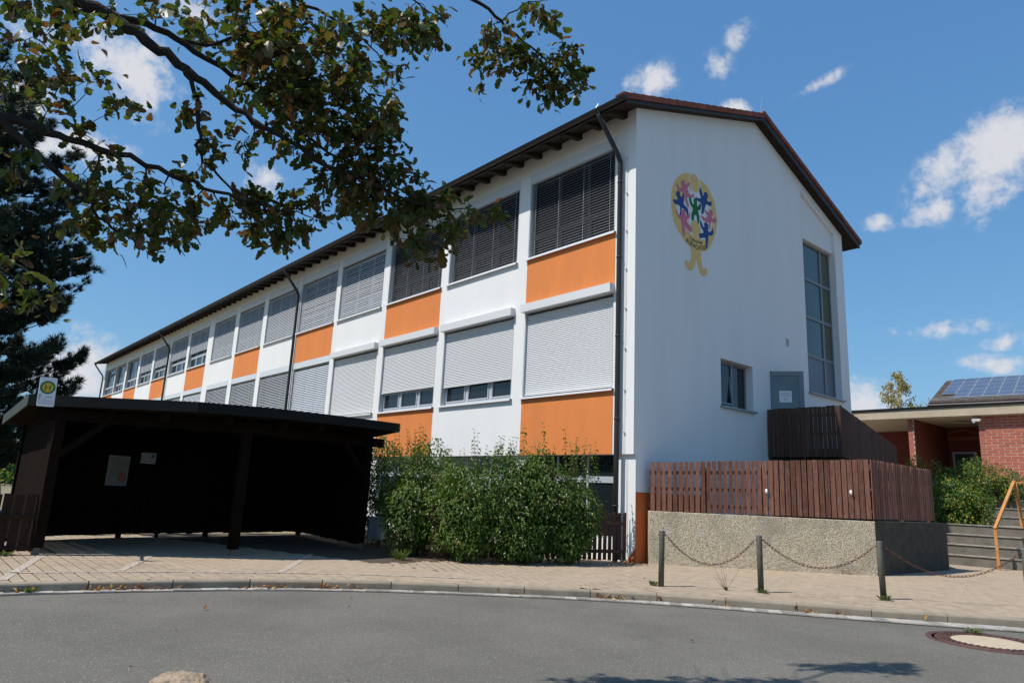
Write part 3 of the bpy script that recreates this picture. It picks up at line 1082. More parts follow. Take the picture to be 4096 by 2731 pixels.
# downpipes with their lightning wires
for px in (-0.43, -19.62, -40.15, XEND - 0.15):
    pts = [(px - 0.12, gy + 0.02, gzc - 0.05), (px - 0.10, gy + 0.06, gzc - 0.18), (px - 0.02, -0.16, 9.95), (px, -0.10, 9.78), (px, -0.10, FB - 0.1), (px, -0.02, FB - 0.3) if False else (px, -0.10, 0.0)]
    w = MB()
    w.tube(pts, 0.062, 12)
    for zz in (9.2, 7.2, 5.2, 3.2, 1.2):
        w.tube([(px, -0.10, zz), (px, -0.10, zz + 0.04)], 0.07, 12)
    dp = w.build('downpipe', M_gutter, sch, smooth=True)
    if px > -50:
        w = MB()
        w.tube([(px - 0.05, gy - 0.05, gzc + 0.12), (px - 0.08, gy - 0.1, gzc - 0.0), (px + 0.12, -0.06, 9.9), (px + 0.16, -0.035, 9.85), (px + 0.16, -0.03, 2.4), (px + 0.19, 0.04, 2.2), (px + 0.2, 0.05, 0.2)], 0.006, 5)
        for zz in (9.85, 8.9, 7.9, 6.9, 5.9, 4.9, 3.9, 2.9):
            w.box(px + 0.14, px + 0.18, -0.045, 0.0, zz - 0.015, zz + 0.015)
        w.build('lightning_wire', M_zinc, sch)
# snow guard on the eave
w = MB()
sy, sz = -0.45, GZL - sl * 0.45 + 0.16
for zz in (0.03, 0.20):
    w.bar((XV - 0.1, sy, sz + zz), (XEND, sy, sz + zz), 0.008, 0.012)
x = XV - 0.1
k = 0
while x > -45:
    if k % 8 == 0:
        w.bar((x, sy, sz - 0.03), (x, sy, sz + 0.22), 0.012, 0.03)
    else:
        w.bar((x, sy, sz + 0.03), (x, sy, sz + 0.20), 0.006, 0.006)
    x -= 0.11
    k += 1
w.build('snow_guard', M_zinc, rf)

# ---------------- windows of the front
def slat_profile(kind):
    if kind == 'roller':
        return [(0.004, 0.0), (-0.011, 0.013), (-0.014, 0.022), (-0.011, 0.033), (0.004, 0.0508), (0.008, 0.025)]
    return [(-0.041, -0.0018), (-0.02, 0.001), (0.0, 0.002), (0.02, 0.001), (0.041, -0.0018), (0.02, -0.0008), (0.0, 0.0002), (-0.02, -0.0008)]


def slat_mesh(kind, x0, x1, tilt=0.0):
    w = MB()
    c, s_ = math.cos(tilt), math.sin(tilt)
    pr = [(c * a - s_ * b, s_ * a + c * b) for a, b in slat_profile(kind)]
    w.prism([(x0, a, b) for a, b in pr], (x1 - x0, 0, 0))
    return w


SLATS = [0]


def window(x0, x1, z0, z1, top, style, drop=1.0, tilt=0.0, box=False, single=True, dark=False):
    """drop: part of the opening that the blind covers"""
    w = MB()
    yf = 0.17
    H = z1 - z0
    w.box(x0, x0 + 0.07, yf, yf + 0.08, z0, z1)
    w.box(x1 - 0.07, x1, yf, yf + 0.08, z0, z1)
    w.box(x0 + 0.07, x1 - 0.07, yf, yf + 0.08, z0, z0 + 0.08)
    w.box(x0 + 0.07, x1 - 0.07, yf, yf + 0.08, z1 - 0.08, z1)
    zt = z0 + 0.66
    w.box(x0 + 0.07, x1 - 0.07, yf + 0.004, yf + 0.076, zt, zt + 0.10)
    t3 = (x1 - x0) / 3
    for k in (1, 2):
        w.box(x0 + k * t3 - 0.055, x0 + k * t3 + 0.055, yf + 0.008, yf + 0.072, z0 + 0.08, z1 - 0.08)
    fm_ = M_frame_shade if dark else M_frame
    win = w.build('window', fm_, sch)
    for k in range(3):     # small sashes of the bottom row and big panes above
        a, b = x0 + k * t3 + 0.06, x0 + (k + 1) * t3 - 0.06
        s_ = MB()
        for bb in ((a + .01, a + .05, z0 + .09, zt - .01), (b - .05, b - .01, z0 + .09, zt - .01)):
            s_.box(bb[0], bb[1], yf - 0.012, yf + 0.05, bb[2], bb[3])
        for zz in (z0 + .09, zt - .05):
            s_.box(a + .05, b - .05, yf - 0.012, yf + 0.05, zz, zz + .04)
        s_.build('sash', fm_, win)
        MB().box(a, b, yf + 0.03, yf + 0.036, z0 + 0.06, zt).build('pane', M_glass, win)
        MB().box(a, b, yf + 0.03, yf + 0.036, zt + 0.1, z1 - 0.06).build('pane', M_glass, win)
    # lining of the reveal
    MB().box(x0, x0 + 0.035, 0.004, yf, z0, z1).build('guide_rail', M_jamb, win)
    MB().box(x1 - 0.035, x1, 0.004, yf, z0, z1).build('guide_rail', M_jamb, win)
    # sill
    MB().prism([(x0 - 0.05, -0.085, z0 - 0.03), (x0 - 0.05, yf, z0 + 0.002), (x0 - 0.05, yf, z0 + 0.006), (x0 - 0.05, -0.085, z0 - 0.022)], (x1 - x0 + 0.09, 0, 0)).add(
        [(x0 - .05, -0.088, z0 - .075), (x1 + .04, -0.088, z0 - .075), (x1 + .04, -0.088, z0 - .022), (x0 - .05, -0.088, z0 - .022),
         (x0 - .05, -0.083, z0 - .075), (x1 + .04, -0.083, z0 - .075), (x1 + .04, -0.083, z0 - .022), (x0 - .05, -0.083, z0 - .022)],
        [(0, 1, 2, 3), (5, 4, 7, 6), (0, 4, 5, 1)]).build('sill', M_sill, win)
    # shutter box
    if box:
        MB().box(x0 - 0.03, x1 + 0.012, -0.17, 0.12, z1 + 0.045, top).build('shutter_box', M_roller, win)
    else:
        MB().box(x0, x1, -0.012, 0.10, z1, top - 0.004).build('shutter_box', M_header, win)
    if drop <= 0:
        return win
    zb = z1 - H * drop
    if style == 'roller':
        pitch, y, mt = 0.0512, 0.075, M_roller
        me0 = slat_mesh('roller', x0 + 0.04, x1 - 0.04)
    else:
        pitch, y, mt = 0.0785, 0.075, M_alu
        me0 = slat_mesh('venetian', x0 + 0.05, x1 - 0.05, tilt)
    n = max(1, int((z1 - zb - 0.03) / pitch))
    if single and SLATS[0] + n <= 300:
        SLATS[0] += n
        sme = me0.mesh('slat', mt)
        for k in range(n):
            o = inst(sme, 'slat', win, T(0, y, zb + 0.03 + pitch * k))
            if style != 'roller':
                o.matrix_basis = o.matrix_basis @ Matrix.Rotation(random.uniform(-.0006, .0006), 4, 'Y')
    else:
        jo = MB()
        for k in range(n):
            zz = zb + 0.03 + pitch * k
            jo.add([(a, b + y, c_ + zz) for a, b, c_ in me0.v], me0.f)
        jo.build('blind', mt, win, kind='stuff')
    e = MB()
    e.box(x0 + 0.04, x1 - 0.04, y - 0.02, y + 0.02, zb, zb + 0.028)
    if style != 'roller':
        for k in range(4):
            xx = x0 + 0.22 + k * (x1 - x0 - 0.44) / 3
            e.box(xx, xx + 0.008, y - 0.043, y - 0.041, zb, z1)
    e.build('bottom_bar', mt if style == 'roller' else M_frame, win)
    return win


D = math.radians
LOWER = [('roller', 0.985, 0), ('roller', 0.76, 0), ('roller', 0.72, 0), ('roller', 0.985, 0), ('v', 0.98, D(60)), ('v', 0.98, D(37)), ('v', 0.98, D(37)), ('v', 0.98, D(37)),
         ('v', 0.98, D(60)), ('v', 0.98, D(37)), ('v', 0.98, D(60)), ('v', 0.98, D(37)), ('v', 0.98, D(60)), ('v', 0.98, D(60)), ('v', 0.98, D(60))]
UPPER = [('v', 0.985, D(28)), ('v', 0.985, D(28)), ('v', 0.985, D(28)), ('v', 0.985, D(56)), ('v', 0.985, D(56)), ('v', 0.985, D(56)), ('v', 0.985, D(56)), ('v', 0.985, D(56)),
         ('v', 0.60, D(56)), ('v', 0.60, D(56)), ('v', 0.62, D(56)), ('v', 0.62, D(56)), ('v', 0, 0), ('v', 0, 0), ('v', 0, 0)]
for i, (x0, x1) in enumerate(WIN):
    near = i < 5
    window(x0, x1, UZ0, UZ1, HT, *UPPER[i], single=i < 5, dark=i < 3)
    window(x0, x1, LZ0, LZ1, LHT, *LOWER[i], box=i < 4, single=i < 4)

# ---------------- gable openings
def gable_window(name, y0, y1, z0, z1, bars, mulls, mats, depth=-0.22, sill=True):
    w = MB()
    fr = 0.07
    a, b = depth - 0.06, depth
    w.box(a, b, y0, y0 + fr, z0, z1)
    w.box(a, b, y1 - fr, y1, z0, z1)
    w.box(a, b, y0 + fr, y1 - fr, z0, z0 + fr)
    w.box(a, b, y0 + fr, y1 - fr, z1 - fr, z1)
    for zz in bars:
        w.box(a + .002, b + .002, y0 + fr, y1 - fr, zz - .05, zz + .05)
    for yy in mulls:
        w.box(a + .004, b + .004, yy - .045, yy + .045, z0 + fr, z1 - fr)
    win = w.build(name, M_dframe, sch)
    ys_ = [y0 + fr] + list(mulls) + [y1 - fr]
    zs_ = [z0 + fr] + list(bars) + [z1 - fr]
    for i in range(len(ys_) - 1):
        for j in range(len(zs_) - 1):
            m_ = mats(i, j)
            MB().box(depth - 0.04, depth - 0.03, ys_[i] - .02, ys_[i + 1] + .02, zs_[j] - .02, zs_[j + 1] + .02).build('pane' if m_ is not M_panelg else 'infill_panel', m_, win)
    if sill:
        MB().box(depth, 0.10, y0 - 0.05, y1 + 0.06, z0 - 0.05, z0 - 0.004).build('sill', M_galv, win)
    return win


gable_window('stair_window', *TW, bars=(6.25, 7.56, 8.88), mulls=(10.35,), mats=lambda i, j: M_panelg if j == 0 else (M_glassg if i == 0 else M_glassy))
win = gable_window('tilted_window', *SW, bars=(), mulls=(4.55,), mats=lambda i, j: M_glass)
w = MB()   # the sash that stands ajar, hinged below
Ms = T(-0.20, 3.80, 4.02) @ Matrix.Rotation(-0.12, 4, 'Y')
w.obox(Ms, 0, 0.05, 0, 0.06, 0, 1.12)
w.obox(Ms, 0, 0.05, 0.66, 0.72, 0, 1.12)
w.obox(Ms, 0, 0.05, 0.06, 0.66, 0, 0.06)
w.obox(Ms, 0, 0.05, 0.06, 0.66, 1.06, 1.12)
w.build('sash', M_dframe, win)
# glazed door, standing open at an angle
dh = Vector((0.0, 6.29, DR[2]))
da = Vector((0.70, 0.47, 0)).normalized()
Md = frame(dh + Vector((0.01, 0, 0)), da)
w = MB()
DW, DH = 0.90, 2.27
w.obox(Md, 0, 0.02, -0.03, 0.03, 0, DH)
w.obox(Md, DW - 0.13, DW, -0.03, 0.03, 0, DH)
w.obox(Md, 0.02, DW - 0.13, -0.03, 0.03, DH - 0.13, DH)
w.obox(Md, 0.02, DW - 0.13, -0.03, 0.03, 0, 0.2)
dr = w.build('door', M_dframe, sch)
w = MB()
w.obox(Md, 0.02, DW - 0.13, -0.006, 0.006, 0.2, DH - 0.13)
w.build('pane', M_dglass, dr)
w = MB()
w.obox(Md, 0.22, 0.56, -0.012, -0.008, DH - 0.92, DH - 0.58)
w.build('paper_notice', mat('paper', (0.75, 0.76, 0.77), rough=0.8), dr)
w = MB()
for k, (a, b) in enumerate(((.26, .52), (.25, .53), (.29, .49), (.34, .44), (.35, .43))):
    zz = DH - 0.64 - 0.045 * k - (0.03 if k > 2 else 0)
    w.obox(Md, a, b, -0.0135, -0.0125, zz - .006, zz + .006)
w.build('notice_print', M_dframe, dr)
w = MB()
w.obox(Md, DW - 0.08, DW - 0.05, -0.09, -0.04, 0.95, 1.10)
w.build('handle', M_galv, dr)
w = MB()
w.box(-0.29, -0.2, DR[0], DR[1], DR[2], DR[3])
w.build('door_opening', M_panelg, sch)
w = MB()
w.box(0.0, 0.02, 7.26, 7.46, 6.18, 6.46)
vb = w.build('air_vent', M_sill, sch)
for k in range(6):
    MB().box(0.02, 0.024, 7.29, 7.43, 6.21 + 0.038 * k, 6.23 + 0.038 * k).build('slat', M_black, vb)

# ---------------- the emblem painted on the gable
EMBLEM = {'ring':[(2.31,10.177),(2.132,10.12),(1.885,9.988),(1.643,9.748),(1.506,9.481),(1.464,9.206),(1.463,8.968),(1.502,8.722),(1.601,8.517),(1.768,8.33),(2.004,8.162),(2.314,8.032),(2.561,8.023),(2.776,8.044),(2.922,8.088),(3.127,8.199),(3.319,8.42),(3.478,8.691),(3.574,8.971),(3.597,9.231),(3.565,9.453),(3.506,9.69),(3.377,9.858),(3.209,10.012),(2.986,10.121),(2.745,10.149),(2.528,10.238)],'inside':[(2.223,9.769),(2.303,9.684),(2.446,9.664),(2.609,9.691),(2.738,9.761),(2.792,9.711),(2.919,9.616),(3.178,9.516),(3.29,9.459),(3.326,9.378),(3.397,9.217),(3.374,9.049),(3.312,8.848),(3.193,8.61),(3.004,8.448),(2.802,8.398),(2.675,8.417),(2.569,8.475),(2.425,8.401),(2.285,8.437),(2.112,8.496),(1.94,8.597),(1.839,8.696),(1.738,8.839),(1.671,9.002),(1.774,9.155),(1.948,9.321),(2.019,9.455),(2.161,9.614)],'head_gap':[(2.303,10.158),(2.261,9.996),(2.277,9.878),(2.34,9.764),(2.446,9.675),(2.591,9.685),(2.738,9.773),(2.815,9.924),(2.788,10.053),(2.709,10.175),(2.6,10.241),(2.455,10.235)],'head':[(2.346,10.139),(2.297,10.009),(2.313,9.89),(2.376,9.787),(2.475,9.708),(2.591,9.712),(2.701,9.777),(2.77,9.909),(2.751,10.04),(2.672,10.162),(2.564,10.216),(2.455,10.212)],'parent_body':[(2.415,8.827),(2.335,8.715),(2.323,8.601),(2.374,8.496),(2.444,8.45),(2.454,8.398),(2.423,8.28),(2.746,8.349),(2.682,8.397),(2.683,8.453),(2.751,8.572),(2.771,8.689),(2.719,8.808),(2.576,8.865)],'legs':[(2.314,8.043),(2.347,7.889),(2.309,7.685),(2.256,7.597),(2.186,7.589),(2.135,7.623),(2.059,7.588),(2.048,7.49),(2.132,7.405),(2.27,7.372),(2.374,7.402),(2.464,7.51),(2.526,7.656),(2.556,7.746),(2.598,7.696),(2.659,7.56),(2.728,7.425),(2.834,7.365),(2.961,7.391),(3.055,7.484),(3.065,7.596),(2.992,7.618),(2.904,7.582),(2.84,7.649),(2.801,7.836),(2.758,8.044)],'p1':[(1.693,9.655),(1.716,9.553),(1.794,9.48),(1.915,9.491),(1.991,9.513),(2.035,9.394),(2.086,9.278),(2.172,9.15),(2.218,9.143),(2.243,9.184),(2.209,9.295),(2.165,9.392),(2.229,9.446),(2.371,9.471),(2.48,9.529),(2.509,9.595),(2.445,9.614),(2.337,9.549),(2.249,9.587),(2.19,9.679),(2.233,9.761),(2.305,9.831),(2.299,9.881),(2.217,9.868),(2.128,9.793),(2.085,9.767),(2.076,9.853),(2.006,9.867),(1.918,9.821),(1.883,9.753),(1.91,9.696),(1.934,9.637),(1.864,9.596),(1.795,9.606),(1.751,9.664)],'b1':[(1.538,9.155),(1.554,9.095),(1.638,9.057),(1.774,9.072),(1.842,9.046),(1.848,8.938),(1.823,8.822),(1.867,8.809),(1.902,8.846),(1.917,9.004),(1.962,9.044),(2.031,9.029),(2.117,8.968),(2.151,8.897),(2.204,8.918),(2.206,9.073),(2.154,9.123),(2.05,9.156),(2.005,9.208),(2.034,9.305),(2.018,9.433),(1.967,9.482),(1.948,9.388),(1.879,9.349),(1.852,9.4),(1.829,9.469),(1.75,9.472),(1.674,9.402),(1.667,9.328),(1.724,9.281),(1.724,9.226),(1.673,9.183),(1.605,9.187)],'g':[(2.264,9.458),(2.27,9.36),(2.315,9.251),(2.403,9.201),(2.419,9.117),(2.364,9.011),(2.369,8.835),(2.468,8.855),(2.488,8.983),(2.543,9.026),(2.597,9.016),(2.62,8.912),(2.665,8.825),(2.72,8.83),(2.741,9.016),(2.696,9.137),(2.69,9.202),(2.783,9.254),(2.833,9.383),(2.812,9.444),(2.731,9.407),(2.693,9.338),(2.638,9.321),(2.629,9.431),(2.606,9.513),(2.533,9.517),(2.471,9.458),(2.47,9.379),(2.484,9.339),(2.422,9.319),(2.37,9.392),(2.336,9.481)],'b2':[(2.552,9.552),(2.587,9.485),(2.732,9.475),(2.842,9.442),(2.858,9.345),(2.829,9.201),(2.872,9.151),(2.928,9.186),(2.995,9.343),(3.046,9.474),(3.122,9.521),(3.234,9.506),(3.331,9.564),(3.345,9.662),(3.276,9.658),(3.181,9.62),(3.114,9.656),(3.165,9.765),(3.149,9.852),(3.055,9.872),(2.968,9.815),(2.959,9.743),(2.914,9.728),(2.857,9.847),(2.815,9.924),(2.758,9.86),(2.745,9.764),(2.791,9.688),(2.808,9.614),(2.734,9.578)],'p2':[(1.654,8.899),(1.677,8.82),(1.754,8.735),(1.856,8.691),(1.906,8.608),(1.922,8.462),(1.955,8.342),(2.005,8.266),(2.057,8.306),(2.05,8.521),(2.095,8.545),(2.181,8.494),(2.321,8.469),(2.374,8.518),(2.351,8.61),(2.253,8.658),(2.156,8.727),(2.185,8.791),(2.274,8.873),(2.3,8.969),(2.258,9.012),(2.204,8.918),(2.099,8.885),(2.076,8.988),(1.997,9.024),(1.91,8.984),(1.875,8.914),(1.908,8.837),(1.823,8.8),(1.755,8.822),(1.711,8.906)],'p3':[(2.808,9.081),(2.869,9.01),(3.016,8.975),(3.184,8.992),(3.2,8.906),(3.179,8.786),(3.216,8.779),(3.255,8.854),(3.317,9.055),(3.45,9.067),(3.567,9.118),(3.581,9.215),(3.532,9.246),(3.396,9.17),(3.341,9.222),(3.4,9.309),(3.372,9.393),(3.27,9.418),(3.193,9.371),(3.18,9.299),(3.08,9.313),(2.994,9.32),(3.004,9.266),(3.088,9.213),(3.094,9.124),(3.0,9.084),(2.871,9.112)],'b3':[(2.714,8.539),(2.712,8.461),(2.748,8.411),(2.894,8.468),(3.005,8.484),(3.02,8.337),(3.006,8.244),(3.053,8.201),(3.102,8.248),(3.153,8.508),(3.174,8.616),(3.306,8.642),(3.403,8.738),(3.395,8.861),(3.342,8.857),(3.291,8.762),(3.177,8.729),(3.141,8.775),(3.17,8.897),(3.108,8.958),(3.015,8.957),(2.959,8.902),(2.968,8.814),(2.919,8.789),(2.848,8.891),(2.787,8.951),(2.764,8.866),(2.809,8.745),(2.906,8.684),(2.897,8.603),(2.787,8.571)]}
TXT_A = [(2.255,8.265),(2.37,8.243),(2.565,8.236),(2.744,8.256),(2.875,8.274)]
TXT_B = [(2.08,8.14),(2.228,8.095),(2.42,8.061),(2.633,8.054),(2.85,8.086),(3.064,8.171)]
PC = {'y': mat('emblem yellow', (0.74, 0.51, 0.20), (0.70, 0.48, 0.19), scale=2, rough=0.9),
      'p': mat('emblem pink', (0.60, 0.20, 0.26), (0.55, 0.18, 0.24), scale=2, rough=0.9),
      'b': mat('emblem blue', (0.035, 0.085, 0.24), (0.03, 0.075, 0.21), scale=2, rough=0.9),
      'g': mat('emblem green', (0.025, 0.17, 0.075), (0.02, 0.15, 0.07), scale=2, rough=0.9), 'w': M_white}
emb = None
lay = [('ring', 'ring', 'y', 1), ('inside', 'ring_field', 'w', 2), ('head_gap', 'head_outline', 'w', 3), ('head', 'child_head', 'y', 4), ('parent_body', 'standing_figure', 'y', 3), ('legs', 'legs', 'y', 2),
       ('p1', 'pink_child', 'p', 5), ('p2', 'pink_child', 'p', 6), ('p3', 'pink_child', 'p', 5), ('b1', 'blue_child', 'b', 5.5), ('b2', 'blue_child', 'b', 5), ('b3', 'blue_child', 'b', 6), ('g', 'green_child', 'g', 6.5)]
for key, nm, c_, z_ in lay:
    cur = closed_curve([(a, b, 0) for a, b in EMBLEM[key]])
    me = fill_poly([(p.x, p.y) for p in cur], lambda q_: (0.001 + 0.0008 * z_, q_[0], q_[1]))
    me.materials.append(PC[c_])
    o = bpy.data.objects.new('emblem' if emb is None else nm, me)
    COL.objects.link(o)
    if emb is None:
        attach(o, sch)
        emb = o
    else:
        attach(o, emb)


def lettering(s, base, size, parent):
    """letters set along a curved base line on the gable, squeezed to its length"""
    path = smooth_path([Vector((a, b, 0)) for a, b in base], 0.005)
    L_ = len(path) - 1
    mes = [text_mesh(ch, size) for ch in s]
    wid = [max(v.co.x for v in m_.vertices) - min(v.co.x for v in m_.vertices) for m_ in mes]
    gap = size * 0.10
    tot = sum(wid) + gap * (len(s) - 1)
    k_ = L_ * 0.005 / tot
    w = MB()
    pos = 0.0
    for me, wd_ in zip(mes, wid):
        i = int((pos + wd_ / 2) * k_ / 0.005)
        i = min(L_, i)
        p = path[i]
        d = (path[min(i + 8, L_)] - path[max(i - 8, 0)]).normalized()
        n_ = Vector((-d.y, d.x, 0))
        mid = (max(v.co.x for v in me.vertices) + min(v.co.x for v in me.vertices)) / 2
        w.add([(0.0075, *(p + d * ((v.co.x - mid) * k_) + n_ * v.co.y)[:2]) for v in me.vertices], [tuple(f.vertices) for f in me.polygons])
        pos += wd_ + gap
        bpy.data.meshes.remove(me)
    return w.build('lettering', M_black, parent)


lettering('Volksschule', TXT_A, 0.135, emb)
lettering('AURACHTAL', TXT_B, 0.205, emb)

# ================================================================== RETAINING WALL AND ITS FENCE
WA, WB_, WC = Vector((0.20, 0.315, 0)), Vector((3.65, 3.925, 0)), Vector((3.79, 7.95, 0))
wd = (WB_ - WA).normalized()
wn = Vector((wd.y, -wd.x, 0))      # towards the street
WTOP = 1.15
q = MB()
q.prism([WA + Vector((0, 0, -.1)), WB_ + Vector((0, 0, -.1)), WB_ + Vector((0, 0, WTOP)), WA + Vector((0, 0, WTOP))], -wn * 0.25)
rw = q.build('retaining_wall', M_pebble, bevel=0.012)
tag(rw, 'low retaining wall of exposed pebble concrete under the red brown plank fence', 'wall')
q = MB()
sd = (WC - WB_).normalized()
sn = Vector((sd.y, -sd.x, 0))
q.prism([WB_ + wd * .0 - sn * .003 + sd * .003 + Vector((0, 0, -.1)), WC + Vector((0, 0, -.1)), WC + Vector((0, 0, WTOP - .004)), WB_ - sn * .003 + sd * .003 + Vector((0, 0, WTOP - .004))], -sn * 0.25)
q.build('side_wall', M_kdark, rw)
# soil terrace behind it
q = MB()
me = fill_poly([(0.12, 0.5), (3.45, 3.98), (3.55, 7.9), (2.2, 10.0), (2.2, 12.5), (-0.0, 12.5), (0.02, 3.0)], lambda p: (p[0], p[1], WTOP - 0.05))
me.materials.append(mat('terrace soil', (0.10, 0.075, 0.05), (0.05, 0.08, 0.02), scale=5, rough=0.95))
o = bpy.data.objects.new('terrace', me)
COL.objects.link(o)
struct(o)

fe = thing('plank_fence', 'weathered red brown plank fence on top of the pebble retaining wall', 'fence', tuple(WA + Vector((0, 0, WTOP))))
Lw = (WB_ - WA).length
pm = []
for v in range(6):
    rr = random.Random(50 + v)
    h = 1.0
    w = MB()
    x = 0.047
    tw = rr.uniform(-.004, .004)
    w.add([(-x, -.011, 0), (x, -.011, 0), (x, .011, 0), (-x, .011, 0), (-x + tw, -.011, h), (x + tw, -.011, h + rr.uniform(-.006, .006)), (x + tw, .011, h + .0), (-x + tw, .011, h)],
          [(0, 3, 2, 1), (4, 5, 6, 7), (0, 1, 5, 4), (1, 2, 6, 5), (2, 3, 7, 6), (3, 0, 4, 7)])
    pm.append(w.mesh('plank', M_plank))
nP = 39
for k in range(nP):
    t = (k + 0.5) / nP
    p = WA + wd * (0.03 + (Lw - 0.06) * t) - wn * 0.06
    zb, zt = 1.16 + 0.035 * t, 2.235 + 0.28 * t
    M = frame((p.x, p.y, zb), wd) @ Matrix.Rotation(random.uniform(-.006, .006), 4, 'Y') @ Matrix.Diagonal((0.96 + 0.10 * t, 1, zt - zb + random.uniform(-.008, .008), 1))
    inst(random.choice(pm), 'plank', fe, M)
q = MB()
for f_ in (0.12, 0.45, 0.78):
    q.bar(WA + wd * 0.02 - wn * 0.095 + Vector((0, 0, 1.16 + 1.075 * f_)), WB_ - wd * .02 - wn * 0.095 + Vector((0, 0, 1.195 + 1.32 * f_)), 0.035, 0.075)
for t in (0.02, 0.27, 0.52, 0.77, 0.98):
    p = WA + wd * (Lw * t) - wn * 0.15
    q.box(p.x - .035, p.x + .035, p.y - .035, p.y + .035, WTOP - .04, 2.1 + 0.28 * t)
q.build('rail', M_plankd, fe)
# return of the fence along the steps
E0, E1_ = WB_ + Vector((-0.03, 0.0, 0)), Vector((3.74, 7.35, 0))
ed = (E1_ - E0).normalized()
en = Vector((ed.y, -ed.x, 0))
fe2 = thing('plank_fence', 'brown plank fence facing the steps, running back from the pebble wall corner', 'fence', (E0.x, E0.y, WTOP))
pm2 = [MB().box(-.047, .047, -.011, .011, 0, 1).mesh('plank', M_plank) for _ in range(3)]
Le = (E1_ - E0).length
n2 = 27
for k in range(n2):
    t = (k + 0.5) / n2
    p = E0 + ed * (Le * t)
    zb, zt = 1.20, 2.515 - 0.05 * t
    inst(random.choice(pm2), 'plank', fe2, frame((p.x, p.y, zb), ed) @ Matrix.Diagonal((1.0, 1, zt - zb + random.uniform(-.008, .008), 1)) @ Matrix.Rotation(random.uniform(-.01, .01), 4, 'Y'))
q = MB()
for z_ in (1.36, 1.85, 2.3):
    q.bar(E0 - en * 0.03 + Vector((0, 0, z_)), E1_ - en * 0.03 + Vector((0, 0, z_)), 0.035, 0.075)
for t in (0.04, 0.5, 0.96):
    p = E0 + ed * (Le * t) - en * 0.08
    q.box(p.x - .035, p.x + .035, p.y - .035, p.y + .035, WTOP - .06, 2.42)
q.build('rail', M_plankd, fe2)
# little white oval lamps seen through the fence
for t, z_, lab in ((0.53, 1.70, 'small white oval marker light between the planks, left of two'), (0.905, 1.76, 'small white oval marker light between the planks, right of two')):
    p = WA + wd * (Lw * t) - wn * 0.035
    w = MB()
    w.lathe([(0.008, -0.055), (0.028, -0.02), (0.032, 0.01), (0.022, 0.045), (0.006, 0.055)], 10, (p.x, p.y, z_))
    tag(w.build('marker_light', mat('white glass ' + str(t), (0.85, 0.85, 0.84), rough=0.3), smooth=True), lab, 'lamp', 'white marker lights on the fence')

# ------------------------------------------------------------------ raised deck and dark fence by the gable door
FD = 2.10
fd = thing('dark_fence', 'tall dark brown plank fence around the raised landing at the gable door', 'fence', (0.0, 6.0, 2.7))
pl = MB().box(-.0585, .0585, -.012, .012, 0, 1).mesh('plank', M_plankd)
n = 17
for k in range(n):
    t = (k + 0.5) / n
    x = 0.02 + (FD - 0.02) * t
    inst(pl, 'plank', fd, T(x, 6.0 + random.uniform(-.003, .003), 2.72 + random.uniform(-.006, .006)) @ Matrix.Diagonal((0.92, 1, 1.36 + random.uniform(-.01, .01), 1)))
y = 6.06
while y < 9.7:
    t = max(0.0, (y - 6.0) / 3.6)
    zt = 4.09 - 0.82 * t ** 1.0
    zb = 2.72 - 0.45 * t
    inst(pl, 'plank', fd, T(FD, y, zb) @ Matrix.Rotation(PI / 2, 4, 'Z') @ Matrix.Diagonal((1, 1, zt - zb + random.uniform(-.01, .01), 1)))
    y += 0.122
q = MB()
for z_ in (2.9, 3.35, 3.85):
    q.bar((0.02, 6.035, z_), (FD - .03, 6.035, z_), 0.03, 0.07)
    q.bar((FD - 0.03, 6.03, z_), (FD - 0.03, 9.65, z_ - 0.62), 0.03, 0.07)
for px_, py_ in ((0.06, 6.09), (1.05, 6.09), (FD - .09, 6.09), (FD - .09, 7.8), (FD - .09, 9.5)):
    q.box(px_ - .04, px_ + .04, py_ - .04, py_ + .04, WTOP - .05, 3.75 - 0.2 * (py_ - 6))
q.build('rail', M_plankd, fd)
dk = thing('landing_deck', 'shadowed timber landing in front of the gable door behind the dark fence', 'landing', (1.0, 7.0, 2.9))
for k in range(15):
    MB().box(0.02 + 0.137 * k, 0.15 + 0.137 * k, 6.12, 8.4, 2.86, 2.93).build('deck_board', M_plankd, dk)
MB().box(0.02, FD - 0.06, 6.1, 8.4, 2.70, 2.855).build('joist', M_rafter, dk)
MB().box(0.02, FD - 0.12, 6.16, 9.7, WTOP - 0.06, 2.68).build('under_deck_dark_fill', M_kdark, dk)  # dark box added so the space under the deck reads as shade
for k in range(8):
    MB().box(0.05, FD - 0.08, 8.42 + 0.26 * k, 8.68 + 0.26 * k, 2.64 - 0.2 * k, 2.72 - 0.2 * k).build('step', M_plankd, dk)

# ------------------------------------------------------------------ concrete steps up to the brick building
st = thing('concrete_steps', 'dark weathered concrete steps going up beside the pebble wall', 'steps', (4.5, 10.3, 0))
sx = Vector((0.985, 0.17, 0)).normalized()
sy_ = Vector((-sx.y, sx.x, 0))


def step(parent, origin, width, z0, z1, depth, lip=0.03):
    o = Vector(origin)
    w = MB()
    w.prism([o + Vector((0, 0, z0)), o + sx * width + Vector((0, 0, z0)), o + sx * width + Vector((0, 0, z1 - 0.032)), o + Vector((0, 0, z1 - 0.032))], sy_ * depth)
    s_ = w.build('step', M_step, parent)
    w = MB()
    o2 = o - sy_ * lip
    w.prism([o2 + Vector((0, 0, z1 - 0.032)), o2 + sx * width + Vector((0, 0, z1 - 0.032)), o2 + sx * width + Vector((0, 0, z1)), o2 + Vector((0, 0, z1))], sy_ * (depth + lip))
    w.build('tread', M_tread, s_, bevel=0.008)


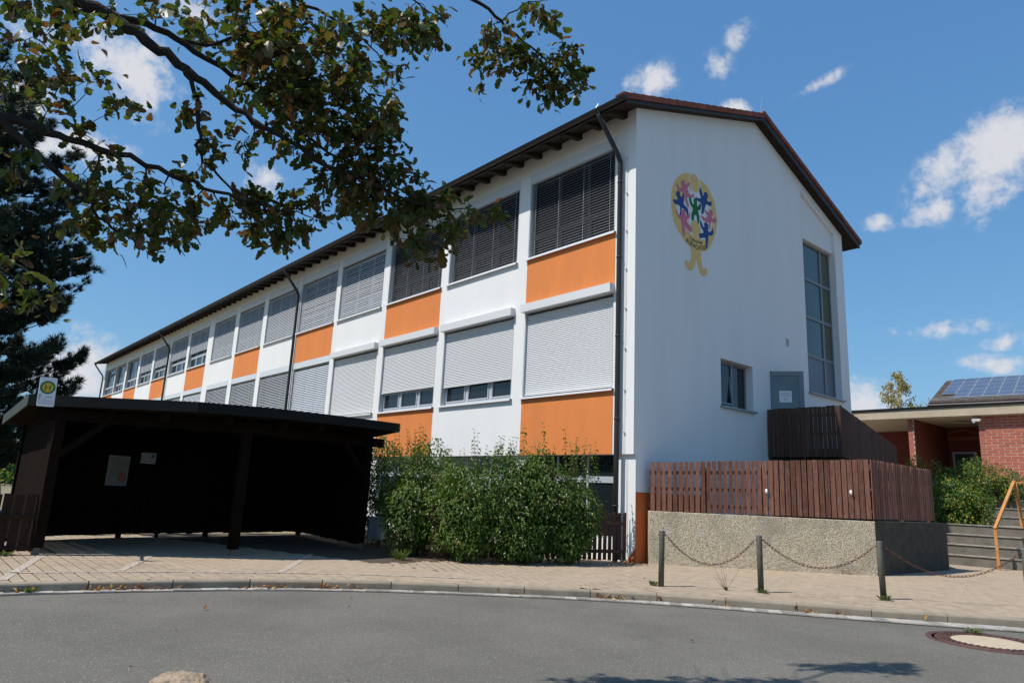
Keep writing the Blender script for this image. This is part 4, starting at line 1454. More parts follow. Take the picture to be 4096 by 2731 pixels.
for k in range(4):
    step(st, Vector((1.9, 9.9, 0)) + sy_ * 0.40 * k, 7.5, -0.1 if k == 0 else 0.27 * k - 0.05, 0.275 * (k + 1), 0.42 if k < 3 else 3.2)
for k in range(5):
    step(st, Vector((1.9, 9.9, 0)) + sx * 0.4 + sy_ * (1.2 + 2.2 + 0.42 * k), 6.5, 1.05 + 0.26 * k, 1.10 + 0.265 * (k + 1), 0.44 if k < 4 else 6.0)
# upper yard
ur = struct(MB().box(-8.0, 14, 15.4, 40, 0.5, 2.48).build('upper_yard', M_concrete))
hr = thing('handrail', 'ochre steel handrail with peeling paint beside the concrete steps', 'handrail', (4.40, 9.75, 0))
w = MB()
b0 = Vector((4.40, 9.75, 0))
w.bar(b0, b0 + Vector((0, 0, 1.08)), 0.075, 0.04, up=(0, 1, 0))
w.build('post', M_ochre, hr)
w = MB()
w.bar(b0 + Vector((0.0, -.03, 1.05)), Vector((4.55, 11.35, 2.36)), 0.075, 0.055)
w.build('rail', M_ochre, hr)
w = MB()
w.bar(Vector((4.62, 11.42, 1.1)), Vector((4.58, 11.36, 2.33)), 0.075, 0.04, up=(0, 1, 0))
w.build('post', M_ochre, hr)
w = MB()
w.bar(Vector((4.55, 11.35, 2.34)), Vector((6.4, 12.6, 2.36)), 0.075, 0.055)
w.build('rail', M_ochre, hr)

# ================================================================== BOLLARDS AND CHAINS
BP = [(2.77, -2.66), (3.96, -1.55), (5.35, -0.18), (6.96, 1.41)]
BL = ['olive grey steel bollard nearest the hedge, in front of the pebble wall', 'olive grey steel bollard in the middle of the pebble wall',
      'olive grey steel bollard at the right corner of the pebble wall', 'olive grey steel bollard at the right picture edge in front of the steps']
lean = [0.02, -0.012, -0.02, 0.0]
tops = []
for (x, y), lab, ln in zip(BP, BL, lean):
    b = thing('bollard', lab, 'bollard', (x, y, 0), 'bollards along the kerb joined by chains')
    M = T(x, y, 0) @ Matrix.Rotation(ln, 4, 'Y')
    w = MB()
    w.lathe([(0.048, -0.02), (0.048, 0.885), (0.044, 0.893)], 20)
    o = inst(w.mesh('tube_post', M_post, True), 'tube_post', b, M)
    w = MB()
    w.lathe([(0.050, 0.893), (0.050, 0.903), (0.02, 0.908)], 20)
    inst(w.mesh('cap', M_galv), 'cap', b, M)
    w = MB()
    w.tube([(0.0, -0.075, 0.83), (0, 0.075, 0.83)], 0.010, 6)
    inst(w.mesh('eye_bolt', M_rust), 'eye_bolt', b, M @ Matrix.Rotation(-0.75, 4, 'Z'))
    tops.append(M @ Vector((0, 0, 0.83)))


def link_mesh():
    w = MB()
    pts = []
    R, L_ = 0.0145, 0.022
    for k in range(6):
        a = -PI / 2 + PI * k / 5
        pts.append((L_ + R * math.cos(a), R * math.sin(a), 0))
    for k in range(6):
        a = PI / 2 + PI * k / 5
        pts.append((-L_ + R * math.cos(a), R * math.sin(a), 0))
    n = len(pts)
    rad = 0.0046
    vs, fs = [], []
    for i in range(n):
        d = (Vector(pts[(i + 1) % n]) - Vector(pts[i - 1])).normalized()
        s_ = Vector((0, 0, 1)).cross(d)
        for k in range(5):
            a = 2 * PI * k / 5
            vs.append(Vector(pts[i]) + s_ * rad * math.cos(a) + Vector((0, 0, 1)) * rad * math.sin(a))
    for i in range(n):
        j = (i + 1) % n
        for k in range(5):
            k2 = (k + 1) % 5
            fs.append((i * 5 + k, j * 5 + k, j * 5 + k2, i * 5 + k2))
    w.add(vs, fs)
    return w.mesh('link', M_rust, True)


lk = link_mesh()
CH = ['rusty chain sagging between the left bollard and the middle one', 'rusty chain sagging between the middle bollard and the wall corner one',
      'rusty chain sagging in front of the concrete steps']
for i in range(3):
    a, b = tops[i], tops[i + 1]
    h = (b - a)
    h.z = 0
    h.normalize()
    a, b = a + h * 0.07, b - h * 0.07
    ch = thing('chain', CH[i], 'chain', tuple(a), 'rusty chains between the bollards')
    sag = (0.44, 0.40, 0.42)[i]
    path = smooth_path([a + (b - a) * (t / 12) + Vector((0, 0, -sag * (1 - (2 * t / 12 - 1) ** 2))) for t in range(13)], 0.062)
    for k in range(len(path) - 1):
        d = (path[k + 1] - path[k]).normalized()
        M = frame((path[k] + path[k + 1]) / 2, d) @ Matrix.Rotation(PI / 4 + (PI / 2 if k % 2 else 0) + random.uniform(-.2, .2), 4, 'X')
        inst(lk, 'link', ch, M)

# ================================================================== BUS SHELTER
sh = thing('bus_shelter', 'dark brown timber bus shelter with a flat green grey roof edge', 'shelter', (-3.5, -7.6, 0))
FRONT = [Vector((-4.53, -11.10, 2.72)), Vector((-3.14, -8.67, 2.78)), Vector((-2.92, -7.40, 2.80)), Vector((-3.22, -5.7, 2.83)), Vector((-3.62, -4.05, 2.85))]
BACK = [Vector((-7.35, -11.17, 2.49)), Vector((-8.3, -8.7, 2.5)), Vector((-8.6, -7.4, 2.5)), Vector((-8.9, -5.7, 2.5)), Vector((-9.0, -3.7, 2.5))]
q = MB()
FT = 0.17
n = len(FRONT)
vs = []
for p in FRONT:
    vs += [p, p - Vector((0, 0, FT))]
for p in BACK:
    vs += [p, p - Vector((0, 0, FT))]
fs = []
for i in range(n - 1):
    a, b = 2 * i, 2 * (i + 1)
    c_, d_ = 2 * (n + i), 2 * (n + i + 1)
    fs += [(a, b, d_, c_)[::-1], (a + 1, c_ + 1, d_ + 1, b + 1)[::-1], (a, a + 1, b + 1, b)[::-1], (c_, d_, d_ + 1, c_ + 1)[::-1]]
fs += [(0, 2 * n, 2 * n + 1, 1)[::-1], (2 * (n - 1), 2 * (n - 1) + 1, 2 * (2 * n - 1) + 1, 2 * (2 * n - 1))[::-1]]
q.add([v - Vector((0, 0, 0.012)) for v in vs], fs)
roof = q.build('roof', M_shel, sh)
# metal roof edge
q = MB()
for a, b in zip(FRONT, FRONT[1:]):
    d = (b - a).normalized()
    nn = Vector((d.y, -d.x, 0)).normalized()
    q.prism([a + nn * .004 - Vector((0, 0, FT + .02)), b + nn * .004 - Vector((0, 0, FT + .02)), b + nn * .004, a + nn * .004], nn * 0.018)
q.build('roof_edge', M_fascia, roof)
q = MB()
a, b = FRONT[0], BACK[0]
q.prism([a - Vector((0, .004, FT + .02)), a - Vector((0, .004, 0)), b - Vector((0, .004, 0)), b - Vector((0, .004, FT + .02))], (0, -0.02, 0))
q.build('roof_edge', M_fascia2, roof)
q = MB()
a, b = FRONT[-1], BACK[-1]
q.prism([a - Vector((0, -.004, FT + .02)), a - Vector((0, -.004, 0)), b - Vector((0, -.004, 0)), b - Vector((0, -.004, FT + .02))], (0, 0.02, 0))
q.build('roof_edge', M_fascia2, roof)
# posts
PL, PM_, PR = Vector((-4.42, -10.62, 0)), Vector((-3.52, -7.58, 0)), Vector((-4.42, -4.36, 0))
for p, yaw in ((PL, 0.25), (PM_, 0.0), (PR, -0.3)):
    w = MB()
    w.obox(T(p.x, p.y, 0) @ Matrix.Rotation(yaw, 4, 'Z'), -.085, .085, -.085, .085, 0.12, 2.62)
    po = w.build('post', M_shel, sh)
    w = MB()
    w.obox(T(p.x, p.y, 0) @ Matrix.Rotation(yaw, 4, 'Z'), -.05, .05, -.05, .05, -0.02, 0.12)
    w.build('post_foot', M_step, po)
for a, b in ((PL, PM_), (PM_, PR)):
    d = (b - a).normalized()
    w = MB()
    w.bar(a - d * 0.35 + Vector((0, 0, 2.40)), b + d * 0.45 + Vector((0, 0, 2.42)), 0.13, 0.20)
    w.build('beam', M_shel, sh)
for p, d in ((PL, (PM_ - PL)), (PR, (PM_ - PR))):
    d = d.normalized()
    w = MB()
    w.bar(p + Vector((0, 0, 1.62)), p + d * 0.78 + Vector((0, 0, 2.34)), 0.10, 0.10)
    w.build('brace', M_shel, sh)
k = 0
for i in range(len(FRONT) - 1):
    L_ = (FRONT[i + 1] - FRONT[i]).length
    m_ = max(1, int(L_ / 0.85))
    for j in range(m_):
        t = (j + 0.5) / m_
        a = FRONT[i].lerp(FRONT[i + 1], t)
        b = BACK[i].lerp(BACK[i + 1], t)
        d = (b - a).normalized()
        w = MB()
        w.bar(a + d * 0.14 - Vector((0, 0, FT + 0.085)), b - d * 0.1 - Vector((0, 0, FT + 0.085)), 0.10, 0.14)
        w.build('rafter', M_shel, sh)
# walls of upright planks
SW_ = [Vector((-4.62, -10.66, 0)), Vector((-7.22, -10.78, 0)), Vector((-7.95, -8.6, 0)), Vector((-8.2, -6.6, 0)), Vector((-8.55, -4.0, 0)), Vector((-4.6, -4.30, 0))]
spl = MB().box(-.069, .069, -.012, .012, 0, 1).mesh('plank', M_shel)
for i in range(len(SW_) - 1):
    a, b = SW_[i], SW_[i + 1]
    d = (b - a).normalized()
    L_ = (b - a).length
    m_ = int(L_ / 0.148)
    for j in range(m_):
        p = a + d * (L_ * (j + 0.5) / m_)
        gap = 0.99 if i == 0 else 1.06
        zb = 0.07 if 0 < i < 4 else 0.07
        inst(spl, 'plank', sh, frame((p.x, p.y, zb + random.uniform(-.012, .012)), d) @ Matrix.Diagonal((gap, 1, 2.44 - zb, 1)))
    for z_ in (0.5, 1.4, 2.2):
        w = MB()
        inn = Vector((-d.y, d.x, 0)) * (-1)
        w.bar(a + inn * .04 + Vector((0, 0, z_)), b + inn * .04 + Vector((0, 0, z_)), 0.05, 0.09)
        w.build('rail', M_shel, sh)
for p in SW_[1:5]:
    MB().box(p.x - .03, p.x + .09, p.y - .05, p.y + .05, -0.02, 2.35).build('post', M_shel, sh)
MB().box(-7.95, -7.88, -7.82, -7.76, -0.02, 0.4).build('post', M_shel, sh)
MB().box(-8.25, -8.18, -5.82, -5.76, -0.02, 0.4).build('post', M_shel, sh)
# notices on the back wall
def notice(name, lab, y0, y1, z0, z1, m_, extra):
    d = (SW_[2] - SW_[1]).normalized() if y1 < -8.6 else (SW_[3] - SW_[2]).normalized()
    base = SW_[1] if y1 < -8.6 else SW_[2]
    t = ((y0 + y1) / 2 - base.y) / d.y
    p = base + d * t
    M = frame((p.x + 0.10, p.y, (z0 + z1) / 2), d)
    hw, hh = (y1 - y0) / 2, (z1 - z0) / 2
    th = thing(name, lab, 'notice', (p.x + 0.09, p.y, z0))
    w = MB()
    w.obox(M, -hw, hw, -0.0, 0.02, -hh, hh)
    sheet = w.build('sheet', m_, th)
    w = MB()
    w.obox(M, -hw - .02, hw + .02, 0.002, 0.03, -hh - .02, hh + .02)
    w.build('backing_board', M_galv, th)
    for a, b, c_, e, mm, nm in extra:
        w = MB()
        w.obox(M, a * hw, b * hw, -0.003, -0.001, c_ * hh, e * hh)
        w.build(nm, mm, th)
    return th


M_pap = mat('dull notice paper', (0.30, 0.30, 0.26), (0.22, 0.22, 0.19), scale=4, rough=0.5)
M_pap2 = mat('white notice paper', (0.36, 0.37, 0.38), (0.30, 0.31, 0.32), scale=4, rough=0.5)
M_redp = mat('faded red print', (0.36, 0.16, 0.12), rough=0.7)
M_bluep = mat('blue print', (0.08, 0.13, 0.24), rough=0.7)
notice('timetable', 'tall pale timetable sheet with a red block on the shelter back wall', -9.07, -8.62, 1.17, 1.80, M_pap, [(0.1, 0.85, -0.75, -0.05, M_redp, 'red_block')])
notice('small_notice', 'small white notice with a blue square beside the timetable', -8.36, -8.07, 1.70, 1.91, M_pap2, [(0.45, 0.9, 0.1, 0.85, M_bluep, 'blue_square')])

# bus stop sign, fixed to the roof edge
sg = thing('bus_stop_sign', 'white bus stop sign with a green ringed yellow H above the shelter roof edge', 'sign', (-3.6, -11.06, 2.44))
Ms = frame((-3.60, -11.085, 2.46), Vector((0.0, 1, 0))) @ Matrix.Rotation(0.10, 4, 'Z') @ Matrix.Rotation(-0.035, 4, 'Y')
# local: x to the right on the plate, z up, -y towards the street
w = MB()
hw, hh, rr = 0.125, 0.245, 0.02
out = []
for cx, cz, a0 in ((hw - rr, -hh + rr, -PI / 2), (hw - rr, hh - rr, 0), (-hw + rr, hh - rr, PI / 2), (-hw + rr, -hh + rr, PI)):
    for k in range(4):
        a = a0 + PI / 2 * k / 3
        out.append((cx + rr * math.cos(a), cz + rr * math.sin(a)))
Mc = Ms @ T(0.12, 0, 0.245)
M_plate = mat('white sign face', (0.72, 0.73, 0.75), rough=0.4)
M_sgreen = mat('sign green', (0.01, 0.17, 0.075), rough=0.4)
M_syel = mat('sign yellow', (0.72, 0.42, 0.02), rough=0.4)
w.prism([Mc @ Vector((a, 0.0, b)) for a, b in out], Mc.to_3x3() @ Vector((0, 0.012, 0)))
w.build('plate', M_plate, sg)


def disc(cx, cz, r0, dy, m_, nm, n_=32, r1=0.0):
    w = MB()
    for k in range(n_):
        a = 2 * PI * k / n_
        w.v.append(tuple(Mc @ Vector((cx + r0 * math.cos(a), dy, cz + r0 * math.sin(a)))))
    w.f.append(tuple(range(n_)))
    return w.build(nm, m_, sg)


disc(0, 0.075, 0.112, -0.002, M_sgreen, 'green_ring')
disc(0, 0.075, 0.080, -0.004, M_syel, 'yellow_disc')
w = MB()
for a, b, c_, d_ in ((-.042, -.026, .02, .13), (.026, .042, .02, .13), (-.026, .026, .067, .083)):
    w.obox(Mc, a, b, -0.0065, -0.005, c_, d_)
w.build('letter', M_sgreen, sg)
disc(-0.095, -0.065, 0.022, -0.002, M_sgreen, 'round_logo', 16)
w = MB()
w.obox(Mc, -0.113, -0.077, -0.005, -0.004, -0.071, -0.059)
w.build('logo_bar', M_plate, sg)
w = MB()
w.obox(Mc, -0.114, -0.090, -0.004, -0.002, -0.126, -0.106)
w.build('red_mark', M_redp, sg)


def sign_text(s, x, z, size):
    me = text_mesh(s, size)
    xs_ = [v.co.x for v in me.vertices]
    mn = min(xs_)
    w = MB()
    w.add([Mc @ Vector((x + v.co.x - mn, -0.004, z + v.co.y)) for v in me.vertices], [tuple(f.vertices) for f in me.polygons])
    bpy.data.meshes.remove(me)
    w.build('lettering', M_dframe, sg)


sign_text('Schule', -0.02, -0.098, 0.042)
sign_text('Linie', -0.062, -0.128, 0.028)
sign_text('247', -0.114, -0.163, 0.024)
sign_text('Erlangen Bahnhof', -0.062, -0.163, 0.024)
sign_text('247', -0.114, -0.200, 0.024)
sign_text('Herzogenaurach', -0.062, -0.200, 0.026)
w = MB()
w.bar(Mc @ Vector((0.0, 0.02, -0.12)), Vector((-4.45, -10.75, 2.55)), 0.04, 0.04)
w.bar(Mc @ Vector((0.0, 0.016, 0.2)), Mc @ Vector((0, 0.016, -0.235)), 0.05, 0.008, up=(1, 0, 0))
w.build('bracket', M_galv, sg)

# litter bin
lb = thing('litter_bin', 'grey sheet metal litter bin on a post beside the shelter', 'bin', (-4.6, -3.85, 0))
Mb = T(-4.62, -3.82, 0) @ Matrix.Rotation(0.55, 4, 'Z')
w = MB()
w.obox(Mb, -.19, .19, -.15, .15, 0.17, 0.66)
w.build('body', M_galv, lb, bevel=0.012)
w = MB()
w.obox(Mb, -.20, .20, -.16, .16, 0.665, 0.685)
w.build('rim', M_galv, lb)
w = MB()
w.obox(Mb, -.03, .03, .16, .21, -0.02, 0.74)
w.build('post', M_post, lb)

# ------------------------------------------------------------------ picket fences
def picket_fence(name, lab, pts, h, pitch, width, m_, rails=(0.22, 0.78), side=1):
    f = thing(name, lab, 'fence', tuple(pts[0]))
    pk = MB().add([(-width / 2, -.012, 0), (width / 2, -.012, 0), (width / 2, .012, 0), (-width / 2, .012, 0), (-width / 2, -.012, 0.985), (width / 2, -.012, 0.985), (width / 2, .012, 1), (-width / 2, .012, 1)],
                  [(0, 3, 2, 1), (4, 5, 6, 7), (0, 1, 5, 4), (1, 2, 6, 5), (2, 3, 7, 6), (3, 0, 4, 7)]).mesh('picket', m_)
    path = smooth_path(pts, pitch)
    for i, p in enumerate(path[:-1]):
        d = (path[i + 1] - p).normalized()
        inst(pk, 'picket', f, frame((p.x, p.y, p.z + 0.05 + random.uniform(-.01, .01)), (d.x, d.y, 0)) @ Matrix.Rotation(random.uniform(-.012, .012), 4, 'Y') @ Matrix.Diagonal((1, 1, h - 0.05 + random.uniform(-.01, .01), 1)))
    w = MB()
    for r_ in rails:
        pr = smooth_path(pts, 0.5)
        pr.append(Vector(pts[-1]))
        for a, b in zip(pr, pr[1:]):
            d = (b - a).normalized()
            nn = Vector((-d.y, d.x, 0)) * 0.035 * side
            w.bar(a + nn + Vector((0, 0, h * r_)), b + nn + Vector((0, 0, h * r_)), 0.035, 0.075)
    w.build('rail', m_, f)
    return f


picket_fence('picket_fence', 'reddish brown picket fence half hidden by the big dogwood', [(-0.20, -0.06, 0), (-0.62, -1.25, 0), (-1.25, -2.75, 0), (-2.02, -4.18, 0)], 1.08, 0.125, 0.078, M_picket)
picket_fence('picket_fence', 'short dark board fence in front of the shelter left corner', [(-4.42, -10.66, 0), (-4.44, -10.85, 0), (-4.5, -11.2, 0), (-4.62, -11.8, 0), (-4.8, -12.4, 0)], 1.0, 0.16, 0.135, M_board, rails=(0.12, 0.62))

# ================================================================== BRICK BUILDING
bb = thing('brick_building', 'low red brick building with a flat concrete roof at the top of the steps', 'building', (3.0, 16.0, 2.4))
BH, BLN = 0.0995, 0.355
def brick_mesh(l, h, d_=0.03):
    return MB().box(-l / 2, l / 2, -d_, 0, 0, h).mesh('brick', M_brick)


bm_full, bm_half = brick_mesh(BLN - .019, BH - .017), brick_mesh(BLN / 2 - .019, BH - .017)
ZB, ZT = 2.40, 4.80
bricks = []
def lay(x0, x1, y, z0=ZB, z1=ZT, ax='x', parent=None, limit=None):
    j = 0
    z = z0 + 0.008
    while z + BH < z1 + 0.03:
        off = BLN / 2 if j % 2 else 0.0
        x = x0 - off
        while x < x1 - 0.01:
            a, b = max(x, x0), min(x + BLN, x1)
            if b - a > 0.06:
                full = (b - a) > BLN - .01
                m_ = bm_full if full else bm_half
                s_ = (b - a) / (BLN if full else BLN / 2)
                c_ = (a + b) / 2
                dd = random.uniform(-.003, .003)
                if ax == 'x':
                    inst(m_, 'brick', parent, T(c_, y + dd, z) @ Matrix.Diagonal((s_, 1, 1, 1)))
                else:
                    inst(m_, 'brick', parent, T(y + dd, c_, z) @ Matrix.Rotation(PI / 2, 4, 'Z') @ Matrix.Diagonal((s_, 1, 1, 1)))
            x += BLN
        z += BH
        j += 1


w = MB()
w.box(2.58, 9.0, 15.944, 16.4, ZB, ZT)
wall = w.build('front_wall', M_mortar, bb)
lay(2.575, 5.2, 15.968, parent=wall)
MB().box(5.2, 9.0, 15.93, 15.96, ZB, ZT).build('brick_facing', M_brick, wall, kind='stuff')
w = MB()
w.box(0.27, 0.47, 15.944, 15.985, ZB, ZT)
pil = w.build('pillar', M_mortar, bb)
lay(0.262, 0.478, 15.968, parent=pil)
M_brick_shade = mat('brick with recess shade', (0.20, 0.05, 0.032), (0.17, 0.045, 0.03), scale=5, rough=0.85)  # brick darkened: shade of the recess and pillar side put into the colour
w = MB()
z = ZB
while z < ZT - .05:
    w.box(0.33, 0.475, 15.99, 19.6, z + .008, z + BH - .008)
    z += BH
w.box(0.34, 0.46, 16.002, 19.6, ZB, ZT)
w.build('side_wall', M_brick_shade, bb)
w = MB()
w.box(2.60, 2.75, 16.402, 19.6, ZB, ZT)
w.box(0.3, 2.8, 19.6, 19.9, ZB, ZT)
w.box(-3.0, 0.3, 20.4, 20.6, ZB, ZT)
w.build('recess_wall', M_brick_shade, bb)
MB().box(0.46, 1.62, 19.52, 19.6, 4.28, 4.42).build('lintel', M_brick, bb)
w = MB()
w.prism([(0.46, 19.58, 4.60), (1.05, 19.58, 4.74), (1.62, 19.58, 4.52), (1.62, 19.58, 4.46), (1.05, 19.58, 4.68), (0.46, 19.58, 4.54)], (0, 0.015, 0))
w.build('roof_timber', M_brick, bb)
w = MB()
w.box(0.60, 0.68, 19.55, 19.6, ZB, 3.82)
w.box(1.34, 1.42, 19.55, 19.6, ZB, 3.82)
w.box(0.68, 1.34, 19.55, 19.6, 3.74, 3.82)
dd = w.build('door', M_jamb, bb)
MB().box(0.68, 1.34, 19.57, 19.58, ZB, 3.74).build('pane', M_glassg, dd)
MB().box(-3.2, 9.5, 15.62, 24.0, 4.80, 5.13).build('roof_slab', M_concrete, bb, bevel=0.01)
MB().box(-3.25, 9.55, 15.57, 24.05, 5.13, 5.20).build('roof_edge', M_fascia, bb)
fl = thing('flood_light', 'white flood light under the concrete roof, at the left end of the brick wall', 'lamp', (2.58, 15.85, 4.66))
w = MB()
w.obox(T(2.58, 15.82, 4.66) @ Matrix.Rotation(0.3, 4, 'X'), -.13, .13, -.12, .1, -.04, .05)
w.build('housing', M_sill, fl, bevel=0.015)
MB().lathe([(0.035, 0), (0.045, 0.03), (0.03, 0.06)], 10, (2.5, 15.76, 4.55)).build('motion_sensor', M_sill, fl)
MB().box(2.56, 2.60, 15.85, 15.95, 4.70, 4.80).build('bracket', M_galv, fl)
tl = thing('tube_light', 'long pale tube light on the porch ceiling of the brick building', 'lamp', (2.0, 17.0, 4.75))
w = MB()
w.tube([(1.55, 16.9, 4.74), (1.9, 17.3, 4.74)], 0.04, 8)
w.build('tube', M_concrete, tl)

# the three stand a little farther back and larger than drawn above
for r_ in (bb, fl, tl):
    r_.location = Vector((-1.075, 1.324, -0.151)) + r_.location * 1.1047
    r_.scale = (1.1047,) * 3

# house with solar panels behind
sol = thing('tiled_house', 'dark tiled house roof rising behind the flat concrete roof', 'house', (0, 28, 2.4))
O_, U_, V_ = Vector((-2.86, 28.0, 6.98)), Vector((1, 0, -0.015)), Vector((-0.84, 6.0, 2.12))
w = MB()
nrm = U_.cross(V_).normalized()
w.prism([O_ - V_ * .02, O_ + U_ * 12 - V_ * .02, O_ + U_ * 12 + V_, O_ + V_], -nrm * 0.12)
w.prism([O_ + V_, O_ + U_ * 12 + V_, O_ + U_ * 12 + V_ + Vector((0, 6, -2.1)), O_ + V_ + Vector((0, 6, -2.1))], -nrm * 0.12)
M_dtile = mat('old dark roof tile', (0.12, 0.085, 0.07), (0.08, 0.06, 0.05), scale=4, rough=0.85, rand=0.2)
rfs = w.build('roof', M_dtile, sol)
tw = MB().box(0, 0.33, -0.03, 0.40, 0.0, 0.03)
tw.v = [(a, b, c_ + (0.03 if b < 0.1 else 0.0)) for a, b, c_ in tw.v]
tme = tw.mesh('roof_tile', M_dtile)
vd = V_.normalized()
Mr = Matrix(((U_.x, vd.x, nrm.x, 0), (U_.y, vd.y, nrm.y, 0), (U_.z, vd.z, nrm.z, 0), (0, 0, 0, 1)))
for j in range(17):
    for i in range(24 if j < 2 else 3):
        p = O_ + U_ * (0.335 * i) + vd * (0.375 * j) + nrm * 0.005
        inst(tme, 'roof_tile', rfs, T(*p) @ Mr)
w = MB()
w.box(-2.6, 9, 28.4, 40, 0, 6.9)
w.build('wall', M_white, sol)
w = MB()
w.tube([O_ - V_ * .03 + Vector((0, -.05, -.05)), O_ + U_ * 12 - V_ * .03 + Vector((0, -.05, -.05))], 0.07, 8)
w.build('gutter', M_gutter, sol)
w = MB()
for k in range(3):
    p = O_ + vd * 0.35 + nrm * (0.12 + 0.06 * k)
    w.bar(p - U_ * 0.15, p + U_ * 8, 0.015, 0.015)
for k in range(14):
    p = O_ + vd * 0.35 + U_ * (0.58 * k)
    w.bar(p + nrm * .04, p + nrm * 0.27, 0.03, 0.02)
w.build('snow_guard', M_zinc, rfs)
sa = thing('solar_array', 'blue solar panels in silver frames on the dark tiled roof', 'solar panels', tuple(O_))
PW, PH = 0.64, 1.06
w = MB().box(0.012, PW - .012, 0.012, PH - .012, 0, 0.035)
pme = w.mesh('solar_panel', M_solar)
fm = MB()
fm.box(0, PW, 0, 0.02, 0, 0.045).box(0, PW, PH - .02, PH, 0, 0.045).box(0, 0.02, 0.02, PH - .02, 0, 0.045).box(PW - .02, PW, 0.02, PH - .02, 0, 0.045)
for c_ in range(1, 4):
    fm.box(PW * c_ / 4 - .002, PW * c_ / 4 + .002, 0.02, PH - .02, 0.034, 0.037)
fme = fm.mesh('panel_frame', M_zinc)
for j in range(5):
    for i in range(12):
        if j == 0 and i == 0:
            continue
        p = O_ + U_ * (0.40 + (PW + .02) * i) + vd * (0.72 + (PH + .02) * j) + nrm * 0.10
        o = inst(pme, 'solar_panel', sa, T(*p) @ Mr)
        f_ = bpy.data.objects.new('panel_frame', fme)
        COL.objects.link(f_)
        f_.matrix_basis = Matrix.Identity(4)
        f_.parent = o

# ================================================================== STREET THINGS
mh = thing('manhole_cover', 'round manhole cover with a rust brown iron ring and pale concrete centre', 'manhole cover', (7.33, -2.08, -0.12))
MX, MY = 7.33, -2.08
MB().lathe([(0.700, -0.05), (0.700, 0.006), (0.665, 0.010), (0.637, 0.006), (0.630, 0.0), (0.602, 0.0), (0.595, 0.009), (0.434, 0.009), (0.427, 0.003), (0.280, 0.003)], 48, (MX, MY, -0.12)).build('iron_ring', M_iron, mh)
MB().lathe([(0.420, -0.02), (0.420, 0.005), (0.399, 0.010), (0.140, 0.011)], 40, (MX, MY, -0.12)).build('concrete_centre', M_cover, mh)
w = MB()
for ring, cnt in ((0.469, 40), (0.511, 44), (0.553, 48)):
    for k in range(cnt):
        a = 2 * PI * k / cnt
        w.obox(T(MX + ring * math.cos(a), MY + ring * math.sin(a), -0.112) @ Matrix.Rotation(a, 4, 'Z'), -.010, .010, -.018, .018, 0, 0.010)
w.build('raised_stud', M_iron, mh, kind='stuff')

# boulder at the near side of the street
bm = bmesh.new()
bmesh.ops.create_icosphere(bm, subdivisions=5, radius=1.0)
rr = random.Random(5)
planes = [(Vector((rr.uniform(-1, 1), rr.uniform(-1, 1), rr.uniform(-.2, 1))).normalized(), rr.uniform(0.62, 0.86)) for _ in range(14)] + [(Vector((0, 0, 1)), 0.62)]
for v in bm.verts:
    for n_, d_ in planes:
        e = v.co.dot(n_) - d_
        if e > 0:
            v.co -= n_ * e * 0.92
    from mathutils import noise
    v.co += v.co.normalized() * 0.09 * noise.noise(v.co * 3.5)
    v.co += v.co.normalized() * 0.035 * noise.noise(v.co * 11.0) + v.co.normalized() * 0.015 * noise.noise(v.co * 30.0)
    v.co = Vector((v.co.x * 0.33, v.co.y * 0.22, v.co.z * 0.26))
me = bpy.data.meshes.new('boulder')
bm.to_mesh(me)
bm.free()
me.materials.append(mat('sandstone boulder', (0.44, 0.33, 0.23), (0.27, 0.20, 0.14), scale=5, rough=0.9, bump=0.7, bscale=28, dirt=((0.15, 0.13, 0.05), 6, 0.56, 0.7)))
o = bpy.data.objects.new('boulder', me)
COL.objects.link(o)
o.location = (4.62, -10.78, -0.165)
o.rotation_euler = (0.05, 0.08, 0.75)
tag(o, 'pale sandstone boulder at the near edge of the street, cut by the picture bottom', 'boulder')

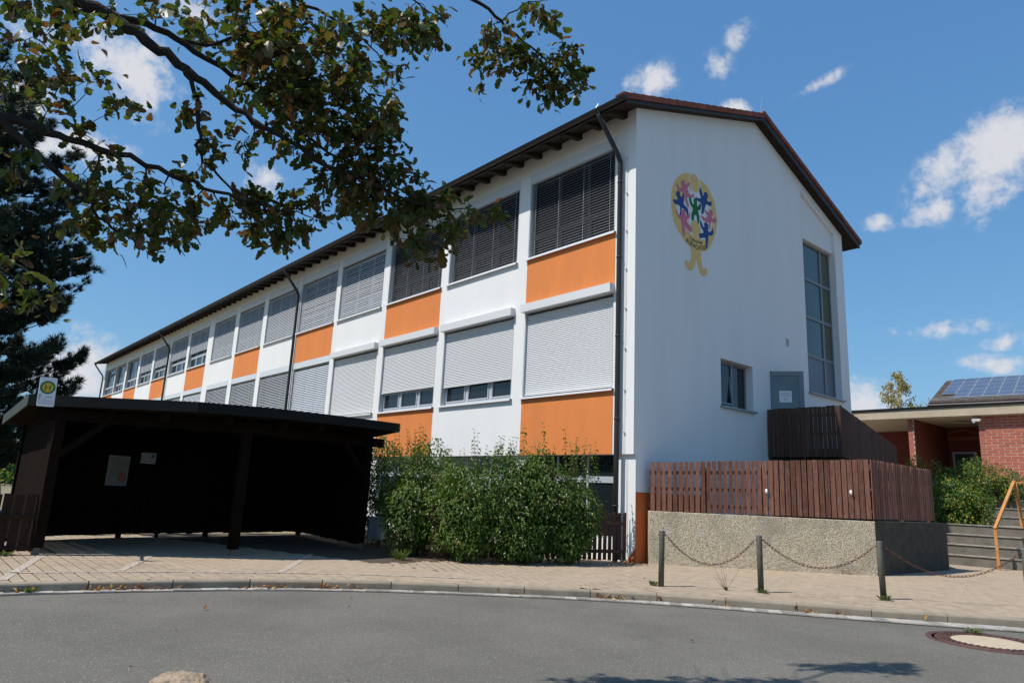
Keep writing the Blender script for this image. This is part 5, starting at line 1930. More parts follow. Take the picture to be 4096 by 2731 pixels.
# ================================================================== CARS AND THE FAR LEFT
def vehicle(name, lab, cat, loc, prof, win, width, m_body, wheels, rot=0.0):
    """prof: side outline (along, up); win: list of window polygons on the side"""
    t = thing(name, lab, cat, loc)
    B = T(*loc) @ Matrix.Rotation(rot, 4, 'Z')
    w = MB()
    n_ = len(prof)
    lo = min(p[1] for p in prof)
    hi = max(p[1] for p in prof)
    secs = [(-width / 2, 0.0), (-width / 2 + 0.04, 0.03), (width / 2 - 0.04, 0.03), (width / 2, 0.0)]
    vs = []
    for xx, ins in secs:
        for a, b in prof:
            k_ = max(0.0, (b - 0.85) / max(0.01, hi - 0.85))
            vs.append(B @ Vector((xx * (1 - 0.14 * k_), a, b + (0.012 if ins else -0.0))))
    fs = []
    for s_ in range(3):
        for i in range(n_):
            j = (i + 1) % n_
            fs.append((s_ * n_ + i, s_ * n_ + j, (s_ + 1) * n_ + j, (s_ + 1) * n_ + i))
    fs += [tuple(reversed(range(n_))), tuple(range(3 * n_, 4 * n_))]
    w.add(vs, fs)
    w.build('body', m_body, t, bevel=0.03)
    for side in (-1, 1):
        for poly in win:
            w = MB()
            pts = []
            for a, b in poly:
                k_ = max(0.0, (b - 0.85) / max(0.01, hi - 0.85))
                pts.append(B @ Vector((side * (width / 2 * (1 - 0.14 * k_) + 0.004), a, b)))
            w.prism(pts, (B.to_3x3() @ Vector((side * 0.004, 0, 0))))
            w.build('side_window', M_glass, t)
    # front and rear screens follow the outline
    for i in range(n_):
        a, b = Vector((0, *prof[i])), Vector((0, *prof[(i + 1) % n_]))
        if min(a.z, b.z) > 0.80 and abs(b.z - a.z) > 0.3:
            p, q2 = a.lerp(b, 0.1), a.lerp(b, 0.9)
            k1 = [max(0.0, (p_.z - 0.85) / (hi - 0.85)) for p_ in (p, q2)]
            nn = Vector((0, (b - a).z, -(b - a).y)).normalized()
            if nn.y * ((a.y + b.y) / 2 - sum(x_[0] for x_ in prof) / n_) < 0:
                nn = -nn
            w = MB()
            h0, h1 = (width / 2 - .1) * (1 - .14 * k1[0]), (width / 2 - .1) * (1 - .14 * k1[1])
            w.prism([B @ (p + Vector((-h0, 0, 0)) + nn * .016), B @ (p + Vector((h0, 0, 0)) + nn * .016), B @ (q2 + Vector((h1, 0, 0)) + nn * .016), B @ (q2 + Vector((-h1, 0, 0)) + nn * .016)], B.to_3x3() @ nn * 0.004)
            w.build('windscreen', M_glass, t)
    for a in wheels:
        for side in (-1, 1):
            c0 = Vector((side * (width / 2 - 0.17), a, 0.31))
            c1 = Vector((side * (width / 2 + 0.01), a, 0.31))
            w = MB()
            w.tube([B @ c0, B @ c1], 0.31, 20)
            wh = w.build('wheel', M_black, t)
            w = MB()
            w.tube([B @ c1, B @ (c1 + Vector((side * 0.012, 0, 0)))], 0.20, 14)
            w.build('rim', M_zinc, wh)
    ymx, ymn = max(p[0] for p in prof), min(p[0] for p in prof)
    for side in (-1, 1):
        w = MB()
        w.obox(B, side * width * .38 - .13, side * width * .38 + .13, ymx - .10, ymx + .012, 0.66, 0.80)
        w.build('tail_light', M_redp, t)
        w = MB()
        w.obox(B, side * width * .36 - .16, side * width * .36 + .16, ymn - .012, ymn + .10, 0.58, 0.72)
        w.build('headlight', M_sill, t)
    w = MB()
    w.obox(B, -.26, .26, ymx - .02, ymx + .016, 0.50, 0.61)
    w.build('number_plate', M_sill, t)
    return t


M_carblue = mat('blue car paint', (0.05, 0.10, 0.22), None, rough=0.25, spec=0.6, coat=0.6)
M_vandark = mat('black van paint', (0.012, 0.014, 0.018), None, rough=0.25, spec=0.6, coat=0.6)
CARP = [(-2.15, 0.28), (2.12, 0.28), (2.16, 0.55), (2.14, 0.86), (2.02, 0.98), (1.55, 1.40), (1.2, 1.455), (-0.2, 1.45), (-0.55, 1.40), (-1.25, 0.95), (-1.95, 0.83), (-2.18, 0.60)]
vehicle('parked_car', 'blue hatchback parked behind the board fence at the left picture edge', 'car', (-11.3, -12.62, -0.575), CARP, [[(-0.95, 0.98), (0.0, 0.98), (0.0, 1.36), (-0.48, 1.36)], [(0.06, 0.98), (1.65, 1.0), (1.42, 1.33), (1.15, 1.37), (0.06, 1.37)]], 1.74, M_carblue, (-1.32, 1.30))
VANP = [(-2.4, 0.30), (2.4, 0.30), (2.42, 0.9), (2.40, 1.0), (2.25, 1.90), (2.05, 1.98), (-1.0, 1.98), (-1.2, 1.92), (-1.9, 1.12), (-2.35, 1.0), (-2.44, 0.7)]
vehicle('van', 'black van standing behind the blue car at the left picture edge', 'van', (-19.0, -12.35, -0.58), VANP, [[(-1.55, 1.15), (-0.5, 1.15), (-0.5, 1.82), (-1.08, 1.82)], [(-0.42, 1.15), (0.9, 1.15), (0.9, 1.82), (-0.42, 1.82)], [(0.98, 1.15), (2.2, 1.15), (2.06, 1.82), (0.98, 1.82)]], 1.95, M_vandark, (-1.5, 1.45))
gf = thing('screen_fence', 'dark green screen fence across the yard beyond the van', 'fence', (-92, -6, -0.58))
MB().box(-92.05, -92, -40, 6, -0.5, 2.5).build('screen', mat('dark green screen', (0.012, 0.045, 0.03), (0.016, 0.055, 0.035), scale=1, rough=0.8), gf)
for k in range(14):
    MB().box(-92.0, -91.92, -38 + 3.2 * k, -37.92 + 3.2 * k, -0.58, 2.6).build('post', M_post, gf)
hs = thing('far_house', 'cream house with an orange tiled roof far behind the screen fence', 'house', (-112, -12, -0.58))
MB().box(-120, -110, -30, -3.2, -0.58, 5.2).build('wall', mat('cream render', (0.55, 0.46, 0.33), (0.5, 0.42, 0.3), scale=1), hs)
w = MB()
w.prism([(-109.2, -31, 4.9), (-120.8, -31, 4.9), (-115, -31, 8.8)], (0, 28.6, 0))
w.build('roof', mat('orange roof tile', (0.40, 0.13, 0.06), (0.3, 0.1, 0.05), scale=2), hs)
for k in range(3):
    MB().box(-109.99, -109.9, -24 + 7 * k, -22.6 + 7 * k, 1.6, 3.0).build('window', M_glass, hs)

# ================================================================== PLANTS
def simple_leaf(l, w_, fold=0.25, droop=0.12):
    v = [(0, 0, 0), (-w_ / 2, l * .45, fold * w_), (0, l * .5, 0), (w_ / 2, l * .45, fold * w_), (0, l, -droop * l)]
    return v, [(0, 2, 1), (0, 3, 2), (1, 2, 4), (2, 3, 4)]


def oak_leaf(l, w_, bend=0.2, fold=0.2):
    T_ = [(0, .02), (.10, .06), (.18, .22), (.26, .27), (.33, .17), (.41, .34), (.50, .42), (.57, .27), (.65, .42), (.75, .48), (.82, .33), (.89, .36), (.96, .26), (1.0, .06)]
    v, f = [], []
    for i, (t, h) in enumerate(T_):
        z = -bend * l * t * t
        v += [(-h * w_, t * l, z + fold * h * w_), (0, t * l, z), (h * w_, t * l, z + fold * h * w_)]
        if i:
            a = 3 * (i - 1)
            f += [(a, a + 1, a + 4, a + 3), (a + 1, a + 2, a + 5, a + 4)]
    return v, f


def rand_rot(rng, tip=None, spread=1.0, up=None):
    """rotation whose local y (leaf tip) is about the direction tip"""
    d = Vector((rng.gauss(0, 1), rng.gauss(0, 1), rng.gauss(0, 1))).normalized()
    y = d if tip is None else (Vector(tip).normalized() + d * spread).normalized()
    z = Vector((rng.gauss(0, 1), rng.gauss(0, 1), rng.gauss(0, 1)))
    if up is not None:
        z = z * 0.6 + Vector(up) * 1.6
    z = (z - y * z.dot(y)).normalized()
    x = y.cross(z)
    return Matrix(((x.x, y.x, z.x, 0), (x.y, y.y, z.y, 0), (x.z, y.z, z.z, 0), (0, 0, 0, 1)))


def put_leaves(items, variants, m_, parent, single=300, name='leaf'):
    """items: world matrices; the ones that show largest become leaves of their own"""
    def size(M):
        v = M.to_translation() - CAMP
        z = v.dot(_d)
        if z < 0.3 or abs(v.dot(_r) / z) > 0.76 or abs(v.dot(_u) / z) > 0.51:
            return 0
        return M.to_scale().x / z
    order = sorted(range(len(items)), key=lambda i: size(items[i]), reverse=True)
    mes = []
    for v, f in variants:
        w = MB()
        w.add(v, f)
        mes.append(w.mesh(name, m_))
    for i in order[:single]:
        inst(mes[i % len(mes)], name, parent, items[i])
    w = MB()
    for i in order[single:]:
        v, f = variants[i % len(variants)]
        M = items[i]
        w.add([M @ Vector(p) for p in v], f)
    if w.v:
        w.build('foliage', m_, parent, kind='stuff')


# ---- oak reaching over the street from the left
OAK_LIMBS = [[(4.78,-13.5,5.11,0.15),(5.07,-12.86,4.69,0.12),(5.2,-12.35,4.55,0.085),(5.26,-12.09,4.46,0.07),(5.36,-11.86,4.36,0.062),(5.41,-11.6,4.22,0.05),(5.47,-11.33,4.06,0.04),(5.6,-11.04,3.91,0.032),(5.69,-10.73,3.77,0.026),(5.82,-10.39,3.67,0.02),(5.89,-10.05,3.62,0.014),(6.01,-9.68,3.61,0.009),(6.19,-9.33,3.64,0.005)],[(4.78,-13.5,5.11,0.12),(4.99,-13.02,3.93,0.07),(5.23,-12.62,3.57,0.055),(5.26,-12.41,3.53,0.044),(5.31,-12.18,3.5,0.036),(5.39,-11.84,3.46,0.03),(5.45,-11.53,3.41,0.024),(5.48,-11.24,3.37,0.018),(5.57,-10.9,3.35,0.011),(5.63,-10.66,3.34,0.006)],[(5.23,-12.61,3.55,0.05),(5.27,-12.44,3.44,0.035),(5.29,-12.22,3.28,0.028),(5.34,-12.04,3.15,0.022),(5.28,-11.91,3.03,0.016),(5.3,-11.69,2.93,0.009),(5.36,-11.54,2.9,0.005)],[(5.41,-11.6,4.22,0.03),(5.42,-11.54,4.08,0.026),(5.47,-11.47,3.81,0.022),(5.39,-11.44,3.66,0.017),(5.41,-11.3,3.54,0.014),(5.41,-11.09,3.37,0.01),(5.34,-10.95,3.2,0.005)],[(5.26,-12.1,4.49,0.045),(5.26,-11.8,4.51,0.038),(5.22,-11.52,4.49,0.034),(5.28,-11.17,4.37,0.028),(5.33,-10.83,4.21,0.022),(5.43,-10.49,4.0,0.016),(5.54,-10.14,3.83,0.01),(5.52,-9.94,3.6,0.006)],[(5.26,-11.8,4.51,0.025),(5.17,-11.46,4.61,0.02),(5.19,-11.06,4.89,0.016),(5.26,-10.65,4.86,0.012),(5.43,-10.24,4.66,0.008),(5.02,-9.74,4.7,0.005)],[(5.07,-12.86,4.69,0.06),(4.92,-12.03,5.43,0.045),(5.16,-11.26,5.39,0.03),(5.36,-10.81,5.21,0.022),(5.46,-10.51,5.12,0.015),(5.5,-10.27,5.02,0.01),(5.08,-9.82,5.18,0.006)],[(4.92,-12.03,5.43,0.05),(5.57,-10.59,5.75,0.035),(5.63,-9.43,5.92,0.028),(5.73,-9.08,5.77,0.022),(5.81,-8.87,5.63,0.017),(5.94,-8.57,5.46,0.012),(6.01,-8.35,5.29,0.006)],[(5.57,-10.59,5.75,0.02),(5.75,-10.13,5.46,0.012),(5.42,-9.61,5.71,0.007),(5.48,-9.5,5.62,0.004)],[(5.73,-9.08,5.77,0.012),(5.84,-8.99,5.88,0.01),(5.93,-8.91,5.96,0.008),(6.06,-8.78,5.99,0.005)],[(4.99,-13.02,3.93,0.05),(4.89,-12.72,3.15,0.03),(4.85,-12.47,2.74,0.018),(4.89,-12.22,2.62,0.009),(4.91,-12.09,2.52,0.004)]]
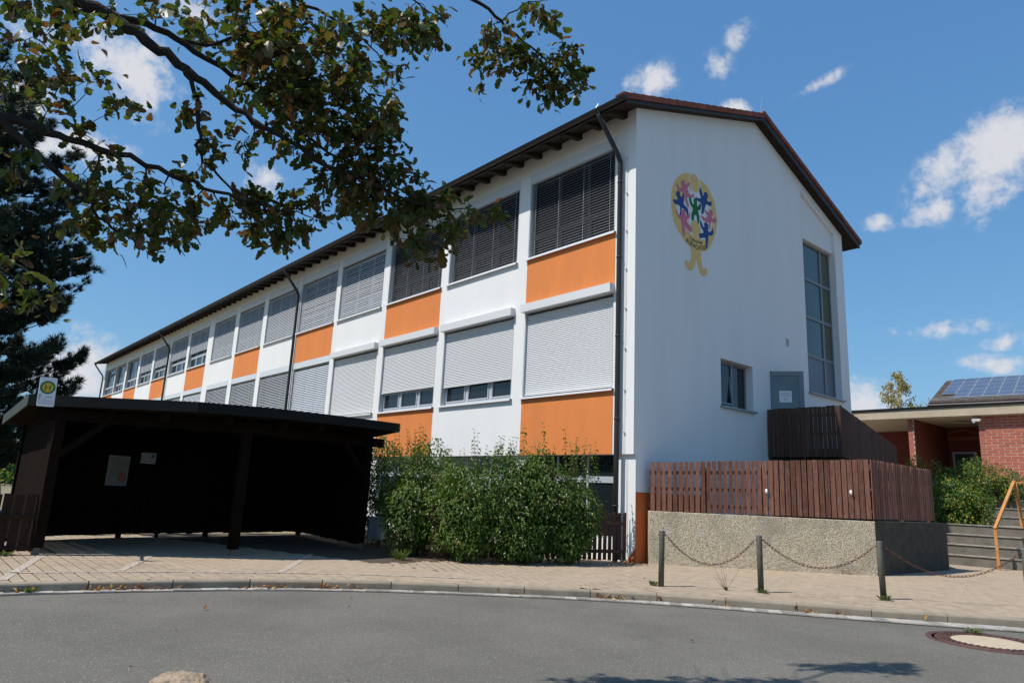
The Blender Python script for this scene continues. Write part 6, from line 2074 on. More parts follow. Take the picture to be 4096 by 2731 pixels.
OAK_CLUMPS = [(4.86,-12.45,4.41),(5.33,-12.19,4.3),(5.58,-12.21,4.17),(5.3,-12.49,4.2),(5.11,-12.66,4.15),(4.71,-12.32,4.46),(4.5,-12.6,4.67),(5.45,-12.12,4.28),(5.25,-12.34,4.28),(5.04,-12.36,4.52),(4.9,-12.55,4.51),(5.33,-12.34,4.26),(5.12,-12.52,4.43),(5.05,-12.61,4.37),(5.33,-12.37,4.44),(4.56,-12.63,4.63),(4.66,-12.43,4.73),(4.97,-12.22,4.45),(5.5,-12.28,4.11),(4.88,-12.57,4.58),(5.02,-12.28,4.58),(4.9,-12.63,4.45),(5.23,-12.26,4.56),(4.85,-12.45,4.54),(4.63,-12.63,4.69),(5.08,-11.9,4.65),(5.54,-11.79,4.53),(5.08,-11.83,4.75),(5.34,-11.83,4.58),(5.29,-11.86,4.67),(4.85,-12.07,4.81),(5.34,-11.84,4.68),(4.64,-12.54,3.98),(5.34,-12.36,3.84),(5.05,-12.38,3.88),(5.17,-12.43,3.96),(4.66,-12.53,4.02),(4.99,-12.52,4.19),(4.82,-12.45,4.19),(4.98,-12.41,4.32),(5.27,-12.54,3.78),(5.38,-12.49,3.89),(5.23,-12.39,3.87),(5.36,-12.43,3.88),(5.53,-12.31,3.77),(5.49,-12.32,4.01),(5.19,-12.41,3.83),(4.91,-12.2,4.03),(5.25,-12.6,3.82),(5.37,-12.3,3.86),(5.49,-12.41,3.92),(5.58,-11.98,3.75),(5.11,-12.18,3.81),(5.28,-11.86,3.9),(5.36,-12.14,3.54),(5.04,-12.12,4.07),(4.89,-12.16,3.77),(5.21,-11.84,3.93),(5.46,-12.09,3.91),(5.35,-12.32,3.65),(5.45,-12.0,3.7),(5.15,-12.27,4.0),(5.5,-12.0,3.76),(5.37,-12.11,3.6),(4.79,-12.34,4.06),(4.76,-12.34,3.84),(5.14,-11.66,3.47),(4.97,-11.96,3.5),(4.84,-11.93,3.39),(4.86,-11.96,3.46),(5.42,-11.94,3.45),(5.15,-11.69,3.37),(5.06,-11.68,3.42),(5.14,-11.98,3.56),(4.98,-11.82,3.54),(4.91,-11.98,3.67),(4.64,-11.46,4.92),(5.38,-11.18,4.65),(5.37,-11.21,4.56),(4.77,-11.24,5.04),(4.98,-11.32,4.77),(5.09,-10.92,5.23),(4.94,-11.48,4.89),(5.64,-11.03,4.72),(5.73,-10.95,4.74),(4.87,-11.51,4.86),(5.02,-11.29,4.73),(5.19,-11.18,5.01),(4.98,-11.12,4.88),(4.74,-11.45,5.02),(5.32,-10.98,5.06),(4.81,-11.45,4.98),(4.97,-11.47,4.8),(5.2,-10.83,5.19),(5.32,-11.02,4.98),(5.75,-10.99,4.81),(5.65,-11.1,4.56),(5.07,-11.15,4.9),(5.55,-11.25,4.97),(5.44,-11.38,4.92),(5.67,-11.03,4.94),(5.42,-10.99,4.95),(5.74,-10.95,4.75),(5.09,-11.47,4.71),(5.08,-11.06,4.85),(5.49,-10.93,4.85),(5.3,-10.95,4.95),(4.74,-11.21,5.14),(5.6,-11.25,4.95),(4.97,-11.15,4.97),(5.23,-11.22,4.75),(5.65,-11.0,4.91),(5.31,-10.93,4.72),(5.51,-11.35,4.74),(5.46,-11.42,4.83),(5.24,-10.86,5.15),(5.76,-10.99,4.56),(5.48,-11.1,4.96),(5.09,-11.61,4.84),(5.54,-11.05,4.63),(5.62,-11.18,4.6),(5.38,-11.16,4.65),(5.23,-11.22,5.04),(5.62,-11.19,4.51),(5.02,-11.15,4.97),(5.08,-11.38,4.91),(5.07,-11.03,5.1),(4.71,-11.38,4.96),(4.85,-11.36,4.84),(5.16,-10.91,5.09),(5.23,-11.35,5.05),(5.43,-11.33,4.65),(5.62,-10.95,4.68),(4.99,-11.06,4.99),(5.57,-11.07,4.95),(5.22,-11.18,4.72),(5.47,-11.1,4.63),(5.5,-10.84,5.0),(5.32,-11.19,4.52),(5.28,-11.24,4.82),(5.19,-11.52,4.69),(5.35,-11.28,4.77),(5.7,-11.1,4.58),(5.57,-11.06,4.75),(4.81,-11.42,5.11),(4.78,-11.35,5.28),(4.96,-10.83,4.72),(5.51,-10.52,4.47),(5.5,-10.32,4.76),(5.08,-11.0,5.02),(5.6,-10.59,4.46),(5.45,-10.58,5.11),(5.09,-11.11,4.89),(5.78,-11.02,4.57),(5.86,-10.74,4.31),(5.55,-10.66,4.96),(5.32,-11.07,4.84),(5.61,-10.38,4.78),(5.11,-11.05,4.71),(5.89,-10.56,4.42),(5.46,-10.54,4.68),(5.18,-10.52,4.56),(5.28,-11.04,4.61),(5.31,-10.96,4.99),(5.68,-10.98,4.55),(5.57,-10.81,4.25),(5.76,-10.96,4.45),(5.27,-10.73,4.43),(5.41,-10.92,4.83),(5.53,-11.14,4.4),(5.28,-10.55,4.99),(5.55,-10.77,4.65),(5.69,-10.71,4.96),(5.12,-10.67,4.68),(5.76,-10.79,4.22),(5.44,-11.26,4.5),(5.34,-10.62,5.09),(5.17,-10.78,5.01),(5.78,-10.99,4.4),(5.4,-11.1,4.52),(5.71,-10.69,4.41),(5.31,-10.73,4.78),(5.25,-10.63,4.97),(5.6,-11.0,4.87),(4.94,-10.81,4.7),(5.37,-11.04,4.72),(5.74,-10.91,4.38),(5.29,-10.6,5.04),(5.44,-10.77,4.46),(5.2,-10.55,4.65),(5.64,-10.54,4.95),(5.75,-10.5,4.87),(5.31,-10.77,4.84),(5.08,-11.07,4.6),(5.14,-10.69,4.76),(5.72,-10.63,4.41),(5.0,-10.72,4.55),(5.56,-10.83,4.26),(5.53,-11.12,4.55),(5.25,-10.57,4.7),(5.02,-10.88,4.82),(5.95,-10.66,4.5),(5.61,-10.79,4.47),(5.77,-10.7,4.45),(5.02,-11.1,4.9),(5.26,-10.99,4.52),(5.64,-11.05,4.29),(5.64,-10.91,4.13),(4.94,-11.03,4.81),(5.67,-10.8,4.35),(4.94,-10.87,4.7),(6.02,-10.79,4.69),(5.48,-10.35,4.79),(5.59,-11.2,4.35),(4.95,-10.97,4.55),(5.89,-10.7,4.81),(5.55,-10.66,4.57),(5.22,-10.96,5.08),(5.36,-11.06,4.87),(5.21,-10.81,4.8),(5.36,-10.66,4.36),(5.6,-10.89,4.41),(5.61,-11.14,4.67),(5.63,-10.51,4.59),(5.4,-10.59,4.97),(5.73,-10.35,5.01),(5.6,-10.18,5.24),(5.56,-10.71,4.9),(5.89,-10.31,5.02),(5.67,-10.24,5.08),(5.34,-10.61,5.01),(5.92,-10.5,4.91),(5.35,-10.55,4.93),(5.49,-10.32,4.88),(5.19,-10.56,5.2),(5.58,-10.64,4.69),(5.68,-10.47,4.72),(5.91,-10.39,4.97),(5.49,-10.41,4.91),(5.72,-10.43,5.02),(5.77,-10.48,4.63),(5.68,-10.46,4.96),(5.68,-10.24,5.29),(5.91,-10.25,4.98),(5.52,-10.29,4.87),(5.84,-10.28,4.95),(5.61,-10.69,4.78),(5.78,-10.38,4.97),(5.43,-10.3,5.24),(5.43,-10.36,4.99),(5.89,-10.56,5.01),(5.17,-10.61,5.14),(5.4,-10.32,5.02),(5.58,-10.23,5.12),(5.81,-10.62,4.9),(5.91,-10.28,4.85),(5.47,-11.12,4.63),(5.23,-11.02,4.29),(5.42,-11.06,4.22),(5.21,-11.0,4.55),(5.3,-10.78,4.74),(5.48,-10.92,4.46),(5.65,-10.82,4.51),(5.34,-11.02,4.32),(5.29,-10.89,4.63),(5.21,-11.05,4.78),(5.36,-11.21,4.49),(5.44,-11.25,4.17),(5.54,-10.98,4.21),(5.36,-10.99,4.48),(5.0,-11.07,4.39),(5.7,-10.99,4.35),(5.37,-10.83,4.46),(5.29,-11.18,4.4),(5.09,-11.19,4.68),(5.69,-11.02,4.5),(5.4,-10.97,4.61),(5.36,-11.24,4.23),(5.53,-11.09,4.25),(5.6,-10.94,4.54),(5.14,-11.24,4.33),(5.27,-10.95,4.32),(5.45,-10.96,4.48),(5.25,-10.89,4.82),(5.68,-10.97,4.32),(5.37,-10.89,4.3),(5.3,-10.83,4.67),(5.07,-11.13,4.52),(5.38,-10.95,4.54),(5.36,-11.17,4.5),(5.55,-11.0,4.32),(5.38,-11.29,4.47),(5.39,-10.85,4.54),(5.56,-11.02,4.26),(5.67,-11.1,4.48),(5.44,-10.88,4.42),(5.8,-10.72,4.19),(5.74,-10.72,4.36),(5.61,-10.66,3.84),(5.54,-10.78,4.28),(5.96,-10.4,4.47),(5.87,-10.48,3.85),(5.98,-10.23,4.21),(5.53,-10.38,4.6),(5.82,-10.8,4.02),(5.16,-10.74,4.46),(5.91,-10.32,4.05),(5.66,-10.74,4.15),(5.61,-10.98,4.12),(5.07,-10.75,4.36),(5.4,-10.36,4.27),(6.12,-10.45,4.12),(5.6,-10.25,4.5),(5.68,-10.9,4.31),(5.76,-10.57,4.37),(6.03,-10.5,4.39),(5.64,-10.46,4.02),(5.71,-10.69,4.05),(5.92,-10.78,4.38),(5.71,-10.96,4.16),(5.66,-10.47,4.38),(5.55,-10.88,4.23),(5.47,-10.78,4.06),(5.6,-10.73,4.41),(5.89,-10.27,4.21),(5.46,-10.38,4.01),(5.53,-10.69,4.18),(5.76,-10.45,4.13),(5.8,-10.32,4.12),(6.12,-10.39,4.03),(5.65,-10.63,4.55),(5.91,-10.33,4.12),(5.55,-10.33,4.42),(5.73,-10.15,4.38),(5.71,-10.37,3.9),(6.13,-10.34,4.22),(6.02,-10.65,4.4),(5.67,-10.77,3.86),(5.61,-10.33,4.48),(5.51,-10.23,4.19),(5.66,-10.47,4.06),(5.81,-10.65,4.06),(5.66,-10.26,4.01),(5.59,-10.37,4.44),(5.71,-10.28,4.12),(5.39,-10.7,3.98),(5.66,-10.96,4.23),(5.95,-10.3,4.22),(5.42,-10.39,4.61),(5.33,-10.69,4.42),(5.37,-10.61,4.26),(6.04,-10.3,4.07),(5.43,-10.8,4.53),(5.88,-10.81,4.21),(5.69,-10.37,4.25),(5.18,-10.66,4.25),(5.64,-10.37,4.17),(5.75,-10.57,4.18),(5.94,-10.44,4.01),(5.64,-10.88,4.25),(5.74,-10.84,4.26),(6.0,-10.5,4.18),(5.61,-10.17,4.21),(5.86,-10.61,4.37),(5.86,-10.24,4.25),(5.5,-10.69,3.97),(6.05,-10.37,4.27),(5.69,-10.48,4.29),(5.78,-10.79,3.97),(5.63,-10.53,4.29),(5.94,-10.52,4.18),(5.41,-10.74,4.44),(5.83,-10.57,4.3),(5.38,-10.45,4.3),(6.03,-10.67,4.34),(5.85,-10.43,4.49),(5.83,-10.68,4.37),(6.02,-10.53,3.97),(5.35,-10.61,4.02),(5.75,-10.75,4.17),(5.26,-10.91,4.18),(5.35,-10.9,4.12),(5.46,-10.61,4.2),(5.75,-10.71,4.0),(5.43,-10.8,4.36),(5.48,-10.9,3.84),(5.45,-10.71,3.89),(5.27,-10.81,4.37),(5.23,-10.98,4.07),(5.53,-10.67,4.25),(5.55,-10.97,4.04),(5.3,-10.78,4.22),(5.72,-10.83,3.95),(5.8,-10.74,4.04),(5.48,-10.71,4.11),(5.31,-10.92,4.27),(5.73,-10.63,3.98),(5.46,-10.66,4.37),(5.52,-10.48,4.1),(5.72,-10.77,4.03),(5.39,-10.69,4.13),(5.47,-10.69,4.33),(5.64,-10.97,4.05),(5.79,-10.65,3.9),(5.67,-10.92,3.82),(5.4,-10.74,4.0),(5.21,-10.79,4.08),(5.27,-11.0,4.09),(5.68,-10.64,4.04),(5.47,-10.76,4.26),(5.26,-10.85,4.18),(5.97,-10.12,3.79),(5.68,-10.08,4.06),(5.72,-10.24,4.0),(5.65,-10.52,3.9),(5.44,-10.31,4.06),(5.74,-10.26,3.66),(5.71,-10.16,3.75),(5.98,-10.18,3.76),(5.65,-10.18,4.32),(5.68,-10.39,4.1),(5.71,-10.48,3.72),(5.85,-10.29,3.96),(5.65,-10.22,3.71),(5.65,-10.43,3.73),(5.44,-10.35,3.99),(5.8,-10.32,4.2),(5.5,-10.2,3.97),(5.78,-10.46,4.13),(5.49,-10.4,3.9),(5.62,-10.02,3.94),(5.77,-10.26,3.82),(5.83,-10.43,4.17),(5.81,-10.2,3.84),(5.7,-10.38,3.97),(5.64,-10.06,3.77),(6.0,-10.13,3.74),(5.4,-10.32,3.85),(5.84,-10.36,4.12),(5.79,-10.37,4.0),(5.71,-10.3,3.94),(5.78,-10.24,4.24),(5.78,-10.46,4.05),(5.51,-10.34,4.17),(5.8,-10.12,4.13),(5.84,-10.34,4.12),(5.59,-10.28,4.34),(5.6,-10.32,4.3),(5.71,-10.41,4.1),(5.7,-10.33,4.04),(5.71,-10.22,4.28),(5.69,-10.22,3.79),(5.55,-10.34,4.17),(5.72,-10.13,4.09),(5.71,-10.11,3.84),(5.69,-10.05,3.71),(5.54,-9.82,3.6),(5.54,-10.19,3.71),(5.45,-10.36,3.73),(5.53,-10.31,3.86),(5.59,-10.4,3.47),(5.48,-10.14,3.9),(5.89,-9.92,3.49),(5.83,-9.99,3.62),(5.86,-9.95,3.66),(5.75,-10.26,3.76),(5.44,-9.91,3.57),(5.39,-10.17,3.77),(5.75,-10.3,3.52),(5.66,-10.07,3.95),(5.61,-10.39,3.57),(5.74,-9.91,3.76),(5.8,-10.05,3.89),(5.78,-10.24,3.42),(5.58,-9.95,3.91),(5.75,-10.17,3.47),(5.81,-10.35,3.51),(5.78,-10.23,3.75),(5.62,-10.17,3.5),(5.62,-10.33,3.8),(6.09,-10.03,3.69),(5.66,-9.94,3.98),(5.72,-9.88,3.55),(5.46,-9.96,3.8),(5.81,-10.32,3.68),(5.59,-9.93,3.66),(5.39,-10.05,3.7),(5.5,-9.99,3.89),(5.42,-10.29,3.86),(5.69,-9.84,3.93),(5.69,-9.99,3.5),(5.48,-10.05,3.95),(5.68,-10.33,3.66),(5.97,-10.09,3.45),(5.57,-10.22,3.66),(5.29,-10.23,3.76),(5.9,-9.86,3.68),(5.3,-10.26,3.84),(5.29,-10.1,3.67),(5.76,-9.85,3.64),(5.76,-9.83,3.71),(5.56,-9.83,3.88),(5.28,-10.21,3.78),(5.8,-9.83,3.68),(5.58,-10.25,3.45),(5.33,-10.24,3.71),(5.72,-10.06,3.51),(5.56,-10.42,3.7),(5.87,-9.75,3.58),(5.56,-9.69,3.44),(5.76,-10.01,3.57),(5.69,-9.83,3.41),(5.86,-10.1,3.5),(5.76,-9.87,3.65),(6.1,-9.8,3.37),(5.81,-9.66,3.35),(5.53,-9.86,3.68),(5.61,-9.95,3.58),(5.68,-9.86,3.64),(5.84,-9.75,3.34),(5.93,-9.9,3.48),(5.83,-9.47,3.54),(5.59,-9.84,3.62),(5.94,-9.85,3.56),(5.81,-9.89,3.34),(5.44,-9.89,3.49),(6.13,-9.74,3.37),(5.9,-9.6,3.4),(6.12,-9.8,3.45),(5.47,-9.84,3.46),(5.99,-9.66,3.49),(6.04,-9.71,3.36),(6.01,-9.92,3.37),(5.58,-9.74,3.62),(6.13,-9.61,3.53),(6.12,-9.59,3.59),(6.03,-9.79,3.63),(5.88,-9.64,3.79),(5.9,-9.7,3.68),(5.81,-9.68,3.77),(5.85,-9.65,3.52),(5.91,-9.66,3.64),(5.99,-9.72,3.64),(5.84,-9.67,3.72),(5.92,-9.77,3.6),(5.79,-9.79,3.68),(6.03,-9.61,3.52),(5.88,-9.82,3.7),(5.67,-9.81,3.21),(5.83,-9.85,3.3),(5.79,-9.74,3.22),(5.78,-9.81,3.3),(6.17,-9.31,3.65),(6.0,-9.41,3.62),(6.01,-9.49,3.6),(6.2,-9.38,3.64),(6.16,-9.38,3.62),(5.96,-9.49,3.68),(5.7,-10.18,3.67),(5.84,-10.37,3.73),(5.71,-10.3,3.84),(5.9,-10.4,3.65),(5.63,-10.64,3.65),(5.78,-10.5,3.8),(5.57,-10.57,3.74),(5.58,-10.33,3.6),(5.85,-10.48,3.71),(5.83,-10.43,3.77),(5.39,-10.54,3.8),(5.51,-10.54,3.68),(5.79,-10.43,3.53),(5.62,-10.46,3.78),(5.67,-10.58,3.51),(5.86,-10.24,3.59),(5.66,-10.22,3.61),(5.77,-10.34,3.51),(5.8,-10.52,3.58),(5.83,-10.24,3.68),(5.48,-10.47,3.74),(5.4,-10.54,3.6),(5.84,-10.41,3.79),(5.84,-10.38,3.59),(5.23,-11.79,3.08),(5.15,-11.7,3.27),(5.23,-11.79,3.14),(4.93,-11.9,3.11),(5.12,-11.83,2.96),(5.46,-11.65,3.14),(4.91,-11.93,3.13),(5.53,-11.76,3.04),(5.01,-11.81,3.03),(5.6,-11.7,3.14),(5.22,-11.82,3.28),(5.42,-11.81,3.05),(5.17,-11.87,3.31),(5.02,-11.88,2.98),(5.42,-11.73,3.0),(5.46,-11.72,2.96),(5.13,-11.82,3.04),(5.55,-11.64,3.05),(5.56,-11.61,3.03),(5.27,-11.59,3.24),(5.48,-11.75,2.94),(5.37,-11.62,3.21),(4.92,-11.99,3.1),(5.18,-12.09,3.01),(5.12,-11.82,3.08),(4.96,-11.94,3.17),(5.41,-11.63,2.93),(5.32,-11.61,2.91),(5.41,-11.53,2.96),(5.14,-11.51,3.19),(5.37,-11.4,3.06),(5.39,-11.57,2.94),(5.33,-11.61,2.99),(5.29,-11.36,3.17),(5.19,-11.47,3.09),(5.51,-11.46,3.02),(5.18,-11.55,3.13),(5.46,-11.68,2.96),(5.5,-11.58,3.15),(5.25,-11.79,2.97),(5.37,-11.7,3.06),(5.45,-11.63,3.19),(5.18,-12.02,3.21),(5.26,-12.16,3.16),(4.98,-12.17,3.33),(5.34,-12.15,3.17),(5.1,-12.09,3.34),(5.37,-11.95,3.15),(5.28,-12.01,3.33),(5.48,-11.61,3.26),(5.51,-11.76,3.27),(5.51,-11.78,3.29),(5.43,-11.92,3.11),(5.19,-11.93,3.28),(5.27,-11.63,3.24),(5.29,-11.72,3.37),(5.38,-11.93,3.11),(5.49,-11.02,3.43),(5.14,-11.36,3.31),(5.64,-10.95,3.26),(5.44,-11.16,3.22),(5.49,-11.21,3.27),(5.48,-11.28,3.3),(5.18,-11.35,3.38),(5.15,-11.17,3.41),(5.46,-11.24,3.28),(5.24,-11.38,3.26),(5.55,-11.09,3.19),(5.29,-11.43,3.32),(5.28,-11.42,3.31),(5.48,-11.1,3.44),(5.11,-11.37,3.22),(5.01,-11.33,3.23),(5.31,-11.25,3.21),(4.97,-11.37,3.27),(5.37,-10.94,3.45),(5.29,-10.93,3.34),(5.49,-10.84,3.23),(5.32,-10.98,3.27),(5.47,-10.79,3.16),(5.26,-10.77,3.26),(5.38,-10.88,3.37),(5.31,-10.81,3.4),(5.59,-10.8,3.15),(5.35,-10.95,3.28),(5.59,-10.83,3.23),(5.11,-10.95,3.27),(5.3,-10.89,3.13),(5.29,-10.72,3.18),(5.32,-10.99,3.2),(5.48,-11.02,3.16),(5.47,-10.84,3.13),(5.61,-10.77,3.24),(5.35,-10.88,3.4),(5.49,-10.89,3.36),(5.5,-10.75,3.45),(5.5,-10.84,3.39),(5.52,-10.69,3.29),(5.56,-10.86,3.22),(5.49,-10.83,3.22),(5.48,-10.87,3.36),(5.55,-10.57,3.4),(5.44,-10.63,3.37),(5.52,-10.77,3.33),(5.49,-10.9,3.26),(5.47,-10.63,3.24),(5.61,-10.65,3.28),(5.38,-10.76,3.49),(5.53,-10.64,3.48),(5.54,-10.74,3.48),(5.44,-10.86,3.53),(5.6,-10.79,3.48),(5.33,-11.1,3.46),(5.26,-11.03,3.45),(5.44,-11.04,3.5),(5.43,-11.09,3.4),(5.43,-11.04,3.39),(5.32,-10.96,3.4),(5.49,-11.08,3.42),(5.45,-10.95,3.43),(5.34,-10.95,3.53),(5.32,-10.96,3.4),(5.44,-11.46,3.93),(5.34,-11.55,3.93),(5.37,-11.56,3.97),(5.39,-11.55,3.93),(5.47,-11.53,4.02),(5.35,-11.32,3.7),(5.2,-11.37,3.91),(5.31,-11.36,3.78),(5.49,-11.19,3.79),(5.51,-11.28,3.82),(5.54,-11.15,3.81),(5.45,-11.14,3.7),(5.39,-11.21,4.0),(5.44,-11.34,3.71),(5.44,-11.4,3.73),(5.37,-11.38,3.54),(5.24,-11.5,3.52),(5.36,-11.34,3.65),(5.48,-11.5,3.45),(5.29,-11.46,3.51),(5.34,-11.44,3.51),(5.49,-11.35,3.62),(5.63,-10.02,5.22),(5.8,-10.14,5.08),(5.37,-10.43,5.24),(5.82,-10.23,5.13),(5.61,-10.13,5.38),(5.64,-10.27,5.07),(5.8,-9.9,5.12),(5.56,-10.28,5.05),(5.84,-9.87,5.17),(5.78,-9.96,5.28),(5.5,-10.09,5.27),(5.62,-10.01,5.41),(5.68,-10.1,5.34),(5.69,-9.89,5.37),(5.56,-10.1,5.12),(5.53,-10.05,5.18),(5.49,-10.47,5.1),(5.8,-10.12,5.02),(5.77,-10.0,5.25),(5.81,-10.0,5.08),(5.7,-10.29,5.07),(5.81,-10.15,5.25),(5.76,-10.14,5.03),(5.89,-9.95,5.14),(5.87,-10.07,4.96),(5.71,-10.23,4.92),(5.3,-10.37,5.2),(5.64,-10.01,5.16),(5.53,-10.4,4.97),(5.94,-9.9,5.3),(5.68,-9.99,5.34),(5.74,-9.94,5.22),(5.7,-10.0,5.29),(5.88,-9.96,5.13),(5.73,-10.12,5.27),(5.77,-9.94,5.43),(5.74,-10.07,5.32),(5.75,-9.85,5.37),(5.81,-10.06,5.15),(5.79,-9.86,5.28),(5.84,-9.83,5.19),(5.79,-9.78,5.22),(5.74,-9.76,5.2),(5.8,-9.79,5.45),(5.69,-10.09,4.71),(5.56,-10.15,4.92),(5.42,-10.12,4.81),(5.57,-10.07,4.68),(5.62,-10.17,4.81),(5.58,-9.98,4.95),(5.73,-9.11,5.47),(5.68,-9.06,5.4),(5.71,-8.98,5.52),(5.68,-8.99,5.36),(5.66,-9.15,5.62),(5.7,-9.23,5.57),(5.78,-9.08,5.67),(5.77,-8.91,5.5),(5.78,-9.06,5.45),(5.62,-9.05,5.68),(5.63,-9.09,5.62),(5.47,-9.17,5.44),(5.56,-9.05,5.52),(5.47,-9.22,5.44),(5.64,-9.14,5.74),(5.58,-9.12,5.53),(5.47,-9.16,5.51),(6.11,-8.65,5.32),(5.9,-8.92,5.77),(5.63,-9.02,5.67),(5.87,-8.99,5.52),(5.83,-8.91,5.37),(5.79,-8.74,5.52),(5.9,-8.9,5.64),(5.62,-8.87,5.68),(5.7,-8.76,5.52),(6.01,-8.63,5.39),(5.93,-8.66,5.83),(5.93,-8.59,5.4),(5.59,-8.93,5.57),(6.0,-8.66,5.46),(5.94,-8.77,5.47),(5.93,-8.66,5.35),(5.98,-8.63,5.47),(5.9,-8.9,5.4),(6.07,-8.43,5.63),(5.95,-8.44,5.57),(5.82,-8.86,5.61),(5.77,-8.86,5.53),(6.09,-8.46,5.61),(5.71,-8.96,5.8),(5.94,-8.81,5.37),(6.02,-8.44,5.62),(5.81,-8.75,5.49),(6.12,-8.71,5.74),(5.91,-8.7,5.89),(5.75,-8.74,5.53),(5.79,-8.8,5.43),(5.76,-8.95,5.33),(6.03,-8.52,5.56),(5.91,-8.62,5.89),(6.06,-8.59,5.66),(5.92,-8.64,5.47),(6.12,-8.61,5.41),(5.79,-8.79,5.16),(6.08,-8.44,5.23),(5.87,-8.5,5.35),(6.05,-8.46,5.43),(5.86,-8.55,5.13),(5.82,-8.66,5.22),(5.79,-8.62,5.5),(5.96,-8.47,5.19),(5.86,-8.71,5.29),(6.01,-8.43,5.24),(6.05,-8.29,5.39),(6.09,-8.32,5.35),(5.91,-8.51,5.36),(5.83,-8.64,5.37),(6.03,-8.39,5.36),(5.81,-8.51,5.22),(5.97,-8.42,5.31),(5.83,-8.58,5.29),(5.81,-8.65,5.16),(5.79,-8.73,5.3),(5.91,-8.41,5.29),(5.8,-8.57,5.36),(5.9,-8.53,5.23),(5.89,-8.51,5.16),(5.97,-8.55,5.09),(5.83,-8.77,5.24),(5.87,-8.6,5.25),(6.02,-8.25,5.51),(5.93,-8.26,5.51),(5.94,-8.29,5.48),(5.88,-8.29,5.4),(5.95,-8.49,5.39),(6.03,-8.36,5.39),(5.96,-8.32,5.38),(5.96,-8.26,5.33),(5.86,-8.4,5.33),(6.0,-8.21,5.54),(5.99,-8.26,5.47),(5.51,-9.09,5.18),(5.63,-9.1,5.32),(5.57,-9.1,5.47),(5.71,-9.06,5.2),(5.59,-9.22,5.27),(5.69,-9.06,5.31),(5.96,-8.74,5.9),(6.03,-8.93,5.85),(6.11,-8.77,5.81),(5.92,-8.87,5.95),(5.91,-8.81,5.94),(5.87,-8.89,5.97),(6.03,-8.83,5.89),(4.8,-12.24,2.68),(4.94,-12.31,2.73),(4.93,-12.28,2.8),(4.72,-12.35,2.73),(4.73,-12.39,2.66),(4.96,-12.18,2.48),(5.02,-12.18,2.52),(4.88,-12.2,2.47),(4.82,-12.32,2.51),(4.97,-12.06,2.55),(4.89,-12.06,2.56),(5.09,-12.39,3.36),(5.1,-12.43,3.27),(5.09,-12.42,3.23),(5.38,-12.35,3.34),(4.92,-12.53,3.45)]
rng = random.Random(3)
oak = thing('oak_tree', 'oak branches with browning leaves hanging over the street from the upper left', 'tree', (3.6, -16.2, -0.16))
w = MB()
TR = [(3.6, -16.2, -0.3), (3.62, -16.1, 1.0), (3.7, -15.9, 2.6), (4.0, -15.5, 4.2), (4.3, -15.2, 5.4)]
w.tube(TR, [0.42, 0.34, 0.30, 0.27, 0.2], 14)
nodes = []
for L_ in OAK_LIMBS:
    pts = [Vector(p[:3]) for p in L_]
    rad = [p[3] for p in L_]
    P2, R2 = [], []
    for i in range(len(pts) - 1):
        for k in range(4):
            t = k / 4
            p0 = pts[i - 1] if i else pts[0] * 2 - pts[1]
            p3 = pts[i + 2] if i + 2 < len(pts) else pts[-1] * 2 - pts[-2]
            p1, p2 = pts[i], pts[i + 1]
            p = 0.5 * ((2 * p1) + (p2 - p0) * t + (2 * p0 - 5 * p1 + 4 * p2 - p3) * t * t + (3 * p1 - p0 - 3 * p2 + p3) * t ** 3)
            r_ = rad[i] * (1 - t) + rad[i + 1] * t
            P2.append(p + Vector((rng.gauss(0, 1), rng.gauss(0, 1), rng.gauss(0, 1))) * 0.010)
            R2.append(r_ * 0.62)
    P2.append(pts[-1])
    R2.append(rad[-1] * 0.62)
    w.tube(P2, R2, 8)
    nodes += [(p, r_) for p, r_ in zip(P2, R2)]
w.tube([(4.3, -15.2, 5.4), (5.0, -14.4, 6.3), Vector(OAK_LIMBS[0][0][:3])], [0.2, 0.17, 0.15], 10)
w.build('trunk', M_bark, oak, smooth=True)
tw = MB()
items = []
placed = [(p, r_) for p, r_ in nodes]
clumps = [Vector(c_) for c_ in OAK_CLUMPS]
lim = [p for p, r_ in nodes]
clumps.sort(key=lambda c_: min((c_ - p).length for p in lim))
for c_ in clumps:
    p, r_ = min(placed, key=lambda q_: (q_[0] - c_).length + (0.05 if q_[1] > 0.03 else 0))
    mid = (p + c_) / 2 + Vector((rng.gauss(0, 1), rng.gauss(0, 1), rng.gauss(0, 1) - .4)) * 0.10 * (c_ - p).length
    ra = min(r_ * 0.8, 0.0065)
    tw.tube([p, mid, c_], [max(ra, .003), max(ra * .75, .0025), 0.002], 4, cap=False)
    placed += [(c_, 0.004), (mid, max(ra * .75, .0025))]
    d = (c_ - mid).normalized()
    m_ = rng.choice((6, 8, 9, 10, 11, 12))
    for k in range(m_):
        t = rng.random()
        base = mid.lerp(c_, 0.3 + 0.7 * t) + Vector((rng.gauss(0, 1), rng.gauss(0, 1), rng.gauss(0, 1))) * 0.014
        if k > m_ * 0.55:
            base = c_ + Vector((rng.gauss(0, 1), rng.gauss(0, 1), rng.gauss(0, 1))) * 0.05
        s_ = rng.uniform(0.043, 0.080)
        if rng.random() < 0.10:
            s_ *= 1.45
        M = T(*base) @ rand_rot(rng, d + Vector((0, 0, -.35)), 0.9, up=(0, 0, 1)) @ Matrix.Scale(s_, 4)
        items.append(M)
tw.build('twig', M_bark, oak, kind='stuff')
put_leaves(items, [oak_leaf(1.0, 0.85, .2, .25), oak_leaf(1.0, 0.75, .45, .35), oak_leaf(1.0, 0.9, -.1, .1), oak_leaf(0.95, 0.7, .3, -.2), oak_leaf(1.0, 0.8, .8, .55), oak_leaf(1.0, 0.85, 1.1, -.3), oak_leaf(0.9, 0.8, -.5, .6)], M_oak, oak)
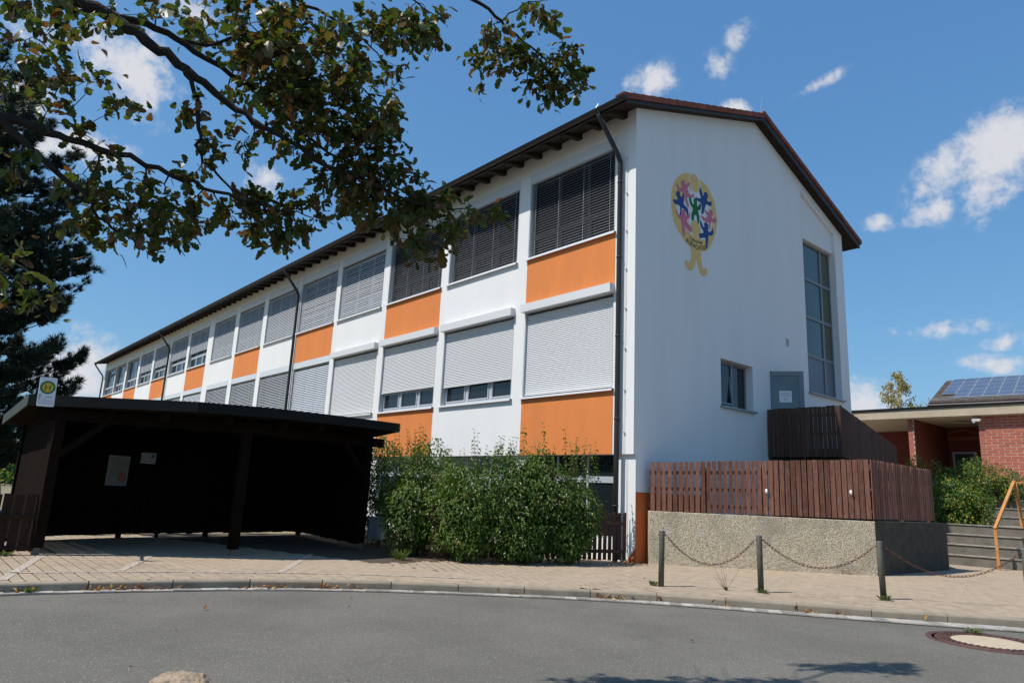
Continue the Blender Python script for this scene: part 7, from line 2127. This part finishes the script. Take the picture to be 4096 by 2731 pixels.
# acorns
ac = MB()
for k in range(70):
    M = items[rng.randrange(len(items))]
    p = M.to_translation() + Vector((0, 0, -0.02))
    ac.lathe([(0.002, -0.011), (0.0075, -0.006), (0.009, 0.002), (0.006, 0.009), (0.002, 0.011)], 6, tuple(p))
ac.build('acorn', M_bark, oak, kind='stuff')


# ---- shrubs
def shrub(name, lab, cat, blobs, n, leaf, m_, base_z, single=300, hang=0.5, group=None, shoots=(), stem_m=None, seed=1, size=(0.6, 1.3), inner=0.25):
    rng = random.Random(seed)
    c0 = blobs[0]
    t = thing(name, lab, cat, (c0[0], c0[1], base_z), group)
    items = []
    w = MB()
    tot = sum(b[3] * b[4] + b[3] * b[5] + b[4] * b[5] for b in blobs)
    from mathutils import noise
    for bx, by, bz, rx, ry, rz in blobs:
        k = int(n * (rx * ry + rx * rz + ry * rz) / tot)
        i = 0
        while i < k:
            d = Vector((rng.gauss(0, 1), rng.gauss(0, 1), rng.gauss(0, 1))).normalized()
            q = rng.uniform(0.80, 1.06) if rng.random() > inner else rng.uniform(0.3, 0.8)
            lump = 1 + 0.34 * noise.noise(Vector((d.x * 2.2 + bx * 3, d.y * 2.2 + by * 3, d.z * 2.2 + bz))) + 0.16 * noise.noise(Vector((d.x * 5 + bx, d.y * 6, d.z * 6)))
            p = Vector((bx + d.x * rx * q * lump, by + d.y * ry * q * lump, bz + d.z * rz * q * lump))
            if p.z < base_z + 0.03:
                i += 1
                continue
            gap = noise.noise(p * 3.1)
            if gap < -0.42:
                i += 1
                continue
            s_ = rng.uniform(*size)
            tip = Vector((d.x, d.y, d.z * 0.4 - hang))
            items.append(T(*p) @ rand_rot(rng, tip, 0.45, up=d + Vector((0, 0, 0.8))) @ Matrix.Scale(s_, 4))
            i += 1
        for k in range(9):
            a = rng.uniform(0, 2 * PI)
            e = Vector((bx + rx * .75 * math.cos(a), by + ry * .75 * math.sin(a), bz + rz * rng.uniform(.1, .8)))
            s0 = Vector((bx + rng.uniform(-.2, .2) * rx, by + rng.uniform(-.2, .2) * ry, base_z - 0.05))
            w.tube([s0, s0.lerp(e, 0.5) + Vector((0, 0, .15 * rz)), e], [0.014, 0.010, 0.004], 5, cap=False)
    for (sx_, sy__, z0, z1, lean_x, lean_y) in shoots:
        a, b = Vector((sx_, sy__, z0)), Vector((sx_ + lean_x, sy__ + lean_y, z1))
        w.tube([a, a.lerp(b, .5) + Vector((lean_x * .1, 0, 0)), b], [0.006, 0.005, 0.002], 4, cap=False)
        m2 = int((z1 - z0) / 0.075)
        for k in range(m2 + 1):
            p = a.lerp(b, k / max(1, m2))
            ang = rng.uniform(0, 2 * PI)
            for s2 in (0, PI):
                d = Vector((math.cos(ang + s2), math.sin(ang + s2), 0.25 if k > m2 - 2 else -0.45))
                items.append(T(*p) @ rand_rot(rng, d, 0.2, up=(0, 0, 1)) @ Matrix.Scale(rng.uniform(*size) * (0.75 if k > m2 - 2 else 1.05), 4))
    w.build('stem', stem_m or M_stem, t, kind='stuff')
    put_leaves(items, leaf, m_, t, single)
    return t


DOG = [simple_leaf(0.082, 0.046, .3, .25), simple_leaf(0.070, 0.04, .15, .4), simple_leaf(0.09, 0.05, .4, .1), simple_leaf(0.06, 0.034, .2, .5)]
rg = random.Random(21)
sho = []
for k in range(64):
    t = rg.random()
    x, y = -0.32 - 1.55 * t + rg.uniform(-.25, .25), -0.95 - 3.0 * t + rg.uniform(-.3, .3)
    h = 2.20 + rg.uniform(-.2, .2) + 0.42 * rg.random() ** 2 + 0.15 * math.sin(PI * t) - (0.25 if t > .75 else 0)
    sho.append((x, y, 1.75, h, rg.uniform(-.12, .12), rg.uniform(-.12, .12)))
shrub('dogwood_shrub', 'large bright green dogwood growing through the picket fence below the orange panel', 'shrub',
      [(-0.48, -1.45, 0.98, 0.58, 0.62, 0.80), (-0.78, -2.05, 1.18, 0.70, 0.70, 1.02), (-1.15, -2.85, 1.10, 0.70, 0.70, 0.98), (-1.62, -3.6, 1.02, 0.74, 0.66, 0.92),
       (-0.35, -1.7, 0.50, 0.42, 0.5, 0.40), (-0.75, -2.7, 0.45, 0.45, 0.6, 0.40), (-1.35, -3.6, 0.45, 0.45, 0.45, 0.40), (-0.95, -2.3, 1.7, 0.5, 0.6, 0.45)],
      30000, DOG, M_hedge, 0.0, shoots=sho, seed=4, inner=0.3)
sho = []
for k in range(20):
    x, y = -3.1 + rg.uniform(-.7, .6), -3.85 + rg.uniform(-.45, .45)
    sho.append((x, y, 1.9, 2.55 + rg.uniform(-.25, .3), rg.uniform(-.12, .12), rg.uniform(-.12, .12)))
shrub('dogwood_shrub', 'darker dogwood in the gap between the bus shelter and the large shrub', 'shrub',
      [(-3.0, -3.75, 1.15, 0.70, 0.55, 1.05), (-5.4, -3.35, 1.35, 0.75, 0.5, 1.25), (-3.9, -2.9, 1.25, 0.8, 0.6, 1.1), (-2.75, -4.2, 0.8, 0.5, 0.5, 0.75), (-2.4, -3.2, 1.0, .6, .6, .95)],
      25000, DOG, M_hedge, 0.0, single=0, shoots=sho, seed=5)
BUSH = [simple_leaf(0.08, 0.045, .3, .2), simple_leaf(0.07, 0.042, .2, .4), simple_leaf(0.06, 0.04, .4, .3)]
shrub('flowering_shrub', 'bright green shrub with yellow flowers directly right of the brown plank fence', 'shrub',
      [(2.75, 12.1, 1.66, 0.78, 0.75, 0.78), (3.2, 12.2, 1.5, 0.6, 0.6, 0.7), (2.5, 11.6, 1.4, .4, .4, .5)], 11000, BUSH, M_bush, 1.0, single=0, seed=8, group='yellow flowering shrubs by the steps')
shrub('flowering_shrub', 'taller shrub with yellow flowers against the red brick wall', 'shrub',
      [(2.85, 14.4, 2.45, 0.75, 0.6, 0.72), (3.55, 14.6, 2.35, 0.50, 0.5, 0.55), (2.35, 14.2, 2.2, .45, .45, .5)], 8000, BUSH, M_bush, 1.4, single=0, seed=9, group='yellow flowering shrubs by the steps')
shrub('young_shrub', 'small yellowish shrub in front of the brick pillar', 'shrub',
      [(0.95, 14.3, 2.75, 0.30, 0.3, 0.62), (1.6, 14.3, 2.6, 0.32, 0.3, 0.55), (2.1, 14.2, 2.5, .25, .25, .45)], 2000, BUSH, M_bush, 1.6, single=0, seed=10)
shrub('far_bush', 'sunlit bush in front of the far cream house', 'shrub', [(-88.0, -1.2, 2.6, 3.0, 3.4, 3.6)], 900, [simple_leaf(0.6, 0.4)], M_bush, -0.5, single=0, seed=12)

# ---- birch far right
rng = random.Random(17)
bt = thing('birch_tree', 'thin yellowing birch behind the flat concrete roof', 'tree', (-8.6, 40, 0))
w = MB()
w.tube([(-8.6, 40, 0), (-8.7, 40, 4), (-8.5, 40, 8), (-8.45, 40, 11.0)], [0.16, 0.13, 0.08, 0.02], 8)
items = []
br = MB()
for k in range(46):
    z0 = rng.uniform(4.6, 10.9)
    a = rng.uniform(0, 2 * PI)
    L_ = rng.uniform(0.9, 2.3) * (1.0 - 0.75 * max(0, (z0 - 6.5) / 4.6))
    s0 = Vector((-8.6, 40, z0))
    e = s0 + Vector((math.cos(a) * L_, math.sin(a) * L_, 0.7 * L_))
    br.tube([s0, s0.lerp(e, .5) + Vector((0, 0, .12)), e], [0.03, 0.018, 0.006], 5, cap=False)
    for j in range(5):
        p = s0.lerp(e, rng.uniform(.45, 1.0))
        dr_ = rng.uniform(0.35, 1.0)
        for q_ in range(9):
            t = rng.random()
            items.append(T(p.x + rng.gauss(0, .09), p.y + rng.gauss(0, .09), p.z + .1 - dr_ * t) @ rand_rot(rng, (0, 0, -1), 0.8) @ Matrix.Scale(rng.uniform(.7, 1.3), 4))
w.build('trunk', M_birchbark, bt, smooth=True)
br.build('branch', M_birchbark, bt, kind='stuff')
put_leaves(items, [simple_leaf(0.16, 0.12)], M_birch, bt, 0)

# ---- pine on the left
rng = random.Random(29)
pt = thing('pine_tree', 'tall dark pine with spreading needle branches at the left picture edge', 'tree', (-13.6, -13.15, -0.58))
w = MB()
w.tube([(-13.6, -13.15, -0.6), (-13.6, -13.1, 5), (-13.55, -13.15, 10), (-13.6, -13.15, 13.4)], [0.32, 0.26, 0.17, 0.03], 10)
tuft = MB()
for k in range(26):
    d = Vector((rng.gauss(0, .55), rng.gauss(0, .55), rng.uniform(.2, 1.0))).normalized()
    s_ = d.cross(Vector((rng.gauss(0, 1), rng.gauss(0, 1), rng.gauss(0, 1)))).normalized() * 0.010
    b_ = Vector((0, 0, rng.uniform(-.06, .03)))
    tuft.add([b_ - s_, b_ + s_, b_ + d * rng.uniform(.12, .19)], [(0, 1, 2)])
nb = MB()
tips = []
def pine_branch(z0, a, L_, droop, thick):
    s0 = Vector((-13.6, -13.15, z0))
    pts = []
    for k in range(7):
        t = k / 6
        pts.append(s0 + Vector((math.cos(a), math.sin(a), 0)) * (L_ * t) + Vector((0, 0, -droop * L_ * t * (1 - t) * 1.6 + 0.22 * L_ * t * t)))
    w.tube(pts, [thick * (1 - .85 * k / 6) for k in range(7)], 5, cap=False)
    for k in range(int(L_ * 8)):
        t = 0.28 + 0.72 * rng.random() ** 0.8
        i = min(5, int(t * 6))
        p = pts[i].lerp(pts[i + 1], t * 6 - i)
        sd_ = Vector((-math.sin(a), math.cos(a), 0)) * rng.gauss(0, 1) * 0.34 * (1.15 - t) * min(1, L_ / 3)
        e = p + sd_ + Vector((math.cos(a), math.sin(a), 0)) * 0.2 + Vector((0, 0, rng.uniform(0.05, 0.45)))
        w.tube([p, e], [0.012, 0.006], 4, cap=False)
        for j in range(6):
            q_ = p.lerp(e, rng.uniform(.25, 1.1)) + Vector((rng.gauss(0, 1), rng.gauss(0, 1), rng.gauss(0, 1))) * 0.06
            M = T(*q_) @ (Vector((math.cos(a) * .5, math.sin(a) * .5, 0.9)) + Vector((rng.gauss(0, .4), rng.gauss(0, .4), rng.gauss(0, .25)))).to_track_quat('Z', 'Y').to_matrix().to_4x4() @ Matrix.Scale(rng.uniform(.8, 1.35), 4)
            nb.add([M @ Vector(v) for v in tuft.v], tuft.f)


z0 = 1.2
while z0 < 12.6:
    L0 = (3.9 if z0 < 3.6 else 4.0) if z0 < 8 else 4.0 - (z0 - 8) * 0.62
    for k in range(6):
        a = rng.uniform(0, 2 * PI) if k > 2 else rng.uniform(-0.3, 2.6)
        pine_branch(z0 + rng.uniform(-.2, .2), a, max(.6, L0 * rng.uniform(.62, 1.04)), rng.uniform(.1, .4), 0.05)
    z0 += 0.62
for z_, a_, L_ in ((2.2, 1.75, 4.6), (2.9, 1.45, 5.3), (3.3, 1.7, 5.0), (3.8, 1.55, 5.5), (4.3, 1.8, 4.8), (5.2, 1.5, 4.3), (6.0, 1.7, 5.0), (6.5, 1.45, 5.2)):
    pine_branch(z_, a_, L_ * 0.75, 0.2, 0.05)
w.build('trunk', M_bark, pt)
nb.build('needles', M_pine, pt, kind='stuff')

# ---- weeds and dry leaves
def weed(x, y, z, r_, h, n, lab, seed, dry=False):
    rng = random.Random(seed)
    t = thing('weed', lab, 'weed', (x, y, z), 'weeds in the joints')
    w = MB()
    for k in range(n):
        a = rng.uniform(0, 2 * PI)
        q_ = rng.random() ** .6 * r_
        b = Vector((x + q_ * .4 * math.cos(a), y + q_ * .4 * math.sin(a), z))
        e = Vector((x + q_ * math.cos(a), y + q_ * math.sin(a), z + h * rng.uniform(.35, 1)))
        s_ = Vector((-math.sin(a), math.cos(a), 0)) * 0.012
        w.add([b - s_ * .5, b + s_ * .5, b.lerp(e, .6) + s_ + Vector((0, 0, .02)), b.lerp(e, .6) - s_ + Vector((0, 0, .02)), e], [(0, 1, 2, 3), (3, 2, 4)])
    w.build('blades', M_dead if dry else M_weed, t)
    return t


weed(5.40, -0.28, 0, 0.15, 0.08, 60, 'dense green weed at the foot of the wall corner bollard', 1)
weed(4.0, -1.62, 0, 0.16, 0.07, 40, 'low weed at the foot of the middle bollard', 2)
weed(2.66, -2.72, 0, 0.13, 0.08, 36, 'small weed at the foot of the left bollard', 3)
weed(3.55, -1.95, 0, 0.05, 0.06, 26, 'tuft under the dry twigs between the left and middle bollards', 4)
weed(-0.80, -11.12, -.11, 0.15, 0.08, 50, 'grass tuft in the gutter at the left end of the kerb', 5)
weed(-0.63, -9.75, -.11, 0.06, 0.14, 26, 'upright weed in the gutter below the kerb, left of the shelter post', 6)
weed(7.0, -1.55, -.11, 0.22, 0.05, 50, 'flat grass beside the manhole cover', 7)
weed(2.15, 3.0 - .45, 0, 0.15, 0.07, 40, 'reddish dry tuft at the foot of the pebble wall', 8, True)
weed(3.15, 3.48, 0, 0.16, 0.08, 50, 'reddish dry tuft near the right end of the pebble wall', 9, True)
weed(-4.45, -11.05, 0, 0.30, 0.10, 80, 'pale grass under the short board fence', 10)
weed(-2.1, -4.75, 0, 0.28, 0.22, 80, 'leafy weed at the left end of the picket fence', 11)
tws = thing('dry_twig', 'bare dry twigs standing in the paving between the left and middle bollards', 'twig', (3.55, -1.93, 0))
w = MB()
rng = random.Random(31)
for k in range(9):
    b = Vector((3.55 + rng.gauss(0, .02), -1.93 + rng.gauss(0, .02), 0))
    e = b + Vector((rng.gauss(-.06, .12), rng.gauss(-.06, .12), rng.uniform(.2, .42)))
    w.tube([b, b.lerp(e, .5) + Vector((rng.gauss(0, .02), rng.gauss(0, .02), 0)), e], [.003, .0025, .0015], 4)
w.build('twig', M_stem, tws)

rng = random.Random(41)
lit = []
# heaps along the gutter
gut = smooth_path(KERB, 0.05)
spots = [(-10.3, 0.25, 22), (-11.2, .3, 12), (-9.85, .3, 30), (-9.5, .25, 14), (-8.25, .4, 46), (-7.5, .4, 40), (-7.1, .3, 12), (-5.2, .15, 10), (-4.05, .35, 70), (-3.5, .2, 6), (-2.85, .2, 8), (-2.1, .3, 18), (-1.85, .15, 6), (-1.3, .3, 6), (-6.3, .3, 5)]
for yy, sp_, n in spots:
    i0 = min(range(len(gut)), key=lambda i: abs(gut[i].y - yy))
    for k in range(n):
        i = min(len(gut) - 2, max(0, i0 + int(rng.gauss(0, sp_ / 0.05 * .6))))
        d = (gut[i + 1] - gut[i]).normalized()
        nn = Vector((d.y, -d.x, 0))
        p = gut[i] + nn * abs(rng.gauss(0.02, 0.05)) + Vector((0, 0, -0.098 + abs(rng.gauss(0, .012))))
        lit.append(T(*p) @ rand_rot(rng, None, 1, up=(0, 0, 2)) @ Matrix.Scale(rng.uniform(.04, .085), 4))
for k in range(130):   # under the shrub and by the wall corner
    t = rng.random()
    p = Vector((-1.9 + 2.3 * t, -4.7 + 4.7 * t, 0)) + Vector((rng.gauss(.12, .14), rng.gauss(-.14, .14), .012))
    lit.append(T(*p) @ rand_rot(rng, None, 1, up=(0, 0, 2)) @ Matrix.Scale(rng.uniform(.03, .065), 4))
for k in range(70):
    p = Vector((0.12 + rng.gauss(0, .22), -0.35 + rng.gauss(0, .18), .012))
    lit.append(T(*p) @ rand_rot(rng, None, 1, up=(0, 0, 2)) @ Matrix.Scale(rng.uniform(.025, .06), 4))
for k in range(80):
    x, y = rng.uniform(-4, 7), rng.uniform(-10, 5)
    p = Vector((x, y, 0.014))
    if in_poly(x, y, E1 + [(22, 30), (-8.6, 30), (-8.6, -40)]) and (p - WA).dot(wn) > 0.02:
        lit.append(T(*p) @ rand_rot(rng, None, 1, up=(0, 0, 2)) @ Matrix.Scale(rng.uniform(.02, .04), 4))
for x, y in ((1.9, -8.0), (1.3, -9.6), (3.6, -10.9), (4.9, -9.6), (5.4, -5.6), (2.3, -10.2), (6.3, -3.4), (1.2, -7.6)):
    lit.append(T(x, y, -0.108) @ rand_rot(rng, None, 1, up=(0, 0, 3)) @ Matrix.Scale(rng.uniform(.05, .075), 4))
vs_ = [oak_leaf(1.0, 0.8, .3, .4), simple_leaf(1.0, 0.5, .3, .3), oak_leaf(.9, .7, -.3, .3)]
w = MB()
for i, M in enumerate(lit):
    v, f = vs_[i % 3]
    w.add([M @ Vector(p) for p in v], f)
o = w.build('leaf_litter', M_dead, None, kind='stuff')
o['label'] = 'dry brown leaves scattered along the gutter and under the shrub'
o['category'] = 'leaf litter'
